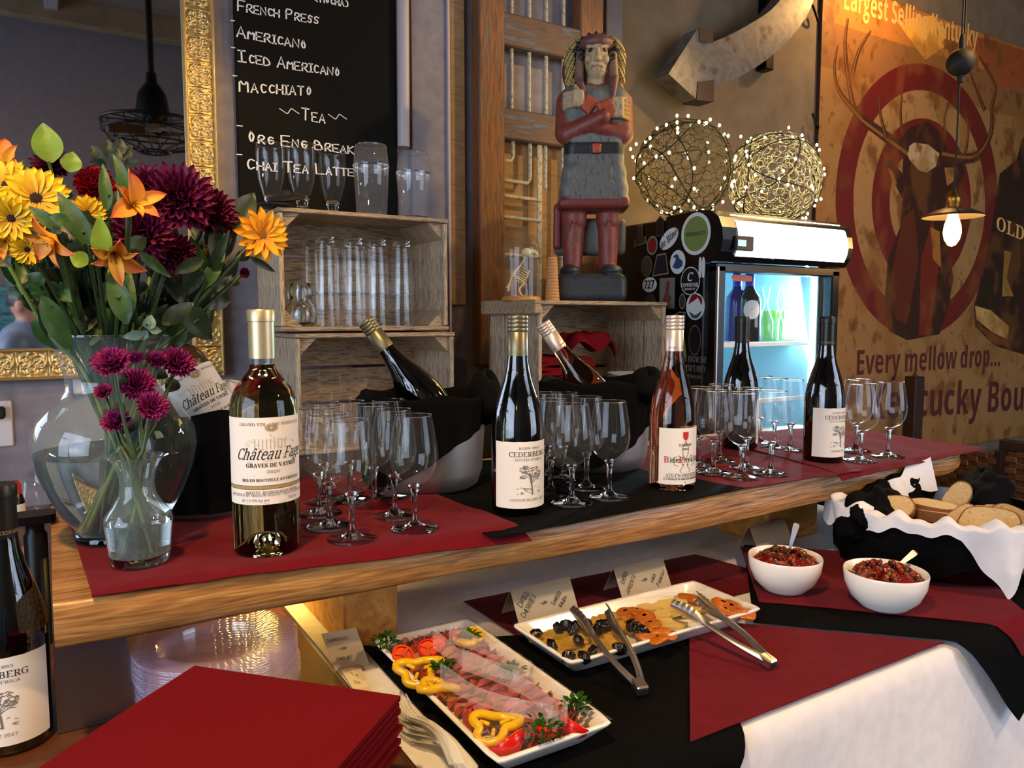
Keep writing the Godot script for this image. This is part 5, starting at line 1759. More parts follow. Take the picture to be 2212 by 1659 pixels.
	part(t, "cream_lettering", g, M.ink_cream)
	for q in [[1764, 40], [1764, 272]]:
		g = G.new()
		var c := on_z(q[0], q[1], zz + 0.01)
		g.tube(curve([c + Vector3(-0.03, 0.05, 0), c + Vector3(-0.015, 0, 0.012), c + Vector3(0.01, -0.01, 0), c + Vector3(0.0, 0.02, 0.0)], 5), 0.006, 6)
		part(t, "hook", g, M.black_steel)


func pendant(label: String, at: Vector3, energy: float, pulley := -1.0, shade := true) -> void:
	var t := thing("pendant_lamp", label, "lamp", at, 0.0, "bare bulb pendant lamps")
	var g := G.new()
	g.lathe([Vector2(0, 0.012), Vector2(0.011, 0.016), Vector2(0.022, 0.034), Vector2(0.0265, 0.056), Vector2(0.024, 0.08), Vector2(0.016, 0.105), Vector2(0.013, 0.122), Vector2(0.0, 0.123)], 24)
	part(t, "bulb", g, glowing("edison_bulb_glow", Color(1.0, 0.78, 0.42), 9.0))
	g = G.new()
	g.lathe([Vector2(0, 0.12), Vector2(0.015, 0.12), Vector2(0.018, 0.124), Vector2(0.018, 0.15), Vector2(0.02, 0.153), Vector2(0.02, 0.168), Vector2(0.012, 0.18), Vector2(0.006, 0.19), Vector2(0, 0.19)], 20)
	part(t, "socket", g, M.brass)
	if shade:
		g = G.new()
		g.lathe([Vector2(0.02, 0.132), Vector2(0.05, 0.124), Vector2(0.084, 0.108), Vector2(0.089, 0.105), Vector2(0.089, 0.108), Vector2(0.084, 0.112), Vector2(0.05, 0.128), Vector2(0.02, 0.136)], 40)
		part(t, "shade", g, mat("dark_shade", Color(0.22, 0.2, 0.17), 0.4, 0.5))
	g = G.new()
	var up := 3.64 - at.y
	g.tube([Vector3(0, 0.185, 0), Vector3(0, up, 0)], 0.003, 6)
	if pulley > 0.0:
		g.tube([Vector3(0.014, pulley, 0), Vector3(0.012, up, 0)], 0.003, 6)
	part(t, "cord", g, M.black_matte)
	if pulley > 0.0:
		g = G.new()
		g.ball(Vector3(0.0, pulley, 0), Vector3(0.041, 0.041, 0.041), 24, 16)
		g.lathe([Vector2(0, -0.06), Vector2(0.009, -0.06), Vector2(0.01, -0.05), Vector2(0.01, -0.03)], 14, Vector3(0.004, pulley, 0))
		g.lathe([Vector2(0.009, 0.03), Vector2(0.009, 0.07), Vector2(0.006, 0.085), Vector2(0, 0.085)], 14, Vector3(0.004, pulley, 0))
		part(t, "pulley_weight", g, M.black_matte)
	omni("pendant_light", at + Vector3(0, 0.05, 0), Color(1.0, 0.76, 0.45), energy, 0.03)


func dining_side() -> void:
	var lp := on_z(2055, 541, -0.45)
	pendant("pendant lamp with a flat dark shade and black pulley ball before the mural", lp, 0.5, on_z(2050, 127, -0.45).y - lp.y)
	# wicker chairs
	var wick := mat("wicker", Color(0.36, 0.22, 0.12), 0.6)
	for k in 2:
		var x: float = [3.78, 3.68][k]
		var za: float = [-1.3, -0.82][k]
		var top: float = [0.9, 0.94][k]
		var t := thing("wicker_chair", ["brown wicker chair with a woven back before the mural", "second brown wicker chair with a dark top rail, at the picture's right edge"][k], "chair", Vector3(x, 0, za), 0.0, "wicker chairs by the dining table")
		for s in [0.0, 0.4]:
			var g := G.new()
			g.box(Vector3(0.035, top - 0.02, 0.035), Vector3(0, (top - 0.02) / 2, s), 0.004)
			part(t, "back_post", g, M.dark_wood)
			g = G.new()
			g.box(Vector3(0.035, 0.44, 0.035), Vector3(0.4, 0.22, s), 0.004)
			part(t, "leg", g, M.dark_wood)
		var g2 := G.new()
		g2.box(Vector3(0.44, 0.05, 0.44), Vector3(0.2, 0.45, 0.2), 0.01)
		part(t, "seat", g2, wick)
		if k == 1:
			g2 = G.new()
			g2.box(Vector3(0.04, 0.05, 0.46), Vector3(0, top - 0.015, 0.2), 0.006)
			part(t, "top_rail", g2, M.dark_wood)
		g2 = G.new()
		for r in 16:
			for c in 9:
				var lift := 0.006 if (r + c) % 2 == 0 else -0.006
				g2.box(Vector3(0.008, 0.026, 0.043), Vector3(lift - 0.012, top - 0.05 - 0.0255 * r, 0.0225 + 0.0437 * c), 0.003)
		for c in 9:
			g2.box(Vector3(0.005, 0.4, 0.01), Vector3(-0.012, top - 0.24, 0.0225 + 0.0437 * c), 0.001)
		var o := part(t, "woven_back", g2, wick)
		o.set_meta("kind", "stuff")
	var g := G.new()
	g.box(Vector3(0.9, 0.035, 0.75), Vector3(4.35, 0.745, -0.85), 0.006)
	var t := thing("dining_table", "orange brown wooden dining table beside the wicker chairs", "table")
	part(t, "table_top", g, M.slab_wood)
	for q in [[3.95, -1.17], [4.75, -1.17], [3.95, -0.53], [4.75, -0.53]]:
		g = G.new()
		g.box(Vector3(0.06, 0.728, 0.06), Vector3(q[0], 0.364, q[1]), 0.004)
		part(t, "leg", g, M.dark_wood)
	# dark pointed post before the mural
	g = G.new()
	var sp := on_z(1970, 945, -1.22)
	var st := on_z(1972, 800, -1.22)
	g.box(Vector3(0.075, sp.y + 0.3, 0.06), Vector3(sp.x, (sp.y + 0.3) / 2, -1.22), 0.004)
	g.lathe([Vector2(0.05, sp.y + 0.3), Vector2(0.012, st.y - 0.03), Vector2(0.0, st.y)], 4, Vector3(sp.x, 0, -1.22), PI / 4, TAU + PI / 4)
	single("pointed_post", "dark wooden post with a pointed top standing before the mural", "post", g, M.dark_wood)


func label_patch(r: float, half: float, y0: float, y1: float, wavy := 0.0) -> G:
	var g := G.new()
	var f := func(u: float, w: float):
		var a := lerpf(-half, half, u)
		return Vector3(sin(a) * r, lerpf(y0, y1, w) + wavy * sin(u * 40.0) * (0.0 if w < 0.5 else 1.0), cos(a) * r)
	g.sheet(24, 4, f, 0.0, -1.0)
	return g


func tree_marks(g: G, f: Callable, at: Vector2, s: float) -> void:
	var keep := rng.state
	rng.seed = 99
	ink(g, [at + Vector2(0.2, -1.0) * s, at + Vector2(0.15, -0.5) * s, at + Vector2(0.05, -0.1) * s, at + Vector2(-0.05, 0.25) * s], 0.1 * s, f)
	for k in 9:
		var a := -0.4 + 0.45 * k
		var b := at + Vector2(0.1, -0.35 + 0.06 * k) * s
		ink(g, [b, b + Vector2(cos(a) * 0.4, 0.2 + absf(sin(a)) * 0.2) * s, b + Vector2(cos(a) * 0.75, 0.35 + sin(a) * 0.3) * s], 0.035 * s, f)
	for k in 60:
		var c := at + Vector2(rng.randf_range(-0.75, 0.75), rng.randf_range(0.0, 0.85)) * s
		if (c - at - Vector2(0, 0.4) * s).length() > 0.8 * s:
			continue
		ink(g, [c, c + Vector2(0.09, 0.05) * s, c + Vector2(0.17, 0.0) * s], 0.04 * s, f)
	for k in 26:
		var c := at + Vector2(rng.randf_range(-0.9, 0.75), rng.randf_range(-1.0, -0.55)) * s
		ink(g, [c, c + Vector2(0.12, rng.randf_range(-0.08, 0.08)) * s], 0.03 * s, f)
	rng.state = keep


func bottle(kind: String, label: String, at: Vector3, offset: float, lean := Basis()) -> Node3D:
	var t := thing("wine_bottle", label, "bottle", at, 0.0, "wine bottles")
	var facing := atan2(EYE.x - at.x, EYE.z - at.z) + offset
	t.basis = lean * Basis(Vector3.UP, facing)
	var g := G.new()
	var r := 0.0395
	if kind == "white":
		r = 0.0405
		g.lathe([Vector2(0, 0.03), Vector2(0.012, 0.027), Vector2(0.026, 0.006), Vector2(0.033, 0.001), Vector2(0.038, 0.001), Vector2(0.0405, 0.005), Vector2(0.0405, 0.178), Vector2(0.039, 0.19), Vector2(0.034, 0.204), Vector2(0.024, 0.217), Vector2(0.0165, 0.227), Vector2(0.0145, 0.234), Vector2(0.0, 0.2345)], 48)
		part(t, "wine_filled_glass", g, M.white_wine)
		g = G.new()
		g.lathe([Vector2(0.0148, 0.234), Vector2(0.0146, 0.246)], 32)
		part(t, "neck", g, M.thin_glass)
		g = G.new()
		g.lathe([Vector2(0.0155, 0.241), Vector2(0.0156, 0.286), Vector2(0.0165, 0.2865), Vector2(0.0168, 0.299), Vector2(0.0155, 0.301), Vector2(0, 0.301)], 32)
		part(t, "capsule", g, mat("gold_capsule", Color(0.72, 0.68, 0.54), 0.38, 0.7))
		var o := part(t, "label", label_patch(r + 0.0005, 1.5, 0.09, 0.172), M.bottle_paper)
		g = G.new()
		var f := round_map(Vector3.ZERO, r + 0.0009, 0.0)
		type_set(g, "Château Fage", 0.0135, f, Vector2(0.004, 0.128), 0.74, 0.4)
		type_set(g, "GRAVES DE VAYRES", 0.0048, f, Vector2(0.003, 0.1145), 0.95, 0.0, true, true)
		type_set(g, "MIS EN BOUTEILLE AU CHÂTEAU", 0.0031, f, Vector2(0.003, 0.0965), 0.95, 0.0, true, true)
		part(o, "black_print", g, M.ink_black)
		g = G.new()
		type_set(g, "GRAND VIN", 0.0026, f, Vector2(-0.021, 0.164), 1.2)
		type_set(g, "DE BORDEAUX", 0.0026, f, Vector2(0.025, 0.164), 1.2)
		type_set(g, "2020", 0.0034, f, Vector2(0.003, 0.1065), 1.5)
		ink(g, [Vector2(-0.02, 0.1015), Vector2(0.026, 0.1015)], 0.0007, f)
		part(o, "grey_print", g, M.ink_grey)
		g = G.new()
		# engraved house with trees
		for k in 3:
			ink(g, [Vector2(-0.018, 0.134 + 0.005 * k), Vector2(0.02, 0.134 + 0.005 * k)], 0.0004, f)
		for k in 9:
			ink(g, [Vector2(-0.018 + 0.0046 * k, 0.134), Vector2(-0.018 + 0.0046 * k, 0.146)], 0.0008, f)
		ink(g, [Vector2(-0.02, 0.146), Vector2(0.001, 0.151), Vector2(0.022, 0.146)], 0.0007, f)
		for k in 40:
			var c := Vector2(rng.randf_range(-0.036, 0.036), rng.randf_range(0.118, 0.148))
			ink(g, [c, c + Vector2(0.003, rng.randf_range(-0.001, 0.001)), c + Vector2(0.005, -0.0008)], 0.0004, f)
		part(o, "engraving", g, M.ink_pale)
		g = G.new()
		for k in 14:
			var a := TAU * k / 14.0
			ink(g, [Vector2(0.002, 0.16) + Vector2(cos(a) * 0.002, sin(a) * 0.002), Vector2(0.002, 0.16) + Vector2(cos(a) * 0.0075, sin(a) * 0.005)], 0.0012, f)
		part(o, "gold_crest", g, M.ink_gold)
		part(t, "gold_band", label_patch(r + 0.0004, 1.5, 0.0855, 0.0895), M.ink_gold)
		o = part(t, "lower_label", label_patch(r + 0.0005, 1.5, 0.0665, 0.085), M.bottle_paper)
		g = G.new()
		type_set(g, "WHITE BORDEAUX WINE", 0.0027, f, Vector2(0.004, 0.0815), 1.35, 0.0, false)
		type_set(g, "IMPORTED BY MAISON BOUTET SELECTION BORDEAUX", 0.0019, f, Vector2(0.004, 0.0783), 1.0, 0.0, false)
		ink(g, [Vector2(-0.03, 0.0755), Vector2(0.03, 0.0755)], 0.0003, f)
		ink(g, [Vector2(-0.03, 0.069), Vector2(-0.008, 0.069), Vector2(-0.005, 0.0675), Vector2(0.012, 0.0675), Vector2(0.015, 0.069), Vector2(0.034, 0.069)], 0.0003, f)
		type_set(g, "alc 12.5% by vol", 0.0018, f, Vector2(-0.02, 0.072), 1.0, 0.0, false)
		type_set(g, "750 ml", 0.0018, f, Vector2(0.028, 0.072), 1.0, 0.0, false)
		part(o, "grey_print", g, M.ink_grey)
		return t
	var pr := [Vector2(0, 0.018), Vector2(0.014, 0.016), Vector2(0.028, 0.004), Vector2(0.034, 0.0005), Vector2(0.0375, 0.001), Vector2(r, 0.005), Vector2(r, 0.118), Vector2(0.0388, 0.135), Vector2(0.0355, 0.155), Vector2(0.029, 0.178), Vector2(0.0215, 0.2), Vector2(0.017, 0.22), Vector2(0.0148, 0.24)]
	if kind == "rose":
		pr.append_array([Vector2(0.0145, 0.25), Vector2(0, 0.2505)])
		g.lathe(pr, 48)
		part(t, "wine_filled_glass", g, M.rose_wine)
	else:
		pr.append_array([Vector2(0.0142, 0.262), Vector2(0, 0.262)])
		g.lathe(pr, 48)
		part(t, "dark_glass", g, M.dark_bottle)
	g = G.new()
	var cap := [Vector2(0.0152, 0.236), Vector2(0.0152, 0.272)]
	if kind == "shiraz":
		cap.append_array([Vector2(0.0152, 0.281), Vector2(0.0165, 0.2815), Vector2(0.0168, 0.293), Vector2(0.0155, 0.2955), Vector2(0, 0.2955)])
	else:
		for k in 4:
			cap.append_array([Vector2(0.0146, 0.2725 + 0.006 * k), Vector2(0.0154, 0.2735 + 0.006 * k), Vector2(0.0154, 0.2775 + 0.006 * k)])
		cap.append_array([Vector2(0.0145, 0.297), Vector2(0, 0.298)])
	g.lathe(cap, 32)
	var o := part(t, "screw_cap" if kind != "shiraz" else "capsule", g, mat("pale_cap", Color(0.75, 0.7, 0.66), 0.35, 0.5) if kind == "rose" else (mat("dark_capsule", Color(0.13, 0.12, 0.1), 0.35, 0.5) if kind == "shiraz" else mat("bronze_cap", Color(0.45, 0.43, 0.34), 0.36, 0.7)))
	g = G.new()
	var fc := round_map(Vector3.ZERO, 0.0155, 0.0)
	type_set(g, "Bieler" if kind == "rose" else "CEDERBERG", 0.0036, fc, Vector2(-0.012, 0.243), 1.0, 0.2 if kind == "rose" else 0.0)
	type_set(g, "Père et Fils" if kind == "rose" else "CEDERBERG", 0.0036, fc, Vector2(0.018, 0.243), 1.0, 0.2 if kind == "rose" else 0.0)
	part(o, "cap_print", g, M.ink_brown if kind == "rose" else M.ink_gold)
	var f := round_map(Vector3.ZERO, r + 0.0009, 0.0)
	if kind == "rose":
		o = part(t, "label", label_patch(r + 0.0005, 1.17, 0.012, 0.108), M.bottle_paper)
		g = G.new()
		type_set(g, "SABINE", 0.0042, f, Vector2(0, 0.0795), 1.1, 0.0, true, true)
		type_set(g, "2021", 0.0036, f, Vector2(0, 0.0725), 1.2, 0.0, true, true)
		type_set(g, "ieler   ère & Fils", 0.0088, f, Vector2(0.003, 0.054), 0.62, 0.0, true, true)
		type_set(g, "AIX-EN-PROVENCE", 0.006, f, Vector2(0, 0.0275), 0.9)
		type_set(g, "COTEAUX D'AIX EN PROVENCE", 0.0022, f, Vector2(0, 0.0215), 1.1, 0.0, false, true)
		type_set(g, "o", 0.004, f, Vector2(0, 0.016))
		part(o, "black_print", g, M.ink_black)
		g = G.new()
		type_set(g, "B", 0.011, f, Vector2(-0.0335, 0.0545), 0.9, 0.0, true, true)
		type_set(g, "P", 0.011, f, Vector2(-0.0075, 0.0545), 0.9, 0.0, true, true)
		part(o, "red_initials", g, M.ink_red)
		g = G.new()
		for k in 7:
			var y := 0.0885 + 0.002 * k
			var w := 0.0045 if k > 2 else 0.0018 + 0.0012 * k
			ink(g, [Vector2(-w, y), Vector2(w, y)], 0.0022, f)
		part(o, "red_crest", g, M.ink_red)
		g = G.new()
		for sgn in [-1.0, 1.0]:   # lily emblem
			ink(g, [Vector2(0, 0.086), Vector2(sgn * 0.006, 0.075), Vector2(sgn * 0.005, 0.063), Vector2(0, 0.055)], 0.0011, f)
			ink(g, [Vector2(sgn * 0.003, 0.045), Vector2(sgn * 0.012, 0.062), Vector2(sgn * 0.021, 0.058), Vector2(sgn * 0.02, 0.046), Vector2(sgn * 0.013, 0.044)], 0.0011, f)
			ink(g, [Vector2(sgn * 0.003, 0.045), Vector2(sgn * 0.01, 0.036), Vector2(sgn * 0.007, 0.033)], 0.0011, f)
		ink(g, [Vector2(-0.006, 0.046), Vector2(0.006, 0.046)], 0.0016, f)
		part(o, "grey_emblem", g, M.ink_grey)
	else:
		o = part(t, "label", label_patch(r + 0.0005, 1.4, 0.013, 0.112, 0.0002), M.bottle_paper)
		g = G.new()
		type_set(g, "CEDERBERG", 0.0072, f, Vector2(0, 0.0935), 1.08)
		part(o, "black_print", g, M.ink_black)
		g = G.new()
		type_set(g, "SOUTH AFRICA", 0.0031, f, Vector2(0, 0.0855), 1.35)
		type_set(g, "CHENIN BLANC 2020" if kind == "chenin" else "SHIRAZ 2017", 0.0036, f, Vector2(0, 0.0255), 1.2)
		type_set(g, "BORN 1893", 0.002, f, Vector2(0, 0.1025), 1.4)
		tree_marks(g, f, Vector2(0.0, 0.0575), 0.023)
		part(o, "grey_print", g, M.ink_grey)
	return t


func bottles() -> void:
	var at := func(px: float, py: float): return on_y(px, py, SHELF + 0.006)
	bottle("white", "clear bottle of white wine with a cream château label, on red cloth", at.call(578, 1190) + Vector3(0, 0.0025, 0), deg_to_rad(9))
	var d: Vector3 = at.call(1118, 1103)
	bottle("chenin", "dark green white wine bottle with bronze cap standing on the black cloth", d, deg_to_rad(27))
	d = at.call(1451, 1051)
	bottle("rose", "bottle of pink wine with pale screw cap at the black cloth's edge", d, deg_to_rad(33))
	d = at.call(1777, 994)
	bottle("shiraz", "dark red wine bottle with cream label in front of the fridge's edge", d, deg_to_rad(48))
	d = at.call(1597, 966)
	bottle("shiraz", "dark red wine bottle in front of the fridge door behind the glasses", d, deg_to_rad(140))
	d = on_y(31, 1597, TOP + 0.001)
	bottle("shiraz", "dark red wine bottle standing on the bar beside the slab's left end", d, deg_to_rad(-21))
	# bottles leaning in the ice buckets: lean is a turn about the line of sight
	var axis := (look * Vector3(0, 0, 1)).normalized()
	for b in [["chenin", "dark green bottle with bronze cap leaning in the middle ice bucket", 790, 693, 1.342, 36.0, 200.0, 0.297], ["rose", "bottle of pink wine with pale cap leaning in the ice bucket by the statue crate", 1172, 699, 1.514, 35.0, 0.0, 0.297], ["white", "bottle of white wine leaning in the ice bucket behind the flower vase", 302, 655, 1.168, 31.0, 14.0, 0.3]]:
		var lean := Basis(axis, deg_to_rad(b[5]))
		var top := EYE + sight(b[2], b[3]) * float(b[4])
		var base: Vector3 = top - lean * Vector3(0, b[7], 0)
		bottle(b[0], b[1], base, deg_to_rad(b[6]), lean)


func buckets() -> void:
	var names := ["steel ice bucket wholly wrapped in black cloth behind the flower vase", "steel ice bucket half covered by a black cloth, in the middle", "steel ice bucket wrapped in black cloth by the statue crate"]
	for k in 3:
		var c: Vector3 = [Vector3(0.194, SHELF + 0.0085, -0.3), Vector3(0.558, SHELF + 0.0065, -0.282), Vector3(0.922, SHELF + 0.0065, -0.262)][k]
		var high: float = [0.148, 0.155, 0.165][k]
		var r: float = [0.098, 0.108, 0.106][k]
		var t := thing("ice_bucket", names[k], "bucket", c, 0.0, "ice buckets on the slab")
		var g := G.new()
		g.lathe([Vector2(0, 0), Vector2(r * 0.78, 0), Vector2(r * 0.86, 0.006), Vector2(r * 0.93, 0.03), Vector2(r, high), Vector2(r + 0.004, high + 0.002), Vector2(r - 0.002, high + 0.002), Vector2(r - 0.006, high - 0.004), Vector2(r * 0.84, 0.012), Vector2(0, 0.01)], 48)
		part(t, "steel_body", g, M.brushed_steel)
		# the cloth wraps the outside, rolls over the rim and shows the steel where it is drawn aside
		var n := thing("bucket_cloth", ["black cloth wrapped around the bucket behind the flower vase", "black cloth slung across the middle ice bucket", "black cloth draped over the bucket by the statue crate"][k], "napkin", c, 0.0, "black cloths on the ice buckets")
		g = G.new()
		var toward := atan2(EYE.x - c.x, EYE.z - c.z)
		var f := func(u: float, w: float):
			var a := toward + lerpf(-PI, PI, u)
			var side := lerpf(-PI, PI, u)
			var low := 0.012
			if k == 1:
				low = 0.012 + 0.1 * smoothstep(-0.9, 1.3, side) * (1.0 if absf(side) < 2.4 else 0.3)
			elif k == 2:
				low = 0.012 + 0.08 * smoothstep(-0.1, 1.4, absf(side + 0.1) * 0.9) * (1.0 if absf(side) < 2.4 else 0.3)
			var fold := 0.0035 * sin(side * 9.0 + k) + 0.002 * sin(side * 21.0)
			var s := w
			if s < 0.72:
				var y := lerpf(low, high + 0.004, s / 0.72)
				var rr: float = lerpf(0.9, 1.0, y / high) * r + 0.007 + fold * (1.0 - 0.5 * s)
				return Vector3(sin(a) * rr, y, cos(a) * rr)
			var q := (s - 0.72) / 0.28
			var rr2 := r + 0.007 - 0.024 * q + fold * 0.4
			return Vector3(sin(a) * rr2, high + 0.004 + 0.009 * sin(q * PI) - 0.03 * q * q + 0.004 * sin(side * 6.0), cos(a) * rr2)
		g.sheet(120, 24, f, 0.002, -1.0)
		part(n, "wrap", g, M.black_cloth)
		if k > 0:   # bunched end standing up at the far side
			g = G.new()
			var bs := toward + (1.45 if k == 1 else 1.15)
			var o := Vector3(sin(bs), 0, cos(bs)) * (r + 0.0)
			var along := Vector3(cos(bs), 0, -sin(bs))
			var h2: float = [0.0, 0.045, 0.03][k]
			var lump := func(u: float, w: float):
				var a := u * TAU
				var e := w * 2.0 - 1.0
				var rad := sqrt(maxf(0.0, 1.0 - e * e)) * (1.0 + 0.12 * sin(a * 3.0 + 2.0 * e))
				return o + along * (cos(a) * 0.05 * rad) + Vector3(0, high + 0.0 + e * h2 * 0.95 + 0.008 * sin(a * 2.0), 0) + Vector3(sin(bs), 0, cos(bs)) * (sin(a) * 0.03 * rad)
			g.sheet(30, 18, lump, 0.0, -1.0)
			part(n, "bunched_end", g, M.black_cloth)
	var g := G.new()
	var wad := func(u: float, w: float):
		var a := u * TAU
		var e := w * 2.0 - 1.0
		var rad := sqrt(maxf(0.0, 1.0 - e * e))
		return Vector3(cos(a) * 0.045 * rad + 0.002 * sin(a * 20.0), e * 0.028 + 0.002 * sin(a * 9.0), sin(a) * 0.03 * rad)
	g.sheet(60, 14, wad, 0.0, -1.0)
	var wp := on_z(492, 850, -0.36)
	single("white_towel", "small ribbed white towel tucked in the bucket behind the vase", "towel", g, M.white_cloth, "", Vector3(wp.x, SHELF + 0.17, -0.36))


func glasses() -> void:
	var bowl := G.new()
	bowl.lathe([Vector2(0.004, 0.0605), Vector2(0.012, 0.0625), Vector2(0.022, 0.069), Vector2(0.0295, 0.08), Vector2(0.0328, 0.093), Vector2(0.0332, 0.102), Vector2(0.0318, 0.12), Vector2(0.0285, 0.14), Vector2(0.0252, 0.158)], 40)
	var rim := G.new()
	rim.lathe([Vector2(0.0252, 0.1575), Vector2(0.0256, 0.1583), Vector2(0.0252, 0.159), Vector2(0.0247, 0.1583), Vector2(0.0252, 0.1575)], 40)
	var foot := G.new()
	foot.lathe([Vector2(0, 0), Vector2(0.032, 0), Vector2(0.0328, 0.0008), Vector2(0.032, 0.0018), Vector2(0.02, 0.0042), Vector2(0.01, 0.007), Vector2(0.0055, 0.012), Vector2(0.0042, 0.022), Vector2(0.004, 0.045), Vector2(0.0052, 0.054), Vector2(0.0095, 0.0605), Vector2(0.006, 0.0625), Vector2(0, 0.063)], 40)
	var bm := bowl.mesh()
	var rm := rim.mesh()
	var fm := foot.mesh()
	var spots := [
		[761, 1164, "nearest the camera, in front of the group beside the white wine", 0], [896, 1142, "at the red cloth's far corner, nearest the black cloth", 0], [713, 1137, "second of the row beside the white wine", 0], [690, 1110, "third of the row, close behind the white wine", 0], [853, 1115, "second of the row leading back from the red cloth's corner", 0], [809, 1093, "third of the row leading back from the red cloth's corner", 0], [757, 1078, "in the back row between the bucket and the white wine", 0], [702, 1084, "at the back, nearest the first bucket", 0], [840, 1072, "at the back of the left group, touching the middle bucket", 0],
		[1235, 1087, "nearest the camera on the black cloth", 1], [1316, 1074, "on the black cloth with clear space towards the pink wine", 1], [1267, 1054, "on the black cloth behind the foremost pair", 1], [1218, 1036, "at the back of the black cloth before the bucket", 1], [1190, 1066, "on the black cloth right beside the chenin bottle", 1], [1183, 1036, "on the black cloth half hidden behind the chenin bottle", 1],
		[1601, 1032, "nearest the camera in the group past the pink wine", 2], [1541, 1021, "beside the pink wine on the red cloth", 2], [1665, 1024, "standing apart between the pink wine and the right bottle", 2], [1554, 996, "behind the pink wine, in the second row", 2], [1612, 1012, "in the second row before the fridge bottle", 2], [1508, 1008, "close behind the pink wine bottle", 2], [1706, 974, "just left of the tall bottle, near the fridge light", 2], [1672, 968, "at the back before the fridge door", 2], [1640, 958, "farthest back beside the fridge bottle", 2],
		[1858, 995, "in front of the pair past the right bottle", 3], [1918, 986, "last one towards the slab's far end", 3], [1848, 974, "behind the pair past the right bottle", 3],
	]
	var first: Node3D = null
	for s in spots:
		var lift: float = [0.0085, 0.0065, 0.0046, 0.0068][s[3]]
		var p := on_y(s[0], s[1], SHELF + lift)
		var o: Node3D
		if first == null:
			o = thing("wine_glass", "", "glass", p, 0.0, "tasting glasses on the slab")
			part(o, "bowl", bm, M.thin_glass)
			part(o, "rim", rm, M.heavy_glass)
			part(o, "stem_and_foot", fm, M.heavy_glass)
			first = o
		else:
			o = copy(first, "", p)
		o.set_meta("label", "empty tasting glass " + s[2])


# ---------- flowers ----------
func petal(len: float, wide: float, curl: float, cup: float, tip: float, c0: Color, c1: Color, nu := 7, nv := 4, blunt := 0.75) -> ArrayMesh:
	var g := G.new()
	var p := []
	for a in nu + 1:
		var s := float(a) / nu
		var w := wide * pow(sin(PI * pow(clampf(s * 0.93 + 0.07, 0, 1), tip)), blunt)
		for b in nv + 1:
			var t := float(b) / nv * 2.0 - 1.0
			p.append(Vector3(t * w / 2, s * len, curl * s * s * len + cup * (t * t) * w - 0.06 * wide * cos(t * 9.0)))
	var first := g.v.size()
	for k in p.size():
		var a := k / (nv + 1)
		var b := k % (nv + 1)
		var du: Vector3 = p[mini(a + 1, nu) * (nv + 1) + b] - p[maxi(a - 1, 0) * (nv + 1) + b]
		var dv: Vector3 = p[a * (nv + 1) + mini(b + 1, nv)] - p[a * (nv + 1) + maxi(b - 1, 0)]
		var n := dv.cross(du)
		g.col = c0.lerp(c1, float(a) / nu)
		g.vert(p[k], n.normalized() if n.length_squared() > 1e-20 else Vector3(0, 0, 1))
	for a in nu:
		for b in nv:
			var q := first + a * (nv + 1) + b
			g.quad(q, q + 1, q + nv + 2, q + nv + 1)
	return g.mesh()


func leaf(len: float, wide: float, bend: float, fold := 0.15) -> G:
	var g := G.new()
	var f := func(u: float, w: float):
		var t := w * 2.0 - 1.0
		var ww := wide * pow(sin(PI * pow(u * 0.97 + 0.015, 0.8)), 0.9)
		return Vector3(t * ww / 2, u * len, fold * absf(t) * ww - bend * u * u * len + 0.02 * wide * sin(u * 14.0) * t)
	g.sheet(9, 4, f)
	return g


func aim(dir: Vector3, roll := 0.0) -> Basis:
	var z := dir.normalized()
	var x := Vector3.UP.cross(z)
	x = x.normalized() if x.length() > 0.01 else Vector3.RIGHT
	return Basis(x, z.cross(x), z) * Basis(Vector3(0, 0, 1), roll)


func along(dir: Vector3, face: Vector3) -> Basis:   # y runs along dir, z looks towards face as far as it can
	var y := dir.normalized()
	var x := y.cross(face).normalized()
	return Basis(x, y, x.cross(y))


var flower_parts := {}


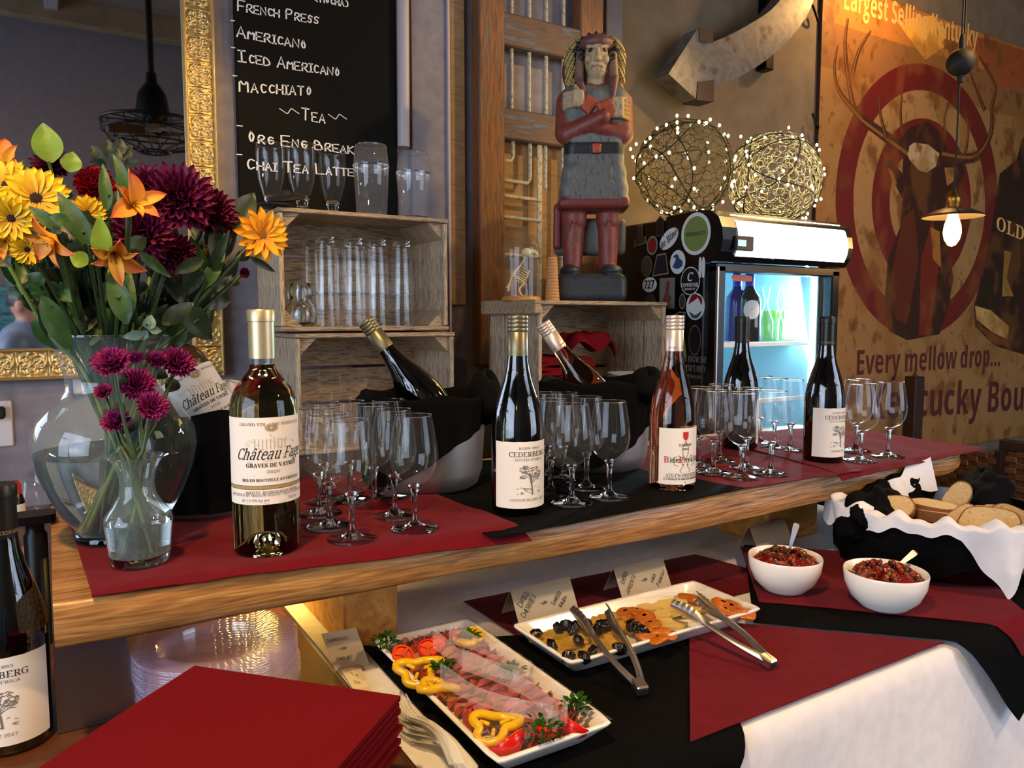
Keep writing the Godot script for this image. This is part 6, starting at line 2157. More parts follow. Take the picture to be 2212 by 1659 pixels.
func flower(kind: String, label: String, head: Vector3, face: Vector3, size: float, stem_pts: Array, group: String, leaves := 2) -> Node3D:
	var t := thing(kind, label, "flower", stem_pts[stem_pts.size() - 1], 0.0, group)
	var base: Vector3 = stem_pts[stem_pts.size() - 1]
	var b := aim(face)
	var pts := [head - face.normalized() * size * 0.1]
	for p in stem_pts:
		pts.append(p)
	var path := curve(pts, 6)
	var local := []
	for p in path:
		local.append(p - base)
	var g := G.new()
	g.tube(local, 0.0024 if size < 0.05 else 0.0032, 6)
	part(t, "stem", g, M.stem_green)
	for k in leaves:
		var i := int(path.size() * (0.14 + 0.16 * k + 0.05 * rng.randf()))
		var out: Vector3 = (path[i] - EYE).cross(Vector3.UP).normalized() * (0.6 if (k % 2 == 0) else -0.6) + Vector3(0, 0.4 + 0.4 * rng.randf(), 0) + (path[i] - EYE).normalized() * (0.3 + 0.5 * rng.randf())
		var o := part(t, "leaf", leaf(0.03 + 0.02 * rng.randf(), 0.012 + 0.008 * rng.randf(), 0.3 + 0.5 * rng.randf()), [M.leaf_dark, M.leaf_mid][k % 2])
		o.transform = Transform3D(along(out, (EYE - path[i]).normalized()), path[i] - base)
	var at := head - base
	var s := size / 2.0
	if kind == "yellow_daisy" or kind == "orange_gerbera":
		var n := 15 if kind == "yellow_daisy" else 13
		for ring in 2:
			for k in n:
				var o := part(t, "petal", flower_parts[kind], M.petal_paint)
				var a := TAU * (k + 0.5 * ring + 0.25 * (rng.randf() - 0.5)) / n
				var bb := b * Basis(Vector3(0, 0, 1), a) * Basis(Vector3(1, 0, 0), 0.1 + 0.22 * ring + 0.22 * (rng.randf() - 0.5))
				o.transform = Transform3D(bb.scaled(Vector3.ONE * s * (1.0 - 0.1 * ring)), at + b * Vector3(0, 0, 0.06 * s * ring))
		g = G.new()
		g.ball(Vector3.ZERO, Vector3(0.3, 0.3, 0.16), 16, 10)
		var o := part(t, "flower_centre", g, M.daisy_eye if kind == "yellow_daisy" else M.gerbera_eye)
		o.transform = Transform3D(b.scaled(Vector3.ONE * s), at)
	elif kind == "alstroemeria":
		for k in 6:
			var o := part(t, "petal", flower_parts["alstroemeria"] if k % 2 == 0 else flower_parts["alstroemeria_inner"], M.petal_paint)
			var a := TAU * k / 6.0 + 0.2 * (rng.randf() - 0.5)
			o.transform = Transform3D((b * Basis(Vector3(0, 0, 1), a) * Basis(Vector3(1, 0, 0), 0.95 + 0.5 * (rng.randf() - 0.5)) * Basis(Vector3(0, 1, 0), 0.7 * (rng.randf() - 0.5))).scaled(Vector3.ONE * s * (1.0 + 0.45 * rng.randf())), at)
		g = G.new()
		for k in 5:
			var a := TAU * k / 5.0
			g.tube([Vector3.ZERO, Vector3(cos(a) * 0.1, sin(a) * 0.1, 0.35), Vector3(cos(a) * 0.2, sin(a) * 0.2 - 0.1, 0.55)], 0.02, 5)
		var o := part(t, "stamens", g, M.stamen)
		o.transform = Transform3D(b.scaled(Vector3.ONE * s), at)
	else:
		var kind2 := "mum" if kind == "burgundy_chrysanthemum" else ("small_mum" if kind == "magenta_chrysanthemum" else "rose_head")
		for ring in 5:
			var o := part(t, "petal_ring", flower_parts["%s_%d" % [kind2, ring]], M.petal_paint)
			o.transform = Transform3D((b * Basis(Vector3(0, 0, 1), rng.randf() * 6.0)).scaled(Vector3.ONE * s), at)
		if kind == "magenta_chrysanthemum":
			g = G.new()
			g.ball(Vector3.ZERO, Vector3(0.2, 0.2, 0.12), 12, 8)
			var o := part(t, "flower_centre", g, M.mum_eye)
			o.transform = Transform3D(b.scaled(Vector3.ONE * s), at + b * Vector3(0, 0, 0.1 * s))
	return t


func ring_of(m: ArrayMesh, n: int, tilt: float, scale_: float, lift: float) -> ArrayMesh:
	var st := SurfaceTool.new()
	st.begin(Mesh.PRIMITIVE_TRIANGLES)
	for k in n:
		var b := Basis(Vector3(0, 0, 1), TAU * (k + 0.3 * (rng.randf() - 0.5)) / n) * Basis(Vector3(1, 0, 0), tilt + 0.2 * (rng.randf() - 0.5))
		st.append_from(m, 0, Transform3D(b.scaled(Vector3.ONE * scale_ * (0.92 + 0.16 * rng.randf())), Vector3(0, 0, lift)))
	return st.commit()


func vases() -> void:
	for d in [["stem_green", Color(0.17, 0.25, 0.09)], ["leaf_dark", Color(0.08, 0.16, 0.06)], ["leaf_mid", Color(0.15, 0.29, 0.08)], ["leaf_light", Color(0.45, 0.58, 0.14)], ["leaf_silver", Color(0.36, 0.46, 0.4)], ["stem_pale", Color(0.4, 0.5, 0.2)]]:
		var m := mat(d[0], d[1], 0.45)
		m.backlight_enabled = true
		m.backlight = Color(0.25, 0.25, 0.25)
		m.heightmap_enabled = true
		m.heightmap_texture = noise_tex([], 0.03, 83, FastNoiseLite.TYPE_SIMPLEX_SMOOTH, 2, 256)
		m.heightmap_scale = 0.03
		m.uv1_triplanar = true
		m.uv1_scale = Vector3(12, 12, 12)
	mat("daisy_eye", Color(0.12, 0.05, 0.03), 0.9)
	mat("gerbera_eye", Color(0.5, 0.3, 0.05), 0.9)
	mat("mum_eye", Color(0.25, 0.03, 0.1), 0.9)
	mat("stamen", Color(0.6, 0.4, 0.15), 0.8)
	var pp := mat("petal_paint", Color(1, 1, 1), 0.6)
	pp.vertex_color_use_as_albedo = true
	pp.backlight_enabled = true
	pp.backlight = Color(0.3, 0.3, 0.3)
	flower_parts["yellow_daisy"] = petal(1.0, 0.34, -0.12, 0.1, 1.25, lin(0.78, 0.54, 0.02), lin(0.94, 0.8, 0.05))
	flower_parts["orange_gerbera"] = petal(1.0, 0.36, -0.1, 0.12, 1.1, lin(0.84, 0.5, 0.02), lin(0.95, 0.68, 0.03))
	flower_parts["alstroemeria"] = petal(1.0, 0.62, -0.55, 0.25, 1.35, lin(0.93, 0.72, 0.16), lin(0.86, 0.42, 0.22))
	flower_parts["alstroemeria_inner"] = petal(1.05, 0.42, -0.4, 0.3, 1.25, lin(0.95, 0.78, 0.12), lin(0.9, 0.5, 0.2))
	for d in [["mum", lin(0.28, 0.02, 0.14), lin(0.46, 0.06, 0.27), 0.28], ["small_mum", lin(0.45, 0.05, 0.28), lin(0.62, 0.16, 0.44), 0.27], ["rose_head", lin(0.5, 0.02, 0.06), lin(0.62, 0.04, 0.1), 0.5]]:
		var pm := petal(1.0, d[3], 0.3, 0.3, 1.25, d[1], d[2], 6, 4, 0.5)
		for r in 5:
			flower_parts["%s_%d" % [d[0], r]] = ring_of(pm, [24, 21, 18, 14, 9][r], [0.0, 0.3, 0.6, 0.9, 1.2][r], [1.0, 0.88, 0.74, 0.6, 0.45][r], [0.0, 0.05, 0.1, 0.14, 0.18][r])
	# large vase
	var vc := Vector3(0.072, SHELF + 0.0085, -0.195)
	var t := thing("glass_vase", "large clear glass vase half full of water holding the mixed bouquet", "vase", vc)
	var wall := [Vector2(0.052, 0.012), Vector2(0.054, 0.018), Vector2(0.067, 0.034), Vector2(0.082, 0.064), Vector2(0.0935, 0.095), Vector2(0.0985, 0.12), Vector2(0.097, 0.14), Vector2(0.09, 0.16), Vector2(0.077, 0.176), Vector2(0.064, 0.187), Vector2(0.0565, 0.198), Vector2(0.0565, 0.212), Vector2(0.06, 0.23), Vector2(0.067, 0.252), Vector2(0.0755, 0.268)]
	var g := G.new()
	g.lathe(wall, 64)
	part(t, "glass_wall", g, M.vase_glass)
	g = G.new()
	g.lathe([Vector2(0, 0.0), Vector2(0.05, 0), Vector2(0.055, 0.003), Vector2(0.055, 0.009), Vector2(0.051, 0.013), Vector2(0, 0.014)], 48)
	part(t, "glass_base", g, M.vase_base_glass)
	g = G.new()
	g.lathe([Vector2(0.0752, 0.2672), Vector2(0.0764, 0.2684), Vector2(0.0752, 0.2696), Vector2(0.074, 0.2684), Vector2(0.0752, 0.2672)], 64)
	part(t, "rim", g, M.heavy_glass)
	g = G.new()
	g.lathe([Vector2(0, 0.0145), Vector2(0.05, 0.0145), Vector2(0.053, 0.019), Vector2(0.066, 0.034), Vector2(0.081, 0.064), Vector2(0.0925, 0.095), Vector2(0.097, 0.117), Vector2(0, 0.117)], 64)
	part(t, "water", g, M.water)
	# small vase
	var sc := Vector3(0.083, SHELF + 0.0085, -0.06)
	t = thing("bud_vase", "small clear glass vase with water holding magenta blooms", "vase", sc)
	g = G.new()
	g.lathe([Vector2(0, 0), Vector2(0.03, 0), Vector2(0.0325, 0.003), Vector2(0.034, 0.012), Vector2(0, 0.0125)], 48)
	part(t, "glass_base", g, M.heavy_glass)
	g = G.new()
	g.lathe([Vector2(0.034, 0.0125), Vector2(0.0355, 0.03), Vector2(0.038, 0.052), Vector2(0.0365, 0.058), Vector2(0.028, 0.07), Vector2(0.0205, 0.083), Vector2(0.0185, 0.096), Vector2(0.02, 0.108), Vector2(0.025, 0.12), Vector2(0.031, 0.128)], 48)
	part(t, "glass_wall", g, M.vase_glass)
	g = G.new()
	g.lathe([Vector2(0.0308, 0.1272), Vector2(0.0318, 0.128), Vector2(0.0308, 0.129), Vector2(0.0298, 0.128), Vector2(0.0308, 0.1272)], 48)
	part(t, "rim", g, M.heavy_glass)
	g = G.new()
	g.lathe([Vector2(0, 0.013), Vector2(0.0332, 0.013), Vector2(0.0348, 0.03), Vector2(0.037, 0.05), Vector2(0, 0.05)], 48)
	part(t, "water", g, M.water)
	# magenta blooms in the small vase
	var mag := [[243, 787, 80, "top of the small vase, first from the mirror"], [296, 833, 80, "centre of the small vase"], [382, 787, 82, "reaching furthest towards the wine bottle"], [327, 880, 70, "lower, facing the camera above the small vase rim"], [252, 914, 64, "lowest, beside the small vase rim"], [340, 780, 52, "small and half hidden at the top of the bud vase"], [225, 848, 44, "smallest, beside the vase neck"], [292, 775, 40, "back view at the top of the bud vase"]]
	var k := 0
	for m in mag:
		var z := -0.045 - 0.03 * (k % 3) if k < 5 else -0.1
		var h := on_z(m[0], m[1], z)
		var nk := sc + Vector3(0.008 * sin(k * 2.0), 0.11, 0.008 * cos(k * 2.0))
		var bt := sc + Vector3(-0.018 * sin(k * 2.0), 0.016, -0.018 * cos(k * 2.0))
		var to := (EYE - h).normalized()
		flower("magenta_chrysanthemum", "magenta chrysanthemum " + m[3], h, to + Vector3(0, [0.9, 0.35, 0.5, 0.3, 1.0, 0.8, 0.9, 0.9][k], 0) + Vector3([-0.3, 0, 0.3, 0.3, -0.2, 0, -0.4, 0][k], 0, 0), m[2] / 1800.0, [h.lerp(nk, 0.5) + Vector3(0, -0.01, 0), nk, bt], "magenta blooms in the small vase", 1)
		k += 1
	# the mixed bouquet
	var heads := [
		["yellow_daisy", 78, 430, 138, -0.1, Vector3(-0.1, 0.25, 0), "with dark eye, largest of the yellow ones"], ["yellow_daisy", 18, 402, 120, -0.14, Vector3(-0.5, 0.4, 0), "at the picture's left edge"], ["yellow_daisy", 26, 470, 100, -0.09, Vector3(-0.3, -0.2, 0), "below the largest, at the left edge"], ["yellow_daisy", 60, 538, 70, -0.1, Vector3(-0.1, -0.3, 0), "small and lowest on the left"], ["yellow_daisy", 188, 462, 90, -0.2, Vector3(0.1, 0.1, 0), "in shade behind the green blades"], ["yellow_daisy", 487, 470, 80, -0.26, Vector3(0.6, 0.3, 0), "peeking out beside the burgundy blooms"], ["yellow_daisy", 455, 540, 40, -0.2, Vector3(0.5, 0, 0), "tiny, under the burgundy blooms"],
		["alstroemeria", 120, 508, 92, -0.05, Vector3(-0.9, -0.7, 0), "drooping below the yellow daisies"], ["alstroemeria", 284, 445, 92, -0.04, Vector3(0.7, 0.5, 0), "in the middle of the bouquet front"], ["alstroemeria", 245, 542, 90, -0.03, Vector3(0.3, -1.0, 0), "lowest in front of the stems"], ["alstroemeria", 18, 365, 90, -0.2, Vector3(-0.4, 0.5, 0), "at the upper left above the daisies"], ["alstroemeria", 14, 520, 70, -0.12, Vector3(-0.4, -0.3, 0), "dusty, low at the left edge"],
		["burgundy_chrysanthemum", 388, 432, 165, -0.16, Vector3(0.15, 0.3, 0), "largest, at the bouquet's centre right"], ["burgundy_chrysanthemum", 322, 408, 120, -0.22, Vector3(-0.1, 0.6, 0), "at the top behind the orange lily"], ["burgundy_chrysanthemum", 455, 462, 130, -0.2, Vector3(0.6, 0.2, 0), "at the right flank by the orange gerbera"], ["burgundy_chrysanthemum", 310, 505, 130, -0.12, Vector3(-0.05, -0.1, 0), "below the orange lily, facing front"], ["burgundy_chrysanthemum", 372, 545, 110, -0.15, Vector3(0.2, -0.35, 0), "lowest of the burgundy group"], ["burgundy_chrysanthemum", 115, 362, 95, -0.26, Vector3(-0.1, 0.8, 0), "at the back above the daisies"], ["burgundy_chrysanthemum", 527, 590, 30, -0.2, Vector3(0.7, 0.1, 0), "tiny bud below the orange gerbera"],
		["red_rose", 205, 402, 90, -0.22, Vector3(0.0, 0.5, 0), "between the blades behind the yellow daisy"],
		["orange_gerbera", 565, 508, 142, -0.17, Vector3(0.55, 0.1, 0), "on a long bent stem at the bouquet's right"],
	]
	k = 0
	for q in heads:
		var h := on_z(q[1], q[2], q[4])
		var to: Vector3 = (EYE - h).normalized() + look * q[5]
		var a := k * 2.4
		var nk := vc + Vector3(0.035 * sin(a), 0.205, 0.03 * cos(a))
		var dirx := clampf((h.x - vc.x) * 0.25, -0.035, 0.035)
		nk.x = vc.x + dirx + 0.008 * sin(a)
		var bt := vc + Vector3(clampf(-0.02 * sin(a) - dirx, -0.036, 0.036), 0.02, -0.028 * cos(a))
		var mid := h.lerp(nk, 0.55) + Vector3(0, 0.01, 0)
		if q[0] == "orange_gerbera":
			mid = on_z(440, 640, -0.17)
		var words := {"yellow_daisy": "yellow daisy ", "alstroemeria": "orange lily-like bloom ", "burgundy_chrysanthemum": "burgundy chrysanthemum ", "red_rose": "deep red bloom ", "orange_gerbera": "golden orange gerbera "}
		flower(q[0], words[q[0]] + q[6], h, to, q[3] / 1780.0, [mid, nk, bt], "flowers in the large bouquet", 2)
		k += 1
	# foliage: named sprigs seen in the photo, each a stem with leaves
	var sprig := func(label: String, top: Vector3, leaves: Array, m: Material, low: Vector3):
		var base := vc + Vector3(0.02 * sin(top.x * 50.0), 0.02, 0.02 * cos(top.y * 40.0))
		var s := thing("leaf_sprig", label, "foliage", base, 0.0, "leaf sprigs in the large bouquet")
		var path := curve([top, top.lerp(low, 0.5), low, base], 6)
		var local := []
		for p in path:
			local.append(p - base)
		var gg := G.new()
		gg.tube(local, 0.0022, 6)
		part(s, "stem", gg, M.stem_green)
		for l in leaves:   # [root px, root py, tip px, tip py, width px, z, bend]
			var r := on_z(l[0], l[1], l[5])
			var e := on_z(l[2], l[3], l[5] + l[6])
			var o := part(s, "leaf", leaf((e - r).length(), l[4] / 1750.0, 0.18, 0.12), m)
			o.transform = Transform3D(along(e - r, (EYE - r).normalized()), r - base)
	var neck := vc + Vector3(0, 0.21, 0)
	sprig.call("bright green rounded leaf standing highest in the bouquet", on_z(105, 350, -0.22), [[110, 352, 92, 262, 62, -0.22, 0.0], [150, 372, 158, 326, 44, -0.22, 0.0]], M.leaf_light, neck)
	sprig.call("dark clustered small leaves at the top beside the mirror fan", on_z(255, 340, -0.27), [[215, 350, 198, 312, 30, -0.27, 0.0], [240, 345, 232, 300, 30, -0.27, 0.0], [255, 335, 262, 298, 32, -0.27, 0.0], [262, 345, 285, 312, 30, -0.27, 0.0], [230, 360, 195, 350, 30, -0.26, 0.0], [270, 358, 300, 345, 28, -0.26, 0.0], [245, 352, 255, 318, 30, -0.25, 0.0]], M.leaf_dark, neck)
	sprig.call("upright green blades in the middle of the bouquet", on_z(235, 420, -0.1), [[232, 455, 222, 350, 26, -0.1, 0.0], [283, 415, 243, 330, 22, -0.08, 0.0], [262, 420, 262, 345, 22, -0.12, 0.0], [240, 470, 255, 410, 20, -0.11, 0.0]], M.leaf_mid, neck)
	sprig.call("diagonal green blades below the yellow daisies", on_z(180, 500, -0.06), [[195, 530, 123, 412, 40, -0.06, 0.0], [130, 495, 60, 445, 26, -0.06, 0.0], [150, 480, 105, 465, 24, -0.05, 0.0]], M.leaf_mid, neck)
	sprig.call("curled light green leaf beside the lowest orange bloom", on_z(205, 530, -0.05), [[222, 560, 215, 470, 38, -0.05, 0.02], [190, 570, 150, 548, 34, -0.05, 0.0]], M.leaf_light, neck)
	sprig.call("broad dark leaf reaching past the burgundy blooms", on_z(500, 500, -0.22), [[498, 500, 552, 412, 66, -0.22, 0.0], [478, 470, 505, 430, 34, -0.22, 0.0]], M.leaf_dark, neck)
	sprig.call("dark pointed leaves hanging below the orange gerbera", on_z(470, 640, -0.2), [[450, 640, 499, 655, 60, -0.2, 0.0], [540, 555, 598, 590, 18, -0.17, 0.0], [440, 560, 375, 590, 30, -0.12, 0.0]], M.leaf_dark, neck)
	sprig.call("long ribbed green leaves in front of the stems", on_z(255, 640, -0.06), [[275, 700, 235, 575, 42, -0.06, 0.0], [270, 700, 280, 580, 34, -0.07, 0.0], [300, 545, 370, 600, 22, -0.05, 0.0]], M.leaf_mid, neck)
	sprig.call("broad shaded leaves low at the bouquet's right", on_z(430, 690, -0.15), [[400, 660, 458, 740, 56, -0.15, 0.0], [350, 700, 420, 652, 40, -0.12, 0.0], [430, 570, 400, 640, 44, -0.16, 0.0], [410, 690, 455, 690, 60, -0.17, 0.0]], M.leaf_dark, neck)
	sprig.call("long yellow green leaf drooping over the vase's left rim", on_z(110, 660, -0.1), [[92, 640, 155, 765, 44, -0.1, 0.0], [95, 615, 60, 590, 34, -0.12, 0.0]], M.leaf_mid, neck)
	sprig.call("silvery eucalyptus tip over the vase rim", on_z(320, 700, -0.11), [[320, 712, 327, 680, 26, -0.11, 0.0], [318, 715, 300, 735, 20, -0.11, 0.0], [322, 712, 350, 715, 18, -0.11, 0.0], [318, 708, 312, 690, 16, -0.11, 0.0], [312, 722, 265, 728, 22, -0.11, 0.0]], M.leaf_silver, neck)
	sprig.call("pale eucalyptus leaves at the far left of the bouquet", on_z(30, 620, -0.2), [[40, 625, 12, 600, 30, -0.2, 0.0], [38, 630, 15, 640, 28, -0.2, 0.0], [45, 620, 60, 595, 26, -0.2, 0.0], [30, 600, 5, 575, 26, -0.2, 0.0]], M.leaf_silver, neck)
	# filling greenery between blooms and vase
	for j in 40:
		var u := rng.randf()
		var top := on_z(lerpf(15, 500, u), 560 + 60 * rng.randf() - 60 * sin(u * PI), -0.12 - 0.16 * rng.randf())
		var low := neck + Vector3(clampf((top.x - vc.x) * 0.28, -0.045, 0.045), 0, 0.03 * (rng.randf() - 0.5))
		var base := vc + Vector3(clampf(-(low.x - vc.x) * 0.9, -0.036, 0.036), 0.02, 0.03 * (rng.randf() - 0.5))
		var s := thing("leaf_sprig", "leafy dark green stem among the bouquet's lower stems", "foliage", base, 0.0, "filler stems in the large bouquet")
		var path := curve([top, top.lerp(low, 0.5) + Vector3(0, -0.012, 0), low, base], 6)
		var local := []
		for p in path:
			local.append(p - base)
		var gg := G.new()
		gg.tube(local, 0.0026, 6)
		part(s, "stem", gg, M.stem_pale if j % 3 == 0 else M.stem_green)
		for l in 5:
			var i := int(path.size() * (0.02 + 0.11 * l))
			var d := Vector3(rng.randf() - 0.5, 0.25 + 0.5 * rng.randf(), rng.randf() - 0.5)
			var o := part(s, "leaf", leaf(0.035 + 0.035 * rng.randf(), 0.014 + 0.012 * rng.randf(), 0.3), [M.leaf_dark, M.leaf_mid, M.leaf_dark][l % 3])
			o.transform = Transform3D(along(d, (EYE - path[i]).normalized()), path[i] - base)


func table_cloth_quad(label: String, q: Array, lift: float, m: Material, seed_: int, nu := 44, nv := 44) -> void:
	var no := FastNoiseLite.new()
	no.seed = seed_
	no.frequency = 7.0
	var g := G.new()
	var y0 := TOP + 0.006 + lift
	var f := func(u: float, w: float):
		var p: Vector2 = q[0].lerp(q[1], u).lerp(q[3].lerp(q[2], u), w)
		var y := y0 + 0.0012 * no.get_noise_2d(p.x, p.y)
		if p.y <= 0.344:
			return Vector3(p.x, y, p.y)
		var over := p.y - 0.344
		var ease_ := minf(over / 0.03, 1.0)
		return Vector3(p.x, y - maxf(0.0, over - 0.008) * 1.0 - 0.004 * ease_, 0.344 + (0.018 + lift) * sin(ease_ * PI / 2) + 0.035 * over + 0.006 * sin(p.x * 40.0) * over * 4.0)
	g.sheet(nu, nv, f, 0.0013)
	single("table_napkin", label, "napkin", g, m, "cloths on the buffet")


func buffet_cloths() -> void:
	table_cloth_quad("dark red cloth behind the handwritten cards under the slab", [Vector2(0.58, 0.03), Vector2(1.13, 0.05), Vector2(1.09, -0.155), Vector2(0.575, -0.17)], 0.0, M.red_cloth, 5)
	table_cloth_quad("black cloth under the long meat platter, hanging over the front", [Vector2(0.36, 0.44), Vector2(0.6, 0.44), Vector2(0.84, 0.1), Vector2(0.365, -0.085)], 0.0026, M.black_cloth, 6)
	table_cloth_quad("dark red triangular folded cloth at the bar's front edge", [Vector2(0.588, 0.344), Vector2(1.088, 0.3439), Vector2(0.88, 0.135), Vector2(0.8, 0.125)], 0.0052, M.red_cloth, 7)
	table_cloth_quad("black cloth with its corner hanging down at the front", [Vector2(0.905, 0.155), Vector2(1.25, 0.5), Vector2(1.55, 0.2), Vector2(1.2, -0.13)], 0.0078, M.black_cloth, 8)
	table_cloth_quad("dark red cloth under the two salsa bowls", [Vector2(0.975, 0.105), Vector2(1.25, 0.4), Vector2(1.5, 0.15), Vector2(1.18, -0.12)], 0.0104, M.red_cloth, 9)


func platter(label: String, x0: float, x1: float, z0: float, z1: float, y: float) -> Node3D:
	var t := thing("platter", label, "platter", Vector3((x0 + x1) / 2, y, (z0 + z1) / 2), 0.0, "white rectangular platters")
	var hx := (x1 - x0) / 2
	var hz := (z1 - z0) / 2
	var rings := [[0.03, 0.0, 0.004], [0.024, 0.0, 0.006], [0.003, 0.022, 0.008], [0.0, 0.0255, 0.009], [0.0015, 0.0275, 0.009], [0.005, 0.0275, 0.008], [0.0075, 0.026, 0.007], [0.017, 0.011, 0.006], [0.022, 0.0085, 0.006], [0.04, 0.008, 0.003]]
	var g := G.new()
	var loop := func(u: float, w: float):
		var k := mini(int(w * (rings.size() - 1) + 0.001), rings.size() - 1)
		var r: Array = rings[k]
		var ax: float = hx - r[0]
		var az: float = hz - r[0]
		var cr: float = r[2]
		var a := u * TAU + PI / 4
		var c := Vector2(cos(a), sin(a))
		var s := 1.0 / maxf(absf(c.x), absf(c.y))
		var p := c * s
		var v := Vector2(p.x * ax, p.y * az)
		if absf(p.x) > 0.97 and absf(p.y) > 0.97:
			v -= Vector2(signf(v.x), signf(v.y)) * cr * 0.3
		return Vector3(v.x, r[1], v.y)
	g.sheet(96, rings.size() - 1, loop, 0.0, 1.0)
	g.face([Vector3(hx - 0.039, 0.008, hz - 0.039), Vector3(-hx + 0.039, 0.008, hz - 0.039), Vector3(-hx + 0.039, 0.008, -hz + 0.039), Vector3(hx - 0.039, 0.008, -hz + 0.039)], Vector3.UP)
	part(t, "dish", g, M.porcelain)
	return t


func tongs(label: String, hinge: Vector3, a: Vector3, b: Vector3, called: String, m: Material, clear := false) -> void:
	var t := thing(called, label, "tongs", hinge, 0.0, "serving tongs")
	var up := (a - hinge).cross(b - hinge).normalized()
	if up.y < 0:
		up = -up
	for q in [a, b]:
		var d: Vector3 = q - hinge
		var dir := d.normalized()
		var side := dir.cross(up).normalized()
		if side.dot((a + b) / 2 - hinge - dir * ((a + b) / 2 - hinge).dot(dir)) > 0:
			side = -side
		var ln := d.length()
		var g := G.new()
		var f := func(u: float, w: float):
			var wid := 0.0
			if clear:
				wid = lerpf(0.019, 0.026, smoothstep(0.6, 0.95, u)) + 0.0012 * sin(u * 160.0) * smoothstep(0.9, 0.92, u)
			else:
				wid = lerpf(0.0125, 0.0085, smoothstep(0.0, 0.45, u))
				if u > 0.62:
					wid = lerpf(0.0085, 0.021, sin(clampf((u - 0.62) / 0.38, 0, 1) * PI * 0.86)) + (0.0016 * sin(u * 110.0) if u > 0.75 else 0.0)
			var t2 := w * 2.0 - 1.0
			var dip := (0.006 if not clear else 0.001) * (1.0 - t2 * t2)
			var bow := 0.012 * sin(u * PI) if clear else 0.004 * sin(u * PI * 1.6)
			if clear:
				return dir * (u * ln) + up * (t2 * wid / 2 + wid / 2) + side * (0.004 + bow)
			return dir * (u * ln) + up * (t2 * wid / 2 + 0.002 * sin(u * PI)) + side * (dip + bow)
		g.sheet(60, 8, f, 0.0009 if not clear else 0.0014)
		part(t, "arm", g, m)
	var g := G.new()
	if clear:
		var md := ((a + b) / 2 - hinge).normalized()
		var sd := md.cross(up).normalized()
		var f := func(u: float, w: float):
			var an := lerpf(-PI / 2, PI / 2, u)
			return -md * (0.012 * cos(an)) + sd * (0.014 * sin(an)) + up * (w * 0.019)
		g.sheet(14, 3, f, 0.0014)
		part(t, "spring_bend", g, m)
	else:
		var md := ((a + b) / 2 - hinge).normalized()
		g.bar(-md * 0.006, md * 0.014, 0.016, 0.0135, 0.002, up)
		part(t, "hinge", g, m)
		g = G.new()
		g.bar(-md * 0.0075, -md * 0.0061, 0.011, 0.0085, 0.001, up)
		part(t, "pull_ring_opening", g, M.black_matte)


func tent_card(label: String, a: Vector3, b: Vector3, high: float, words: Array) -> void:
	var t := thing("tent_card", label, "card", a, 0.0, "handwritten tent cards")
	var x := b - a
	var back := Vector3(x.z, 0, -x.x).normalized()
	var g := G.new()
	var top := Vector3(0, high, 0) + back * 0.024
	g.face([Vector3.ZERO, x, x + top, top], (x.cross(top)).normalized())
	g.face([top, x + top, x + back * 0.05, back * 0.05], -(x.cross(top - back * 0.05)).normalized())
	var thick := G.new()
	thick.sheet(1, 2, func(u: float, w: float): return x * u + (top * (w * 2.0) if w <= 0.5 else top.lerp(back * 0.05, w * 2.0 - 1.0)), 0.0005, -1.0)
	part(t, "folded_card", thick, M.card_paper)
	g = G.new()
	var nx := x.normalized()
	var ny := top.normalized()
	var nr := nx.cross(ny).normalized()
	for w in words:
		hand(g, w[0], w[3], 0.0008, plane_map(nr * 0.0009, (nx * cos(w[4]) + ny * sin(w[4])), (ny * cos(w[4]) - nx * sin(w[4]))), Vector2(w[1] * cos(w[4]) + w[2] * sin(w[4]), -w[1] * sin(w[4]) + w[2] * cos(w[4])), true, 0.1)
	if words.size() > 0:
		part(t, "handwriting", g, M.ink_black)


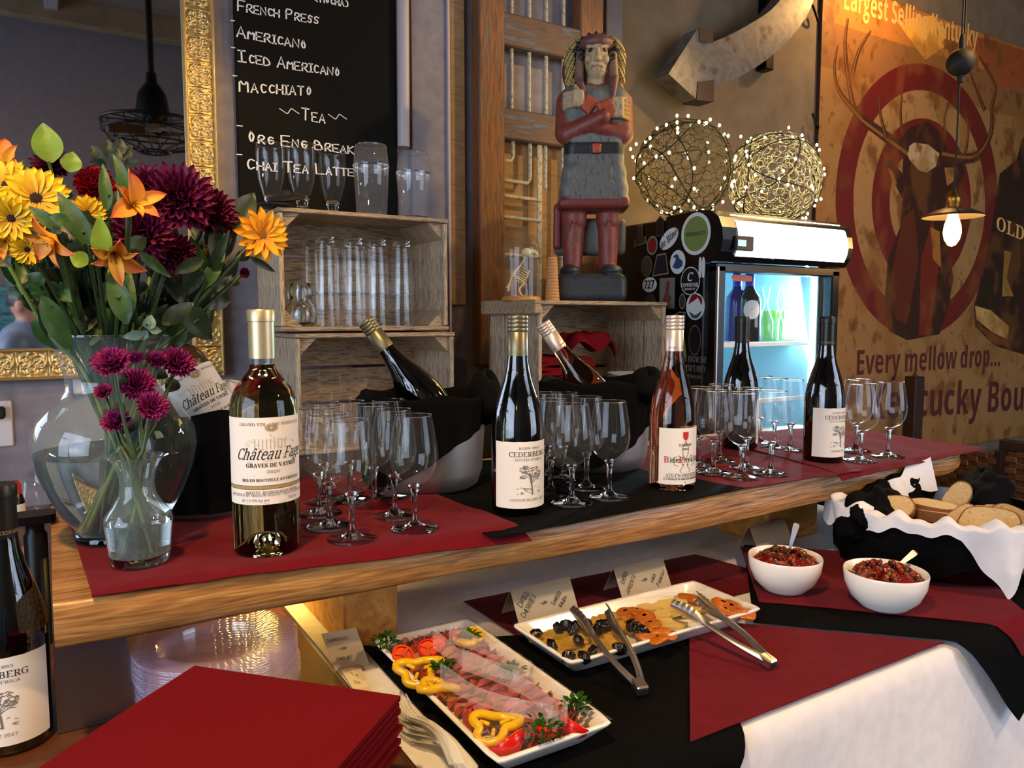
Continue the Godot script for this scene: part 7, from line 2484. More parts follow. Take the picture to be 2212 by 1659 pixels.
func buffet() -> void:
	var yb := TOP + 0.0115
	platter("long white platter of sliced meats, peppers and tomatoes", 0.362, 0.512, -0.034, 0.306, yb)
	platter("white platter of dried cherries, cheese and apricots", 0.553, 0.912, 0.018, 0.166, yb)
	var yf := yb + 0.0095
	# folded slices of cured meat in overlapping rows
	var meat := grained("salami", [Color(0.5, 0.14, 0.12), Color(0.68, 0.3, 0.26), Color(0.62, 0.22, 0.2), Color(0.78, 0.46, 0.42)], Vector3(22, 22, 22), 0.35, 0.03, 87)
	var chorizo := grained("chorizo", [Color(0.55, 0.14, 0.04), Color(0.72, 0.27, 0.08), Color(0.62, 0.2, 0.06), Color(0.8, 0.42, 0.16)], Vector3(22, 22, 22), 0.35, 0.03, 89)
	var slice := G.new()
	slice.sheet(8, 18, func(u: float, w: float):
		var a := w * TAU
		var r := 0.026 * u
		return Vector3(cos(a) * r, 0.018 * absf(sin(a)) * u * u + 0.002 * sin(a * 3.0) * u, sin(a) * r * 0.62), 0.0011, -1.0)
	var sm := slice.mesh()
	var rows := []
	for k in 13:
		rows.append([Vector3(lerpf(0.397, 0.478, k / 12.0), yf + 0.001, 0.256 - 0.004 * (k % 2)), 1.35, 0.0])
	for k in 12:
		rows.append([Vector3(0.476 - 0.003 * (k % 2), yf + 0.003, lerpf(0.245, 0.01, k / 11.0)), 0.35, 0.0])
	for k in 9:
		rows.append([Vector3(lerpf(0.4, 0.485, k / 8.0), yf + 0.001, 0.0 - 0.004 * (k % 2)), 1.2, 0.0])
	for k in 11:
		rows.append([Vector3(0.402 + 0.003 * (k % 2), yf + 0.001, lerpf(0.215, 0.03, k / 10.0)), 0.2, 1.0])
	for k in 12:
		rows.append([Vector3(0.438 + 0.004 * (k % 2), yf + 0.002, lerpf(0.24, 0.02, k / 11.0)), 0.3, float(k % 2)])
	for r in rows:
		var o := single("meat_slice", "thin folded slice of rust orange chorizo on the long platter" if r[2] > 0.5 else "thin folded slice of pink salami on the long platter", "meat", sm, chorizo if r[2] > 0.5 else meat, "orange meat slices" if r[2] > 0.5 else "pink meat slices", r[0])
		o.rotation = Vector3(0.25 * (rng.randf() - 0.5), r[1] + 0.3 * (rng.randf() - 0.5), 0.25 * (rng.randf() - 0.5))
		o.scale = Vector3.ONE * (0.85 + 0.2 * rng.randf())
	# peppers, tomatoes and parsley
	mat("yellow_pepper", Color(0.84, 0.66, 0.05), 0.25)
	mat("red_tomato", Color(0.78, 0.09, 0.03), 0.2)
	mat("orange_tomato", Color(0.86, 0.24, 0.04), 0.2)
	mat("parsley", Color(0.16, 0.3, 0.06), 0.8).metallic_specular = 0.2
	var pep := [[905, 1447, 0.026, "curled near the platter's corner"], [1068, 1568, 0.023, "close to the clear tongs' bend"], [945, 1482, 0.02, "under the clear tongs' tips"], [1010, 1378, 0.02, "at the platter's far end"]]
	for p in pep:
		var c := on_y(p[0], p[1], yf + 0.022)
		var g := G.new()
		var pts := []
		for k in 41:
			var a := TAU * k / 40.0
			var r: float = p[2] * (1.0 + 0.22 * cos(a * 3.0 + p[0]) + 0.1 * sin(a * 5.0))
			pts.append(Vector3(cos(a) * r, 0.003 * sin(a * 2.0), sin(a) * r * 0.75))
		g.tube(pts, 0.005, 8, false)
		for k in 3:
			var a: float = TAU * k / 3.0 + p[0]
			g.tube([Vector3(cos(a), 0, sin(a) * 0.75) * p[2] * 0.85, Vector3(cos(a), 0, sin(a) * 0.75) * p[2] * 0.3], 0.0025, 6)
		single("pepper_ring", "ring of yellow pepper " + p[3], "pepper", g, M.yellow_pepper, "pepper rings on the platter", c).rotation = Vector3(0.25, p[0], 0.1)
	var tom := [[872, 1415, 0.016, 1, "orange one beside the parsley at the corner"], [925, 1400, 0.014, 0, "first of two side by side at the far end"], [942, 1392, 0.013, 0, "second of two side by side at the far end"], [1092, 1597, 0.021, 0, "largest, near the front rim"], [1035, 1545, 0.013, 0, "between the pepper ring and the clear tongs"], [1242, 1562, 0.018, 0, "at the front right corner"], [1000, 1372, 0.014, 1, "behind the clear tongs at the far end"], [1180, 1575, 0.013, 0, "under the clear tongs' bend"]]
	for p in tom:
		var c := on_y(p[0], p[1], yf + 0.02)
		var t := thing("tomato_half", "halved cherry tomato, " + p[4], "tomato", c, 0.0, "halved tomatoes on the platter")
		t.rotation = Vector3(0.55, p[0] * 0.7, 0.35)
		var r: float = p[2]
		var g := G.new()
		g.lathe([Vector2(0, -r * 0.9), Vector2(r * 0.5, -r * 0.75), Vector2(r * 0.87, -r * 0.4), Vector2(r, 0), Vector2(r * 0.97, r * 0.05), Vector2(r * 0.8, r * 0.02)], 24)
		part(t, "skin", g, M.orange_tomato if p[3] == 1 else M.red_tomato)
		g = G.new()
		for k in 3:
			var a := TAU * k / 3.0
			g.box(Vector3(r * 0.8, r * 0.08, r * 0.16), Vector3(cos(a), 0, -sin(a)) * r * 0.42 + Vector3(0, r * 0.02, 0), 0.0005, Basis(Vector3.UP, a))
		g.lathe([Vector2(0, -r * 0.12), Vector2(r * 0.82, -r * 0.12)], 20)
		part(t, "flesh", g, mat("tomato_flesh", Color(0.85, 0.3, 0.12), 0.15))
	for p in [[835, 1398, 0.022, "at the meat platter's far left corner"], [1172, 1590, 0.026, "at the meat platter's front rim"], [958, 1455, 0.018, "between the clear tongs"], [1245, 1535, 0.018, "near the meat platter's front right corner"], [1012, 1385, 0.016, "at the meat platter's far end"], [1105, 1462, 0.018, "behind the second clear tongs"]]:
		var c := on_y(p[0], p[1], yf + 0.02)
		var g := G.new()
		for k in 46:
			var d: Vector3 = Vector3(rng.randf() - 0.5, rng.randf() * 0.55, rng.randf() - 0.5) * 2.0 * p[2]
			var lf := leaf(0.0075, 0.0055, 0.5, 0.3)
			g.xf = Transform3D(along(d + Vector3(0, 0.01, 0), Vector3(rng.randf() - 0.5, 1, rng.randf() - 0.5).normalized()), d * 0.6)
			for q in lf.v.size():
				g.vert(lf.v[q], lf.n[q])
			var off := g.v.size() - lf.v.size()
			for q in range(0, lf.i.size(), 3):
				g.tri(off + lf.i[q], off + lf.i[q + 1], off + lf.i[q + 2])
		g.xf = Transform3D.IDENTITY
		g.tube([Vector3(0, -0.008, 0), Vector3(0, 0.008, 0)], 0.0015, 5)
		single("parsley_sprig", "small green parsley sprig " + p[3], "parsley", g, M.parsley, "parsley on the meat platter", c)
	# cheese, cherries and apricots
	mat("gouda", Color(0.74, 0.58, 0.2), 0.4)
	mat("parmesan", Color(0.86, 0.74, 0.42), 0.5)
	mat("dried_cherry", Color(0.03, 0.012, 0.012), 0.28)
	mat("dried_apricot", Color(0.7, 0.37, 0.04), 0.35)
	for k in 28:
		var g := G.new()
		var w := 0.036
		g.prism(PackedVector2Array([Vector2(-w / 2, -0.014), Vector2(w / 2, -0.012), Vector2(w / 2 - 0.004, 0.012), Vector2(-w / 2 + 0.006, 0.014)]), 0.006, Transform3D(Basis(Vector3.RIGHT, PI / 2)))
		var o := single("cheese_slice", "yellow slice of smoked cheese under the dried cherries" if k < 16 else "pale slice of hard cheese under the dried apricots", "cheese", g, M.gouda if k < 16 else M.parmesan, "smoked cheese slices" if k < 16 else "hard cheese slices", Vector3((0.585 + 0.0245 * (k % 6)) if k < 16 else (0.755 + 0.0235 * ((k - 16) % 5)), yf + 0.003 + 0.003 * (k % 3), 0.058 + (0.036 * (k / 6) if k < 16 else 0.03 * ((k - 16) / 5))))
		o.rotation = Vector3(0.12 * sin(k * 5.0), k * 1.3, 0.15 * cos(k * 3.0))
	var cherry := G.new()
	cherry.sheet(24, 16, func(u: float, w: float):
		var a := u * TAU
		var e := w * PI
		var r := 0.0088 * (1.0 + 0.09 * sin(a * 3.0 + e * 4.0) + 0.05 * sin(a * 7.0 - e * 5.0))
		return Vector3(sin(e) * cos(a) * r * 1.15, cos(e) * r * 0.7, sin(e) * sin(a) * r))
	var chm := cherry.mesh()
	var ci := 0
	for p in [[1158, 1368], [1205, 1357], [1222, 1352], [1238, 1357], [1192, 1395], [1250, 1384], [1280, 1407], [1228, 1418], [1262, 1420], [1300, 1352], [1312, 1350], [1290, 1362], [1268, 1348], [1362, 1352], [1385, 1365], [1378, 1357], [1338, 1402]]:
		var o := single("dried_cherry", "wrinkled black dried cherry on the cheese platter", "cherry", chm, M.dried_cherry, "dried cherries", on_y(p[0], p[1], yf + 0.0165))
		o.rotation = Vector3(ci * 1.1, ci * 2.0, ci * 0.7)
		o.scale = Vector3.ONE * (0.9 + 0.25 * rng.randf())
		ci += 1
	var apr := G.new()
	apr.sheet(18, 8, func(u: float, w: float):
		var a := u * TAU
		var e := w * PI
		return Vector3(sin(e) * cos(a) * 0.019 * (1.0 + 0.08 * sin(a * 2.0 + 1.0)), cos(e) * 0.0055 + 0.0015 * sin(a * 3.0) * sin(e), sin(e) * sin(a) * 0.016))
	var am := apr.mesh()
	ci = 0
	for p in [[1352, 1325], [1375, 1322], [1392, 1335], [1370, 1345], [1405, 1350], [1420, 1365], [1440, 1372], [1400, 1372], [1422, 1382], [1490, 1290], [1505, 1298], [1560, 1305], [1580, 1312], [1595, 1322], [1565, 1320], [1610, 1326]]:
		var o := single("dried_apricot", "glossy orange dried apricot %s" % ["in the middle of the cheese platter" if ci < 9 else "at the far end of the cheese platter"], "apricot", am, M.dried_apricot, "dried apricots in the middle" if ci < 9 else "dried apricots at the far end", on_y(p[0], p[1], yf + 0.012 + 0.002 * (ci % 3)))
		o.rotation = Vector3(0.25 * sin(ci * 3.0), ci * 1.7, 0.25 * cos(ci * 2.0))
		ci += 1
	# wrap drawn over both platters
	for k in 2:
		var g := G.new()
		var r: Array = [[0.364, 0.51, -0.032, 0.304, 0.032], [0.555, 0.91, 0.02, 0.164, 0.0295]][k]
		var no := FastNoiseLite.new()
		no.frequency = 14.0
		no.seed = 31 + k
		g.sheet(60, 60, func(u: float, w: float):
			var x := lerpf(r[0], r[1], u)
			var z := lerpf(r[2], r[3], w)
			var e := minf(minf(u, 1 - u) * (r[1] - r[0]), minf(w, 1 - w) * (r[3] - r[2]))
			return Vector3(x, yb + r[4] + 0.0025 * no.get_noise_2d(x + z * 0.3, z * 2.0) - 0.002 * smoothstep(0.006, 0.0, e), z), 0.0, -1.0)
		single("cling_film", ["clear wrinkled film over the meat platter", "clear wrinkled film over the cheese platter"][k], "film", g, M.film, "film over the platters")
	tongs("steel tongs resting on the cheese platter's cherry end", on_y(1385, 1487, 1.042), on_y(1233, 1318, 1.083), on_y(1312, 1312, 1.083), "steel_tongs", M.steel)
	tongs("steel tongs lying across the cheese platter's apricot end", on_y(1663, 1431, 1.042), on_y(1450, 1305, 1.08), on_y(1505, 1286, 1.08), "steel_tongs", M.steel)
	tongs("clear plastic tongs on the meat platter, nearest the front rim", on_y(1198, 1558, 1.07), on_y(955, 1477, 1.073), on_y(992, 1450, 1.073), "plastic_tongs", M.tongs_plastic, true)
	tongs("clear plastic tongs on the meat platter, behind the other pair", on_y(1125, 1470, 1.07), on_y(940, 1398, 1.073), on_y(965, 1392, 1.073), "plastic_tongs", M.tongs_plastic, true)
	# bowls of salsa with spoons
	mat("spoon_steel", Color(0.45, 0.45, 0.45), 0.35, 1.0)
	mat("salsa_bits", Color(1, 1, 1), 0.25).vertex_color_use_as_albedo = true
	for k in 2:
		var c := on_y([1694, 1910][k], [1272, 1308][k], TOP + 0.0185)
		var r: float = [0.0605, 0.063][k]
		var t := thing("salsa_bowl", ["white bowl of tomato salsa beside the wooden block", "white bowl of tomato salsa in front of the bread basket"][k], "bowl", c, 0.0, "white salsa bowls")
		var g := G.new()
		g.lathe([Vector2(0, 0.002), Vector2(r * 0.48, 0.002), Vector2(r * 0.5, 0.0), Vector2(r * 0.56, 0.0), Vector2(r * 0.6, 0.003), Vector2(r * 0.82, 0.016), Vector2(r * 0.96, 0.036), Vector2(r, 0.056), Vector2(r * 0.985, 0.0585), Vector2(r * 0.955, 0.057), Vector2(r * 0.9, 0.036), Vector2(r * 0.75, 0.02), Vector2(0, 0.012)], 56)
		part(t, "bowl_wall", g, M.porcelain)
		g = G.new()
		var cl := [lin(0.45, 0.1, 0.05), lin(0.55, 0.16, 0.08), lin(0.33, 0.06, 0.04), lin(0.58, 0.26, 0.12), lin(0.18, 0.2, 0.08), lin(0.42, 0.12, 0.06), lin(0.36, 0.2, 0.1)]
		for j in 420:
			var a := rng.randf() * TAU
			var d := sqrt(rng.randf()) * r * 0.88
			var y := 0.04 + 0.027 * (1.0 - pow(d / (r * 0.9), 2.0)) + 0.006 * sin(a * 3.0)
			g.col = cl[rng.randi() % 7]
			var s := 0.0028 + 0.003 * rng.randf()
			g.box(Vector3(s * 1.6, s, s * 1.2), Vector3(cos(a) * d, y - 0.003 * rng.randf(), sin(a) * d), s * 0.3, Basis.from_euler(Vector3(rng.randf(), rng.randf(), rng.randf()) * 3.0))
		g.col = lin(0.42, 0.07, 0.03)
		g.lathe([Vector2(r * 0.9, 0.042), Vector2(r * 0.5, 0.056), Vector2(0, 0.062)], 30)
		var sa := single("tomato_salsa", ["chopped tomato salsa in the bowl beside the wooden block", "chopped tomato salsa in the bowl before the bread"][k], "salsa", g, M.salsa_bits, "", c)
		sa.set_meta("kind", "stuff")
		g = G.new()
		var tip := on_z([1722, 1980][k], [1128, 1190][k], c.z + 0.005)
		var low := c + Vector3(0.004, 0.05, 0.0)
		var d := (tip - low).normalized()
		var sd := d.cross((EYE - tip).normalized()).normalized()
		var fr := sd.cross(d)
		g.sheet(20, 4, func(u: float, w: float):
			var wid := lerpf(0.0035, 0.0115, pow(u, 1.6)) * (sqrt(maxf(0.0, 1.0 - pow(maxf(0.0, u - 0.88) / 0.12, 2.0))))
			return low + d * (u * (tip - low).length()) + sd * ((w - 0.5) * wid) + fr * (0.003 * sin(u * PI)), 0.0018)
		single("spoon", ["steel spoon standing in the salsa beside the wooden block", "steel spoon standing in the salsa before the bread"][k], "spoon", g, M.spoon_steel, "salsa spoons")
	# cards
	tent_card("cream tent card for dried cherries behind the cheese platter", Vector3(0.6, TOP + 0.01, -0.036), Vector3(0.716, TOP + 0.01, -0.04), 0.046, [["DRIED", 0.012, 0.022, 0.011, 0.75], ["CHERRIES", 0.012, 0.004, 0.0105, 0.75], ["-AND-", 0.046, 0.018, 0.006, 0.1], ["SMOKED", 0.072, 0.012, 0.008, 0.75], ["GOUDA", 0.084, 0.006, 0.008, 0.75]])
	tent_card("cream tent card for dried apricots behind the cheese platter", Vector3(0.803, TOP + 0.01, -0.034), Vector3(0.917, TOP + 0.01, -0.038), 0.046, [["DRIED", 0.012, 0.022, 0.009, 0.9], ["APRICOTS", 0.016, 0.004, 0.009, 0.8], ["-AND-", 0.05, 0.018, 0.006, 0.1], ["AGED", 0.074, 0.012, 0.008, 0.8], ["PARMESAN", 0.086, 0.004, 0.0075, 0.8]])
	tent_card("blank looking tent card beside the salsa bowl and wooden block", Vector3(1.175, TOP + 0.02, -0.07), Vector3(1.285, TOP + 0.02, -0.075), 0.046, [])
	for k in 2:
		var q: Array
		if k == 0:
			var b0 := on_y(724, 1450, TOP + 0.007)
			var b1 := on_y(798, 1435, TOP + 0.007)
			q = [b0, b1, b1 + Vector3(0.0, 0.033, -0.052), b0 + Vector3(-0.002, 0.033, -0.052)]
		else:
			q = [on_y(778, 1512, TOP + 0.009), on_y(815, 1518, TOP + 0.009), on_y(765, 1413, TOP + 0.009), on_y(722, 1426, TOP + 0.009)]
		var t := thing("menu_card", ["cream handwritten card leaning before the golden wooden block", "cream handwritten card lying beside the napkins"][k], "card", q[0], 0.0, "loose handwritten cards")
		var g := G.new()
		g.sheet(6, 2, func(u: float, w: float): return q[0].lerp(q[1], u).lerp(q[3].lerp(q[2], u), w) - q[0], 0.0006)
		part(t, "card_sheet", g, M.card_paper)
		g = G.new()
		var ux: Vector3 = (q[1] - q[0]).normalized()
		var uy: Vector3 = (q[3] - q[0]).normalized()
		var nr := ux.cross(uy).normalized()
		var f := plane_map(nr * 0.0012, ux, uy)
		if k == 0:
			hand(g, "SOPRESSATA", 0.0065, 0.0007, f, Vector2(0.004, 0.045), true, 0.1, 1.1)
			hand(g, "-AND-", 0.005, 0.0007, f, Vector2(0.014, 0.03), true, 0.1)
			hand(g, "CHORIZO", 0.006, 0.0007, f, Vector2(0.006, 0.014), true, 0.1, 1.1)
		else:
			hand(g, "TO", 0.009, 0.0008, f, Vector2(0.012, 0.075), true, 0.1)
			hand(g, "GO", 0.009, 0.0008, f, Vector2(0.008, 0.05), true, 0.1)
		part(t, "handwriting", g, M.ink_grey)


func bread() -> void:
	var c := Vector3(1.44, TOP + 0.0195, 0.135)
	var t := thing("bread_basket", "black oval bread basket at the bar's right end", "basket", c)
	var g := G.new()
	var R := 0.188
	g.lathe([Vector2(0, 0), Vector2(R * 0.8, 0), Vector2(R * 0.88, 0.006), Vector2(R * 0.96, 0.04), Vector2(R, 0.1), Vector2(R + 0.003, 0.103), Vector2(R - 0.004, 0.103), Vector2(R * 0.93, 0.05), Vector2(R * 0.85, 0.012), Vector2(0, 0.012)], 64)
	part(t, "basket_wall", g, M.black_gloss)
	# black cloth around the outside and in folds along the back
	var face := atan2(EYE.x - c.x, EYE.z - c.z)
	var no := FastNoiseLite.new()
	no.frequency = 6.0
	no.seed = 77
	g = G.new()
	g.sheet(90, 22, func(u: float, w: float):
		var side := lerpf(-1.55, 0.32, u)
		var a := face + side
		var low := 0.004 + 0.035 * smoothstep(-0.2, 0.32, side)
		var y := lerpf(low, 0.108, w)
		var rr := lerpf(0.94, 1.0, w) * R + 0.006 + 0.004 * sin(side * 11.0) * (1.0 - w) + 0.003 * no.get_noise_2d(side * 0.4, w)
		return Vector3(sin(a) * rr, y, cos(a) * rr), 0.0016, -1.0)
	single("basket_cloth", "black cloth wrapped around the near side of the bread basket", "napkin", g, M.black_cloth, "black cloths on the bread basket", c)
	for b in [[1.35, 1.125, 0.055, 0.13, 0.05, "black cloth bunched along the slab side of the basket"], [1.53, 1.135, 0.0, 0.13, 0.05, "black cloth bunched at the basket's far side"], [1.64, 1.13, 0.11, 0.13, 0.055, "black cloth heaped over the basket's right end"]]:
		g = G.new()
		g.sheet(64, 36, func(u: float, w: float):
			var a := u * TAU
			var e := w * PI
			var k := 1.0 + 0.3 * no.get_noise_3d(cos(a) * sin(e) * 0.16 + b[0], cos(e) * 0.14, sin(a) * sin(e) * 0.16) + 0.06 * sin(a * 3.0 + e * 5.0)
			return Vector3(sin(e) * cos(a) * b[3] * k, cos(e) * b[4] * k, sin(e) * sin(a) * 0.055 * k), 0.0, -1.0)
		var o := single("basket_cloth", b[5], "napkin", g, M.black_cloth, "black cloths on the bread basket", Vector3(b[0], b[1], b[2]))
		o.rotation.y = 0.3
	# white liner turned out over the near rim
	g = G.new()
	g.sheet(130, 40, func(u: float, w: float):
		var side := lerpf(-1.6, 0.8, u)
		var a := face + side
		var hang := 0.018 + 0.035 * exp(-pow((side + 1.3) / 0.25, 2.0)) + 0.015 * exp(-pow((side + 0.7) / 0.25, 2.0)) + 0.098 * maxf(0.0, 1.0 - absf(side - 0.52) / 0.36)
		var total := 0.075 + hang
		var s := w * total
		var wav := 0.006 * sin(side * 16.0 + 0.6) + 0.004 * sin(side * 31.0)
		if s < 0.06:
			return Vector3(sin(a) * (R - 0.052 + s * 0.8), 0.09 + s * 0.42 + wav, cos(a) * (R - 0.052 + s * 0.8))
		if s < 0.075:
			var q := (s - 0.06) / 0.015
			var rr := R - 0.004 + 0.018 * sin(q * PI / 2)
			return Vector3(sin(a) * rr, 0.1152 + wav * (1.0 - 0.4 * q) - 0.004 * q * q, cos(a) * rr)
		var h := s - 0.075
		var rr2 := R + 0.014 + 0.012 * sin(side * 13.0 + 1.0) * minf(h * 14.0, 1.0) - h * 0.08
		return Vector3(sin(a) * rr2, 0.1112 + wav * 0.6 - h, cos(a) * rr2), 0.0014, -1.0)
	single("bread_napkin", "white napkin lining the bread basket, one corner hanging out", "napkin", g, M.white_cloth, "", c)
	g = G.new()
	g.sheet(24, 16, func(u: float, w: float):
		return Vector3((u - 0.5) * 0.16 + 0.02 * w, 0.012 + 0.045 * w * (0.4 + u) + 0.004 * sin(u * 12.0), -0.03 * w + 0.008 * sin(u * 7.0)), 0.0014)
	single("bread_napkin", "white napkin fold standing up behind the bread slices", "napkin", g, M.white_cloth, "", Vector3(1.47, 1.135, 0.06))
	# slices
	var crumb := grained("bread_crumb", [Color(0.66, 0.5, 0.3), Color(0.8, 0.68, 0.47), Color(0.76, 0.62, 0.4), Color(0.84, 0.74, 0.55)], Vector3(8, 8, 8), 0.8, 0.012, 91, 0.1)
	var crust := grained("bread_crust", [Color(0.4, 0.22, 0.08), Color(0.56, 0.34, 0.14), Color(0.48, 0.28, 0.1)], Vector3(10, 10, 10), 0.7, 0.02, 93, 0.1)
	var spots := [[1918, 1103, 1.137, Vector3(0.9, 0.6, 0.3), 0.95, "lying first behind the white napkin"], [2015, 1098, 1.14, Vector3(0.1, 1.0, -0.35), 0.9, "brown crust up in the middle"], [2066, 1078, 1.15, Vector3(0.7, 0.3, 1.1), 0.75, "standing on end in the middle"], [2032, 1116, 1.13, Vector3(-0.1, 1.0, -0.25), 0.9, "crust showing beneath the middle slice"], [2075, 1123, 1.134, Vector3(0.9, 0.5, 0.9), 0.7, "half hidden beside the large front slice"], [2138, 1132, 1.14, Vector3(0.95, 0.5, 0.08), 1.0, "largest, face up at the front"], [2198, 1126, 1.138, Vector3(0.8, 0.6, -0.4), 0.85, "at the picture's right edge"], [2150, 1110, 1.13, Vector3(0.2, 1.0, 0.2), 0.85, "thin, behind the largest slice"], [1985, 1110, 1.122, Vector3(0.1, 1.0, 0.5), 0.9, "lying deep between the first and middle slices"], [2110, 1100, 1.125, Vector3(0.3, 0.9, -0.5), 0.9, "low under the standing slice"]]
	for s in spots:
		var bp := on_y(s[0], s[1], s[2])
		var off := Vector2(bp.x - c.x, bp.z - c.z).limit_length(0.118)
		var b := thing("bread_slice", "toasted bread slice, " + s[5], "bread", Vector3(c.x + off.x, bp.y, c.z + off.y), 0.0, "bread slices in the basket")
		b.basis = aim((EYE - bp).normalized() * s[3].x + Vector3.UP * s[3].y, s[3].z)
		b.scale = Vector3.ONE * s[4]
		var out := outline([Vector2(-0.048, -0.004), Vector2(-0.04, -0.022), Vector2(-0.01, -0.027), Vector2(0.03, -0.024), Vector2(0.049, -0.006), Vector2(0.043, 0.018), Vector2(0.012, 0.027), Vector2(-0.03, 0.024)], 5)
		g = G.new()
		g.prism(out, 0.021)
		part(b, "crust", g, crust)
		var inner := PackedVector2Array()
		for p in out:
			inner.append(p * 0.93)
		g = G.new()
		g.prism(inner, 0.0222)
		part(b, "crumb", g, crumb)


func plates_and_napkins() -> void:
	# clear plastic plates nested in a stack
	var g := G.new()
	var R := 0.097
	var prof := [Vector2(0.0, 0.0), Vector2(0.061, 0.0), Vector2(0.0645, 0.0012), Vector2(0.0665, 0.006), Vector2(0.0672, 0.014), Vector2(0.0695, 0.0162), Vector2(0.09, 0.0175), Vector2(0.0965, 0.0175), Vector2(0.0975, 0.0164), Vector2(0.0975, 0.0146)]
	g.lathe(prof.slice(0, 6), 72)
	g.sheet(240, 4, func(u: float, w: float):
		var k := 5 + roundi(w * 4)
		var p: Vector2 = prof[k]
		var a := u * TAU
		var y := p.y + (0.0009 * sin(a * 60.0) if k >= 6 and k <= 7 else 0.0)
		return Vector3(sin(a) * p.x, y, cos(a) * p.x), 0.0, -1.0)
	var pm := g.mesh()
	var c := Vector3(0.165, TOP + 0.001, -0.055)
	for k in 19:
		var shift := 0.003 if k < 9 else 0.0
		single("plastic_plate", "clear plastic plate, top of the stack beside the napkins" if k == 18 else "clear plastic plate nested in the stack under the slab", "plate", pm, M.plate_plastic, "nested clear plates", c + Vector3(shift + 0.0007 * sin(k * 2.3), 0.0034 * k, 0.0007 * cos(k * 1.7)))
	# stack of folded red napkins on a low box
	var p0 := Vector2(0.12, 0.071)
	var a := Vector2(0.1645, 0.177)
	var b := Vector2(-0.177, 0.1645)
	var n := 8
	for k in n:
		g = G.new()
		var j := Vector2(0.002 * sin(k * 2.7), 0.002 * cos(k * 1.9))
		g.sheet(14, 14, func(u: float, w: float):
			var p := p0 + a * u + b * w + j
			var e := minf(minf(u, 1 - u), minf(w, 1 - w))
			return Vector3(p.x, TOP + 0.053 + 0.0076 * k - 0.0018 * smoothstep(0.06, 0.0, e) + 0.0008 * sin(u * 6.0 + k) * sin(w * 5.0), p.y), 0.0052)
		single("cloth_napkin", "dark red folded cloth napkin, %s of the stack at the front" % ["bottom", "second", "third", "fourth", "fifth", "sixth", "seventh", "top"][k], "napkin", g, M.napkin_red, "stack of folded napkins")
	g = G.new()
	var mid := p0 + a * 0.5 + b * 0.5
	g.box(Vector3(0.2, 0.046, 0.2), Vector3(mid.x, TOP + 0.0235, mid.y), 0.004, Basis(Vector3.UP, -0.82))
	single("low_box", "low dark wooden box under the stack of red napkins", "box", g, M.bar_wood)
	# clear forks piled side by side
	var f := G.new()
	f.sheet(18, 3, func(u: float, w: float):
		var wid := lerpf(0.012, 0.0075, smoothstep(0.0, 0.55, u))
		if u > 0.72:
			wid = lerpf(0.0075, 0.021, smoothstep(0.72, 0.9, u))
		return Vector3((w - 0.5) * wid, 0.008 * sin(u * PI * 1.3) + 0.0015 * absf(w * 2 - 1), -u * 0.115), 0.0016)
	for k in 4:
		var x := -0.0085 + 0.00565 * k
		f.tube([Vector3(x, -0.006, -0.112), Vector3(x * 1.02, -0.0075, -0.13), Vector3(x * 1.0, -0.002, -0.158)], [0.0019, 0.0016, 0.0006], 6)
	var fm := f.mesh()
	for k in 16:
		var o := single("plastic_fork", "clear plastic fork in the pile between napkins and meat platter", "fork", fm, M.fork_plastic, "pile of clear forks", Vector3(0.352 - 0.0035 * (k % 8), TOP + 0.016 + 0.006 * (k / 8) + 0.0028 * (k % 8), 0.292 - 0.005 * (k % 5)))
		o.rotation = Vector3(0.05 * sin(k * 1.3), 0.16 - 0.03 * (k % 8) + 0.02 * sin(k * 2.2), -0.35 + 0.1 * sin(k * 1.9))


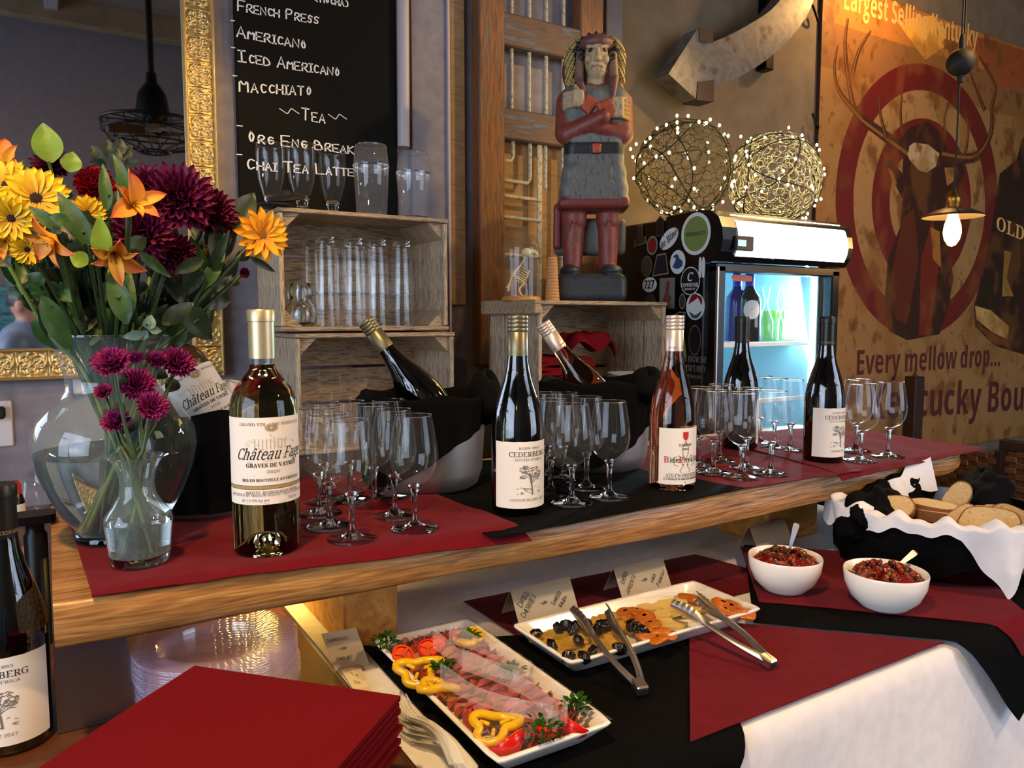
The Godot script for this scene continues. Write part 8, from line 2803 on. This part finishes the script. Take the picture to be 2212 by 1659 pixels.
func left_corner() -> void:
	# steel box under the slab's left end
	var x0 := on_z(120, 1500, -0.05).x
	var g := G.new()
	g.xf = Transform3D(Basis(), Vector3(x0 + 0.036, TOP + 0.001, -0.14))
	g.prism(PackedVector2Array([Vector2(-0.036, 0), Vector2(0.05, 0), Vector2(0.036, 0.12), Vector2(-0.036, 0.12)]), 0.16)
	g.xf = Transform3D.IDENTITY
	single("steel_box", "brushed steel box standing under the slab's left end", "box", g, M.box_steel)
	# black flat-headed bottle stopper on a fluted post
	var t := thing("fluted_post", "black flat-topped fluted metal post beside the slab's left end", "post", Vector3(-0.028, TOP, -0.36))
	g = G.new()
	g.lathe([Vector2(0, 0), Vector2(0.014, 0), Vector2(0.014, 0.165), Vector2(0.011, 0.17), Vector2(0.011, 0.18), Vector2(0.014, 0.184), Vector2(0, 0.184)], 48, Vector3.ZERO, 0.0, TAU, func(an): return 1.0 + 0.07 * cos(an * 12.0))
	part(t, "fluted_shaft", g, M.black_steel)
	g = G.new()
	g.prism(outline([Vector2(-0.045, -0.02), Vector2(0.02, -0.022), Vector2(0.026, 0.0), Vector2(0.02, 0.022), Vector2(-0.045, 0.02), Vector2(-0.055, 0.0)], 4), 0.012, Transform3D(Basis(Vector3.RIGHT, PI / 2), Vector3(0, 0.19, 0)))
	part(t, "flat_head", g, M.black_steel)
	# outlet with a plugged-in adapter
	var oc := on_z(8, 915, WALL)
	t = thing("wall_outlet", "white wall outlet with a black plug at the picture's left edge", "outlet", oc)
	g = G.new()
	g.box(Vector3(0.075, 0.115, 0.008), Vector3(-0.018, 0, 0.004), 0.003)
	part(t, "cover_plate", g, M.white_paint)
	g = G.new()
	g.box(Vector3(0.028, 0.03, 0.03), Vector3(-0.008, 0.03, 0.022), 0.005)
	part(t, "plug", g, M.black_matte)
	g = G.new()
	g.tube(curve([Vector3(-0.008, 0.045, 0.03), Vector3(-0.02, 0.085, 0.035), Vector3(-0.06, 0.06, 0.04), Vector3(-0.07, -0.05, 0.04), Vector3(-0.02, -0.16, 0.04)], 6), 0.003, 6)
	part(t, "cable", g, M.black_matte)
	for k in 2:
		g = G.new()
		var p := on_z([172, 98][k], [832, 1022][k], WALL)
		g.box([Vector3(0.03, 0.05, 0.014), Vector3(0.045, 0.045, 0.03)][k], p + Vector3(0, 0, [0.007, 0.015][k]), 0.006)
		single("wall_switch", ["small white switch on the wall under the mirror frame", "white plastic plug box low on the wall behind the post"][k], "switch", g, M.white_paint)
	# squeeze bottle with red cap and an overturned clear cup
	var sp := on_y(38, 1128, TOP)
	t = thing("sauce_bottle", "small black and white bottle with red cap behind the wine bottle", "bottle", Vector3(sp.x, TOP, sp.z))
	g = G.new()
	g.lathe([Vector2(0, 0), Vector2(0.016, 0), Vector2(0.017, 0.004), Vector2(0.017, 0.05), Vector2(0.014, 0.062), Vector2(0.011, 0.07)], 20)
	part(t, "bottle_body", g, M.black_gloss)
	g = G.new()
	g.lathe([Vector2(0.0172, 0.015), Vector2(0.0172, 0.045)], 20)
	part(t, "paper_band", g, M.paper)
	g = G.new()
	g.lathe([Vector2(0.012, 0.068), Vector2(0.011, 0.09), Vector2(0.005, 0.1), Vector2(0, 0.1)], 16)
	part(t, "red_cap", g, M.ink_red)
	g = G.new()
	g.lathe([Vector2(0.038, 0), Vector2(0.038, 0.002), Vector2(0.026, 0.085), Vector2(0.024, 0.088), Vector2(0, 0.088)], 32)
	var cp := on_y(70, 1112, TOP)
	single("plastic_cup", "clear plastic cup upside-down on the bar behind the post", "cup", g, M.clear_plastic, "", Vector3(cp.x, TOP + 0.001, cp.z))
	g = G.new()
	g.box(Vector3(0.11, 0.03, 0.09), Vector3(-0.09, TOP + 0.016, -0.78), 0.003)
	single("small_wood_box", "small tan wooden box on the bar behind the wine bottle", "box", g, M.block_wood)


func track_light(label: String, at: Vector3, to: Vector3, color: Color, energy: float, angle: float, size := 0.05) -> void:
	var t := thing("track_light", label, "lamp", at, 0.0, "ceiling spot lamps")
	t.basis = along((to - at).normalized(), Vector3(0.3, 0, 1).normalized())
	var g := G.new()
	g.lathe([Vector2(0, -0.14), Vector2(0.04, -0.14), Vector2(0.05, -0.12), Vector2(0.055, 0.0), Vector2(0.05, 0.0), Vector2(0.045, -0.02)], 24)
	part(t, "lamp_can", g, M.black_matte)
	g = G.new()
	g.lathe([Vector2(0.046, -0.012), Vector2(0, -0.012)], 20)
	part(t, "lamp_lens", g, glowing("spot_lamp_glow", Color(1.0, 0.8, 0.55), 6.0))
	g = G.new()
	g.tube([at - t.basis.y * 0.1, Vector3(at.x, 3.64, at.z)], 0.01, 8)
	g.v = g.v.duplicate()
	single("lamp_stem", label.replace("spot lamp", "thin black rod of the spot lamp"), "rod", g, M.black_matte)
	spot("spot_lamp", at + (to - at).normalized() * 0.01, to, color, energy, angle, size)


func behind_the_camera() -> void:
	# seen in the mirror: caged fan, a guest, a painting and a ceiling beam
	var fc := Vector3(0.533, 2.478, 0.96)
	var t := thing("ceiling_fan", "dark caged fan on a rod, seen in the mirror", "fan", fc)
	var g := G.new()
	g.tube([Vector3(0, 0.3, 0), Vector3(0, 3.64 - fc.y, 0)], 0.016, 12)
	part(t, "rod", g, M.black_steel)
	g = G.new()
	g.lathe([Vector2(0, 0.05), Vector2(0.085, 0.05), Vector2(0.09, 0.08), Vector2(0.07, 0.2), Vector2(0.045, 0.24), Vector2(0.028, 0.26), Vector2(0.025, 0.31), Vector2(0, 0.31)], 28)
	part(t, "motor", g, M.black_steel)
	g = G.new()
	for y in [0.05, 0.0, -0.06, -0.1]:
		var pts := []
		for k in 41:
			pts.append(Vector3(cos(TAU * k / 40.0), 0, sin(TAU * k / 40.0)) * (0.25 if y > -0.05 else 0.2 if y > -0.08 else 0.08) + Vector3(0, y, 0))
		g.tube(pts, 0.009 if y > 0.02 else 0.005, 8, false)
	for k in 14:
		var d := Vector3(cos(TAU * k / 14.0), 0, sin(TAU * k / 14.0))
		g.tube([d * 0.08 + Vector3(0, 0.055, 0), d * 0.25 + Vector3(0, 0.05, 0), d * 0.25, d * 0.2 + Vector3(0, -0.06, 0), d * 0.05 + Vector3(0, -0.1, 0)], 0.004, 6)
	part(t, "cage", g, M.black_steel)
	for k in 4:
		g = G.new()
		var bas := Basis(Vector3.UP, TAU * k / 4.0)
		g.sheet(8, 4, func(u: float, w: float): return bas * Vector3(0.04 + u * 0.17, 0.01 + 0.03 * (w - 0.5), (w - 0.5) * (0.06 + 0.06 * u)), 0.003)
		part(t, "blade", g, M.brass)
	# guest
	var mp := Vector3(-0.115, 0, 2.07)
	t = thing("person", "guest in a blue grey collared shirt seen in the mirror, looking aside", "person", mp, deg_to_rad(115))
	var skin := lin(0.72, 0.5, 0.42)
	var shirt := lin(0.42, 0.5, 0.6)
	var trous := lin(0.12, 0.13, 0.17)
	var hair := lin(0.12, 0.1, 0.09)
	var body := [
		{"a": Vector3(0, 1.32, 0), "b": Vector3(0, 1.0, 0), "ra": 0.16, "rb": 0.15, "col": shirt}, {"a": Vector3(-0.15, 1.33, 0), "b": Vector3(0.15, 1.33, 0), "ra": 0.075, "rb": 0.075, "col": shirt}, {"a": Vector3(0, 0.96, 0), "b": Vector3(0, 0.88, 0), "ra": 0.155, "rb": 0.15, "col": trous},
		{"a": Vector3(0, 1.36, 0), "b": Vector3(0, 1.47, 0.02), "ra": 0.062, "rb": 0.056, "col": skin}, {"a": Vector3(0, 1.38, 0), "b": Vector3(0, 1.4, 0.01), "ra": 0.075, "rb": 0.07, "col": shirt},
		{"at": Vector3(0, 1.575, 0.025), "r": Vector3(0.075, 0.115, 0.095), "col": skin}, {"at": Vector3(0, 1.615, 0.0), "r": Vector3(0.081, 0.085, 0.098), "col": hair}, {"at": Vector3(0, 1.555, 0.125), "r": Vector3(0.016, 0.022, 0.02), "col": skin}, {"at": Vector3(0, 1.5, 0.09), "r": Vector3(0.04, 0.03, 0.035), "col": skin},
		{"at": Vector3(-0.08, 1.565, 0.01), "r": Vector3(0.012, 0.03, 0.02), "col": skin}, {"at": Vector3(0.08, 1.565, 0.01), "r": Vector3(0.012, 0.03, 0.02), "col": skin},
	]
	for s in [-1.0, 1.0]:
		body.append({"at": Vector3(0.03 * s, 1.58, 0.112), "r": Vector3(0.012, 0.007, 0.008), "col": hair, "k": 0.004})
		body.append({"a": Vector3(0.19 * s, 1.32, 0), "b": Vector3(0.23 * s, 1.05, 0.0), "ra": 0.055, "rb": 0.047, "col": shirt})
		body.append({"a": Vector3(0.23 * s, 1.05, 0.0), "b": Vector3(0.22 * s, 0.83, 0.08), "ra": 0.042, "rb": 0.03, "col": skin})
		body.append({"a": Vector3(0.09 * s, 0.88, 0), "b": Vector3(0.1 * s, 0.48, 0.01), "ra": 0.09, "rb": 0.062, "col": trous})
		body.append({"a": Vector3(0.1 * s, 0.48, 0.01), "b": Vector3(0.1 * s, 0.09, -0.01), "ra": 0.06, "rb": 0.042, "col": trous})
		body.append({"a": Vector3(0.1 * s, 0.045, -0.03), "b": Vector3(0.1 * s, 0.04, 0.15), "ra": 0.045, "rb": 0.038, "col": hair})
		for k in 4:
			body.append({"a": Vector3(0.22 * s, 0.8, 0.075 + 0.018 * (k - 1.0)), "b": Vector3(0.215 * s, 0.72 + 0.01 * absf(k - 1.3), 0.09 + 0.018 * (k - 1.0)), "ra": 0.011, "rb": 0.009, "col": skin, "k": 0.008})
		body.append({"a": Vector3(0.215 * s, 0.81, 0.1), "b": Vector3(0.2 * s, 0.76, 0.13), "ra": 0.012, "rb": 0.01, "col": skin, "k": 0.008})
	g = G.new()
	carve(g, body, 0.0125, 0.03)
	part(t, "body", g, M.vertex_paint)
	# painting on the far wall
	var pc := Vector3(-0.3, 1.52, 2.9)
	t = thing("wall_painting", "teal abstract painting on the far wall, seen in the mirror", "painting", pc)
	g = G.new()
	g.box(Vector3(0.5, 0.4, 0.03), Vector3(0, 0, -0.016), 0.003)
	part(t, "canvas", g, grained("teal_paint", [Color(0.05, 0.16, 0.2), Color(0.16, 0.4, 0.46), Color(0.3, 0.52, 0.56), Color(0.1, 0.28, 0.34)], Vector3(2, 5, 2), 0.5, 0.01, 95))
	g = G.new()
	g.box(Vector3(8.5, 0.16, 0.1), Vector3(1.7, 3.57, 2.6), 0.003)
	struct("ceiling_beam", g, M.warm_wall_paint)
	g = G.new()
	g.box(Vector3(0.08, 0.09, 4.1), Vector3(0.12, 3.6, 0.8), 0.003)
	struct("ceiling_beam_cross", g, M.wall_paint)
	# puck lamp fixed under the slab, beside the golden block
	t = thing("puck_lamp", "small warm puck lamp fixed under the slab beside the golden block", "lamp", Vector3(0.27, SHELF - 0.0555, -0.33))
	g = G.new()
	g.lathe([Vector2(0.028, 0.0), Vector2(0.03, -0.003), Vector2(0.03, -0.012), Vector2(0.024, -0.013), Vector2(0.024, -0.008), Vector2(0, -0.008)], 28)
	part(t, "housing", g, M.black_steel)
	g = G.new()
	g.lathe([Vector2(0.023, -0.0095), Vector2(0, -0.0095)], 24)
	part(t, "puck_lens", g, glowing("puck_lamp_glow", Color(1.0, 0.86, 0.42), 3.0))
	omni("puck_light", Vector3(0.27, SHELF - 0.072, -0.33), Color(1.0, 0.84, 0.42), 0.05, 0.02)
	# the other lamps of the room, outside the picture
	track_light("ceiling spot lamp over the near end of the bar", Vector3(-0.35, 2.9, 0.75), Vector3(0.42, 1.05, 0.1), Color(1.0, 0.82, 0.55), 4.0, 26.0, 0.05)
	track_light("ceiling spot lamp over the bread end of the bar", Vector3(2.3, 3.0, 1.7), Vector3(1.1, 1.1, 0.1), Color(1.0, 0.82, 0.62), 4.0, 26.0, 0.06)
	track_light("ceiling spot lamp aimed at the statue", Vector3(3.0, 3.05, 0.3), Vector3(1.3, 1.75, -1.05), Color(1.0, 0.8, 0.5), 4.0, 24.0, 0.05)
	track_light("ceiling spot lamp aimed at the gilded mirror frame", Vector3(0.9, 3.1, 0.3), Vector3(0.4, 1.75, -1.3), Color(1.0, 0.8, 0.45), 2.5, 13.0, 0.05)
	pendant("bare bulb pendant lamp hung high before the mural", on_z(1992, -60, -1.0), 0.6, -1.0, false)
	pendant("bare bulb pendant lamp behind the camera over the tables", Vector3(1.9, 2.2, 2.2), 0.5)
	pendant("bare bulb pendant lamp behind the camera near the shop window", Vector3(-0.9, 2.25, 1.9), 0.5)
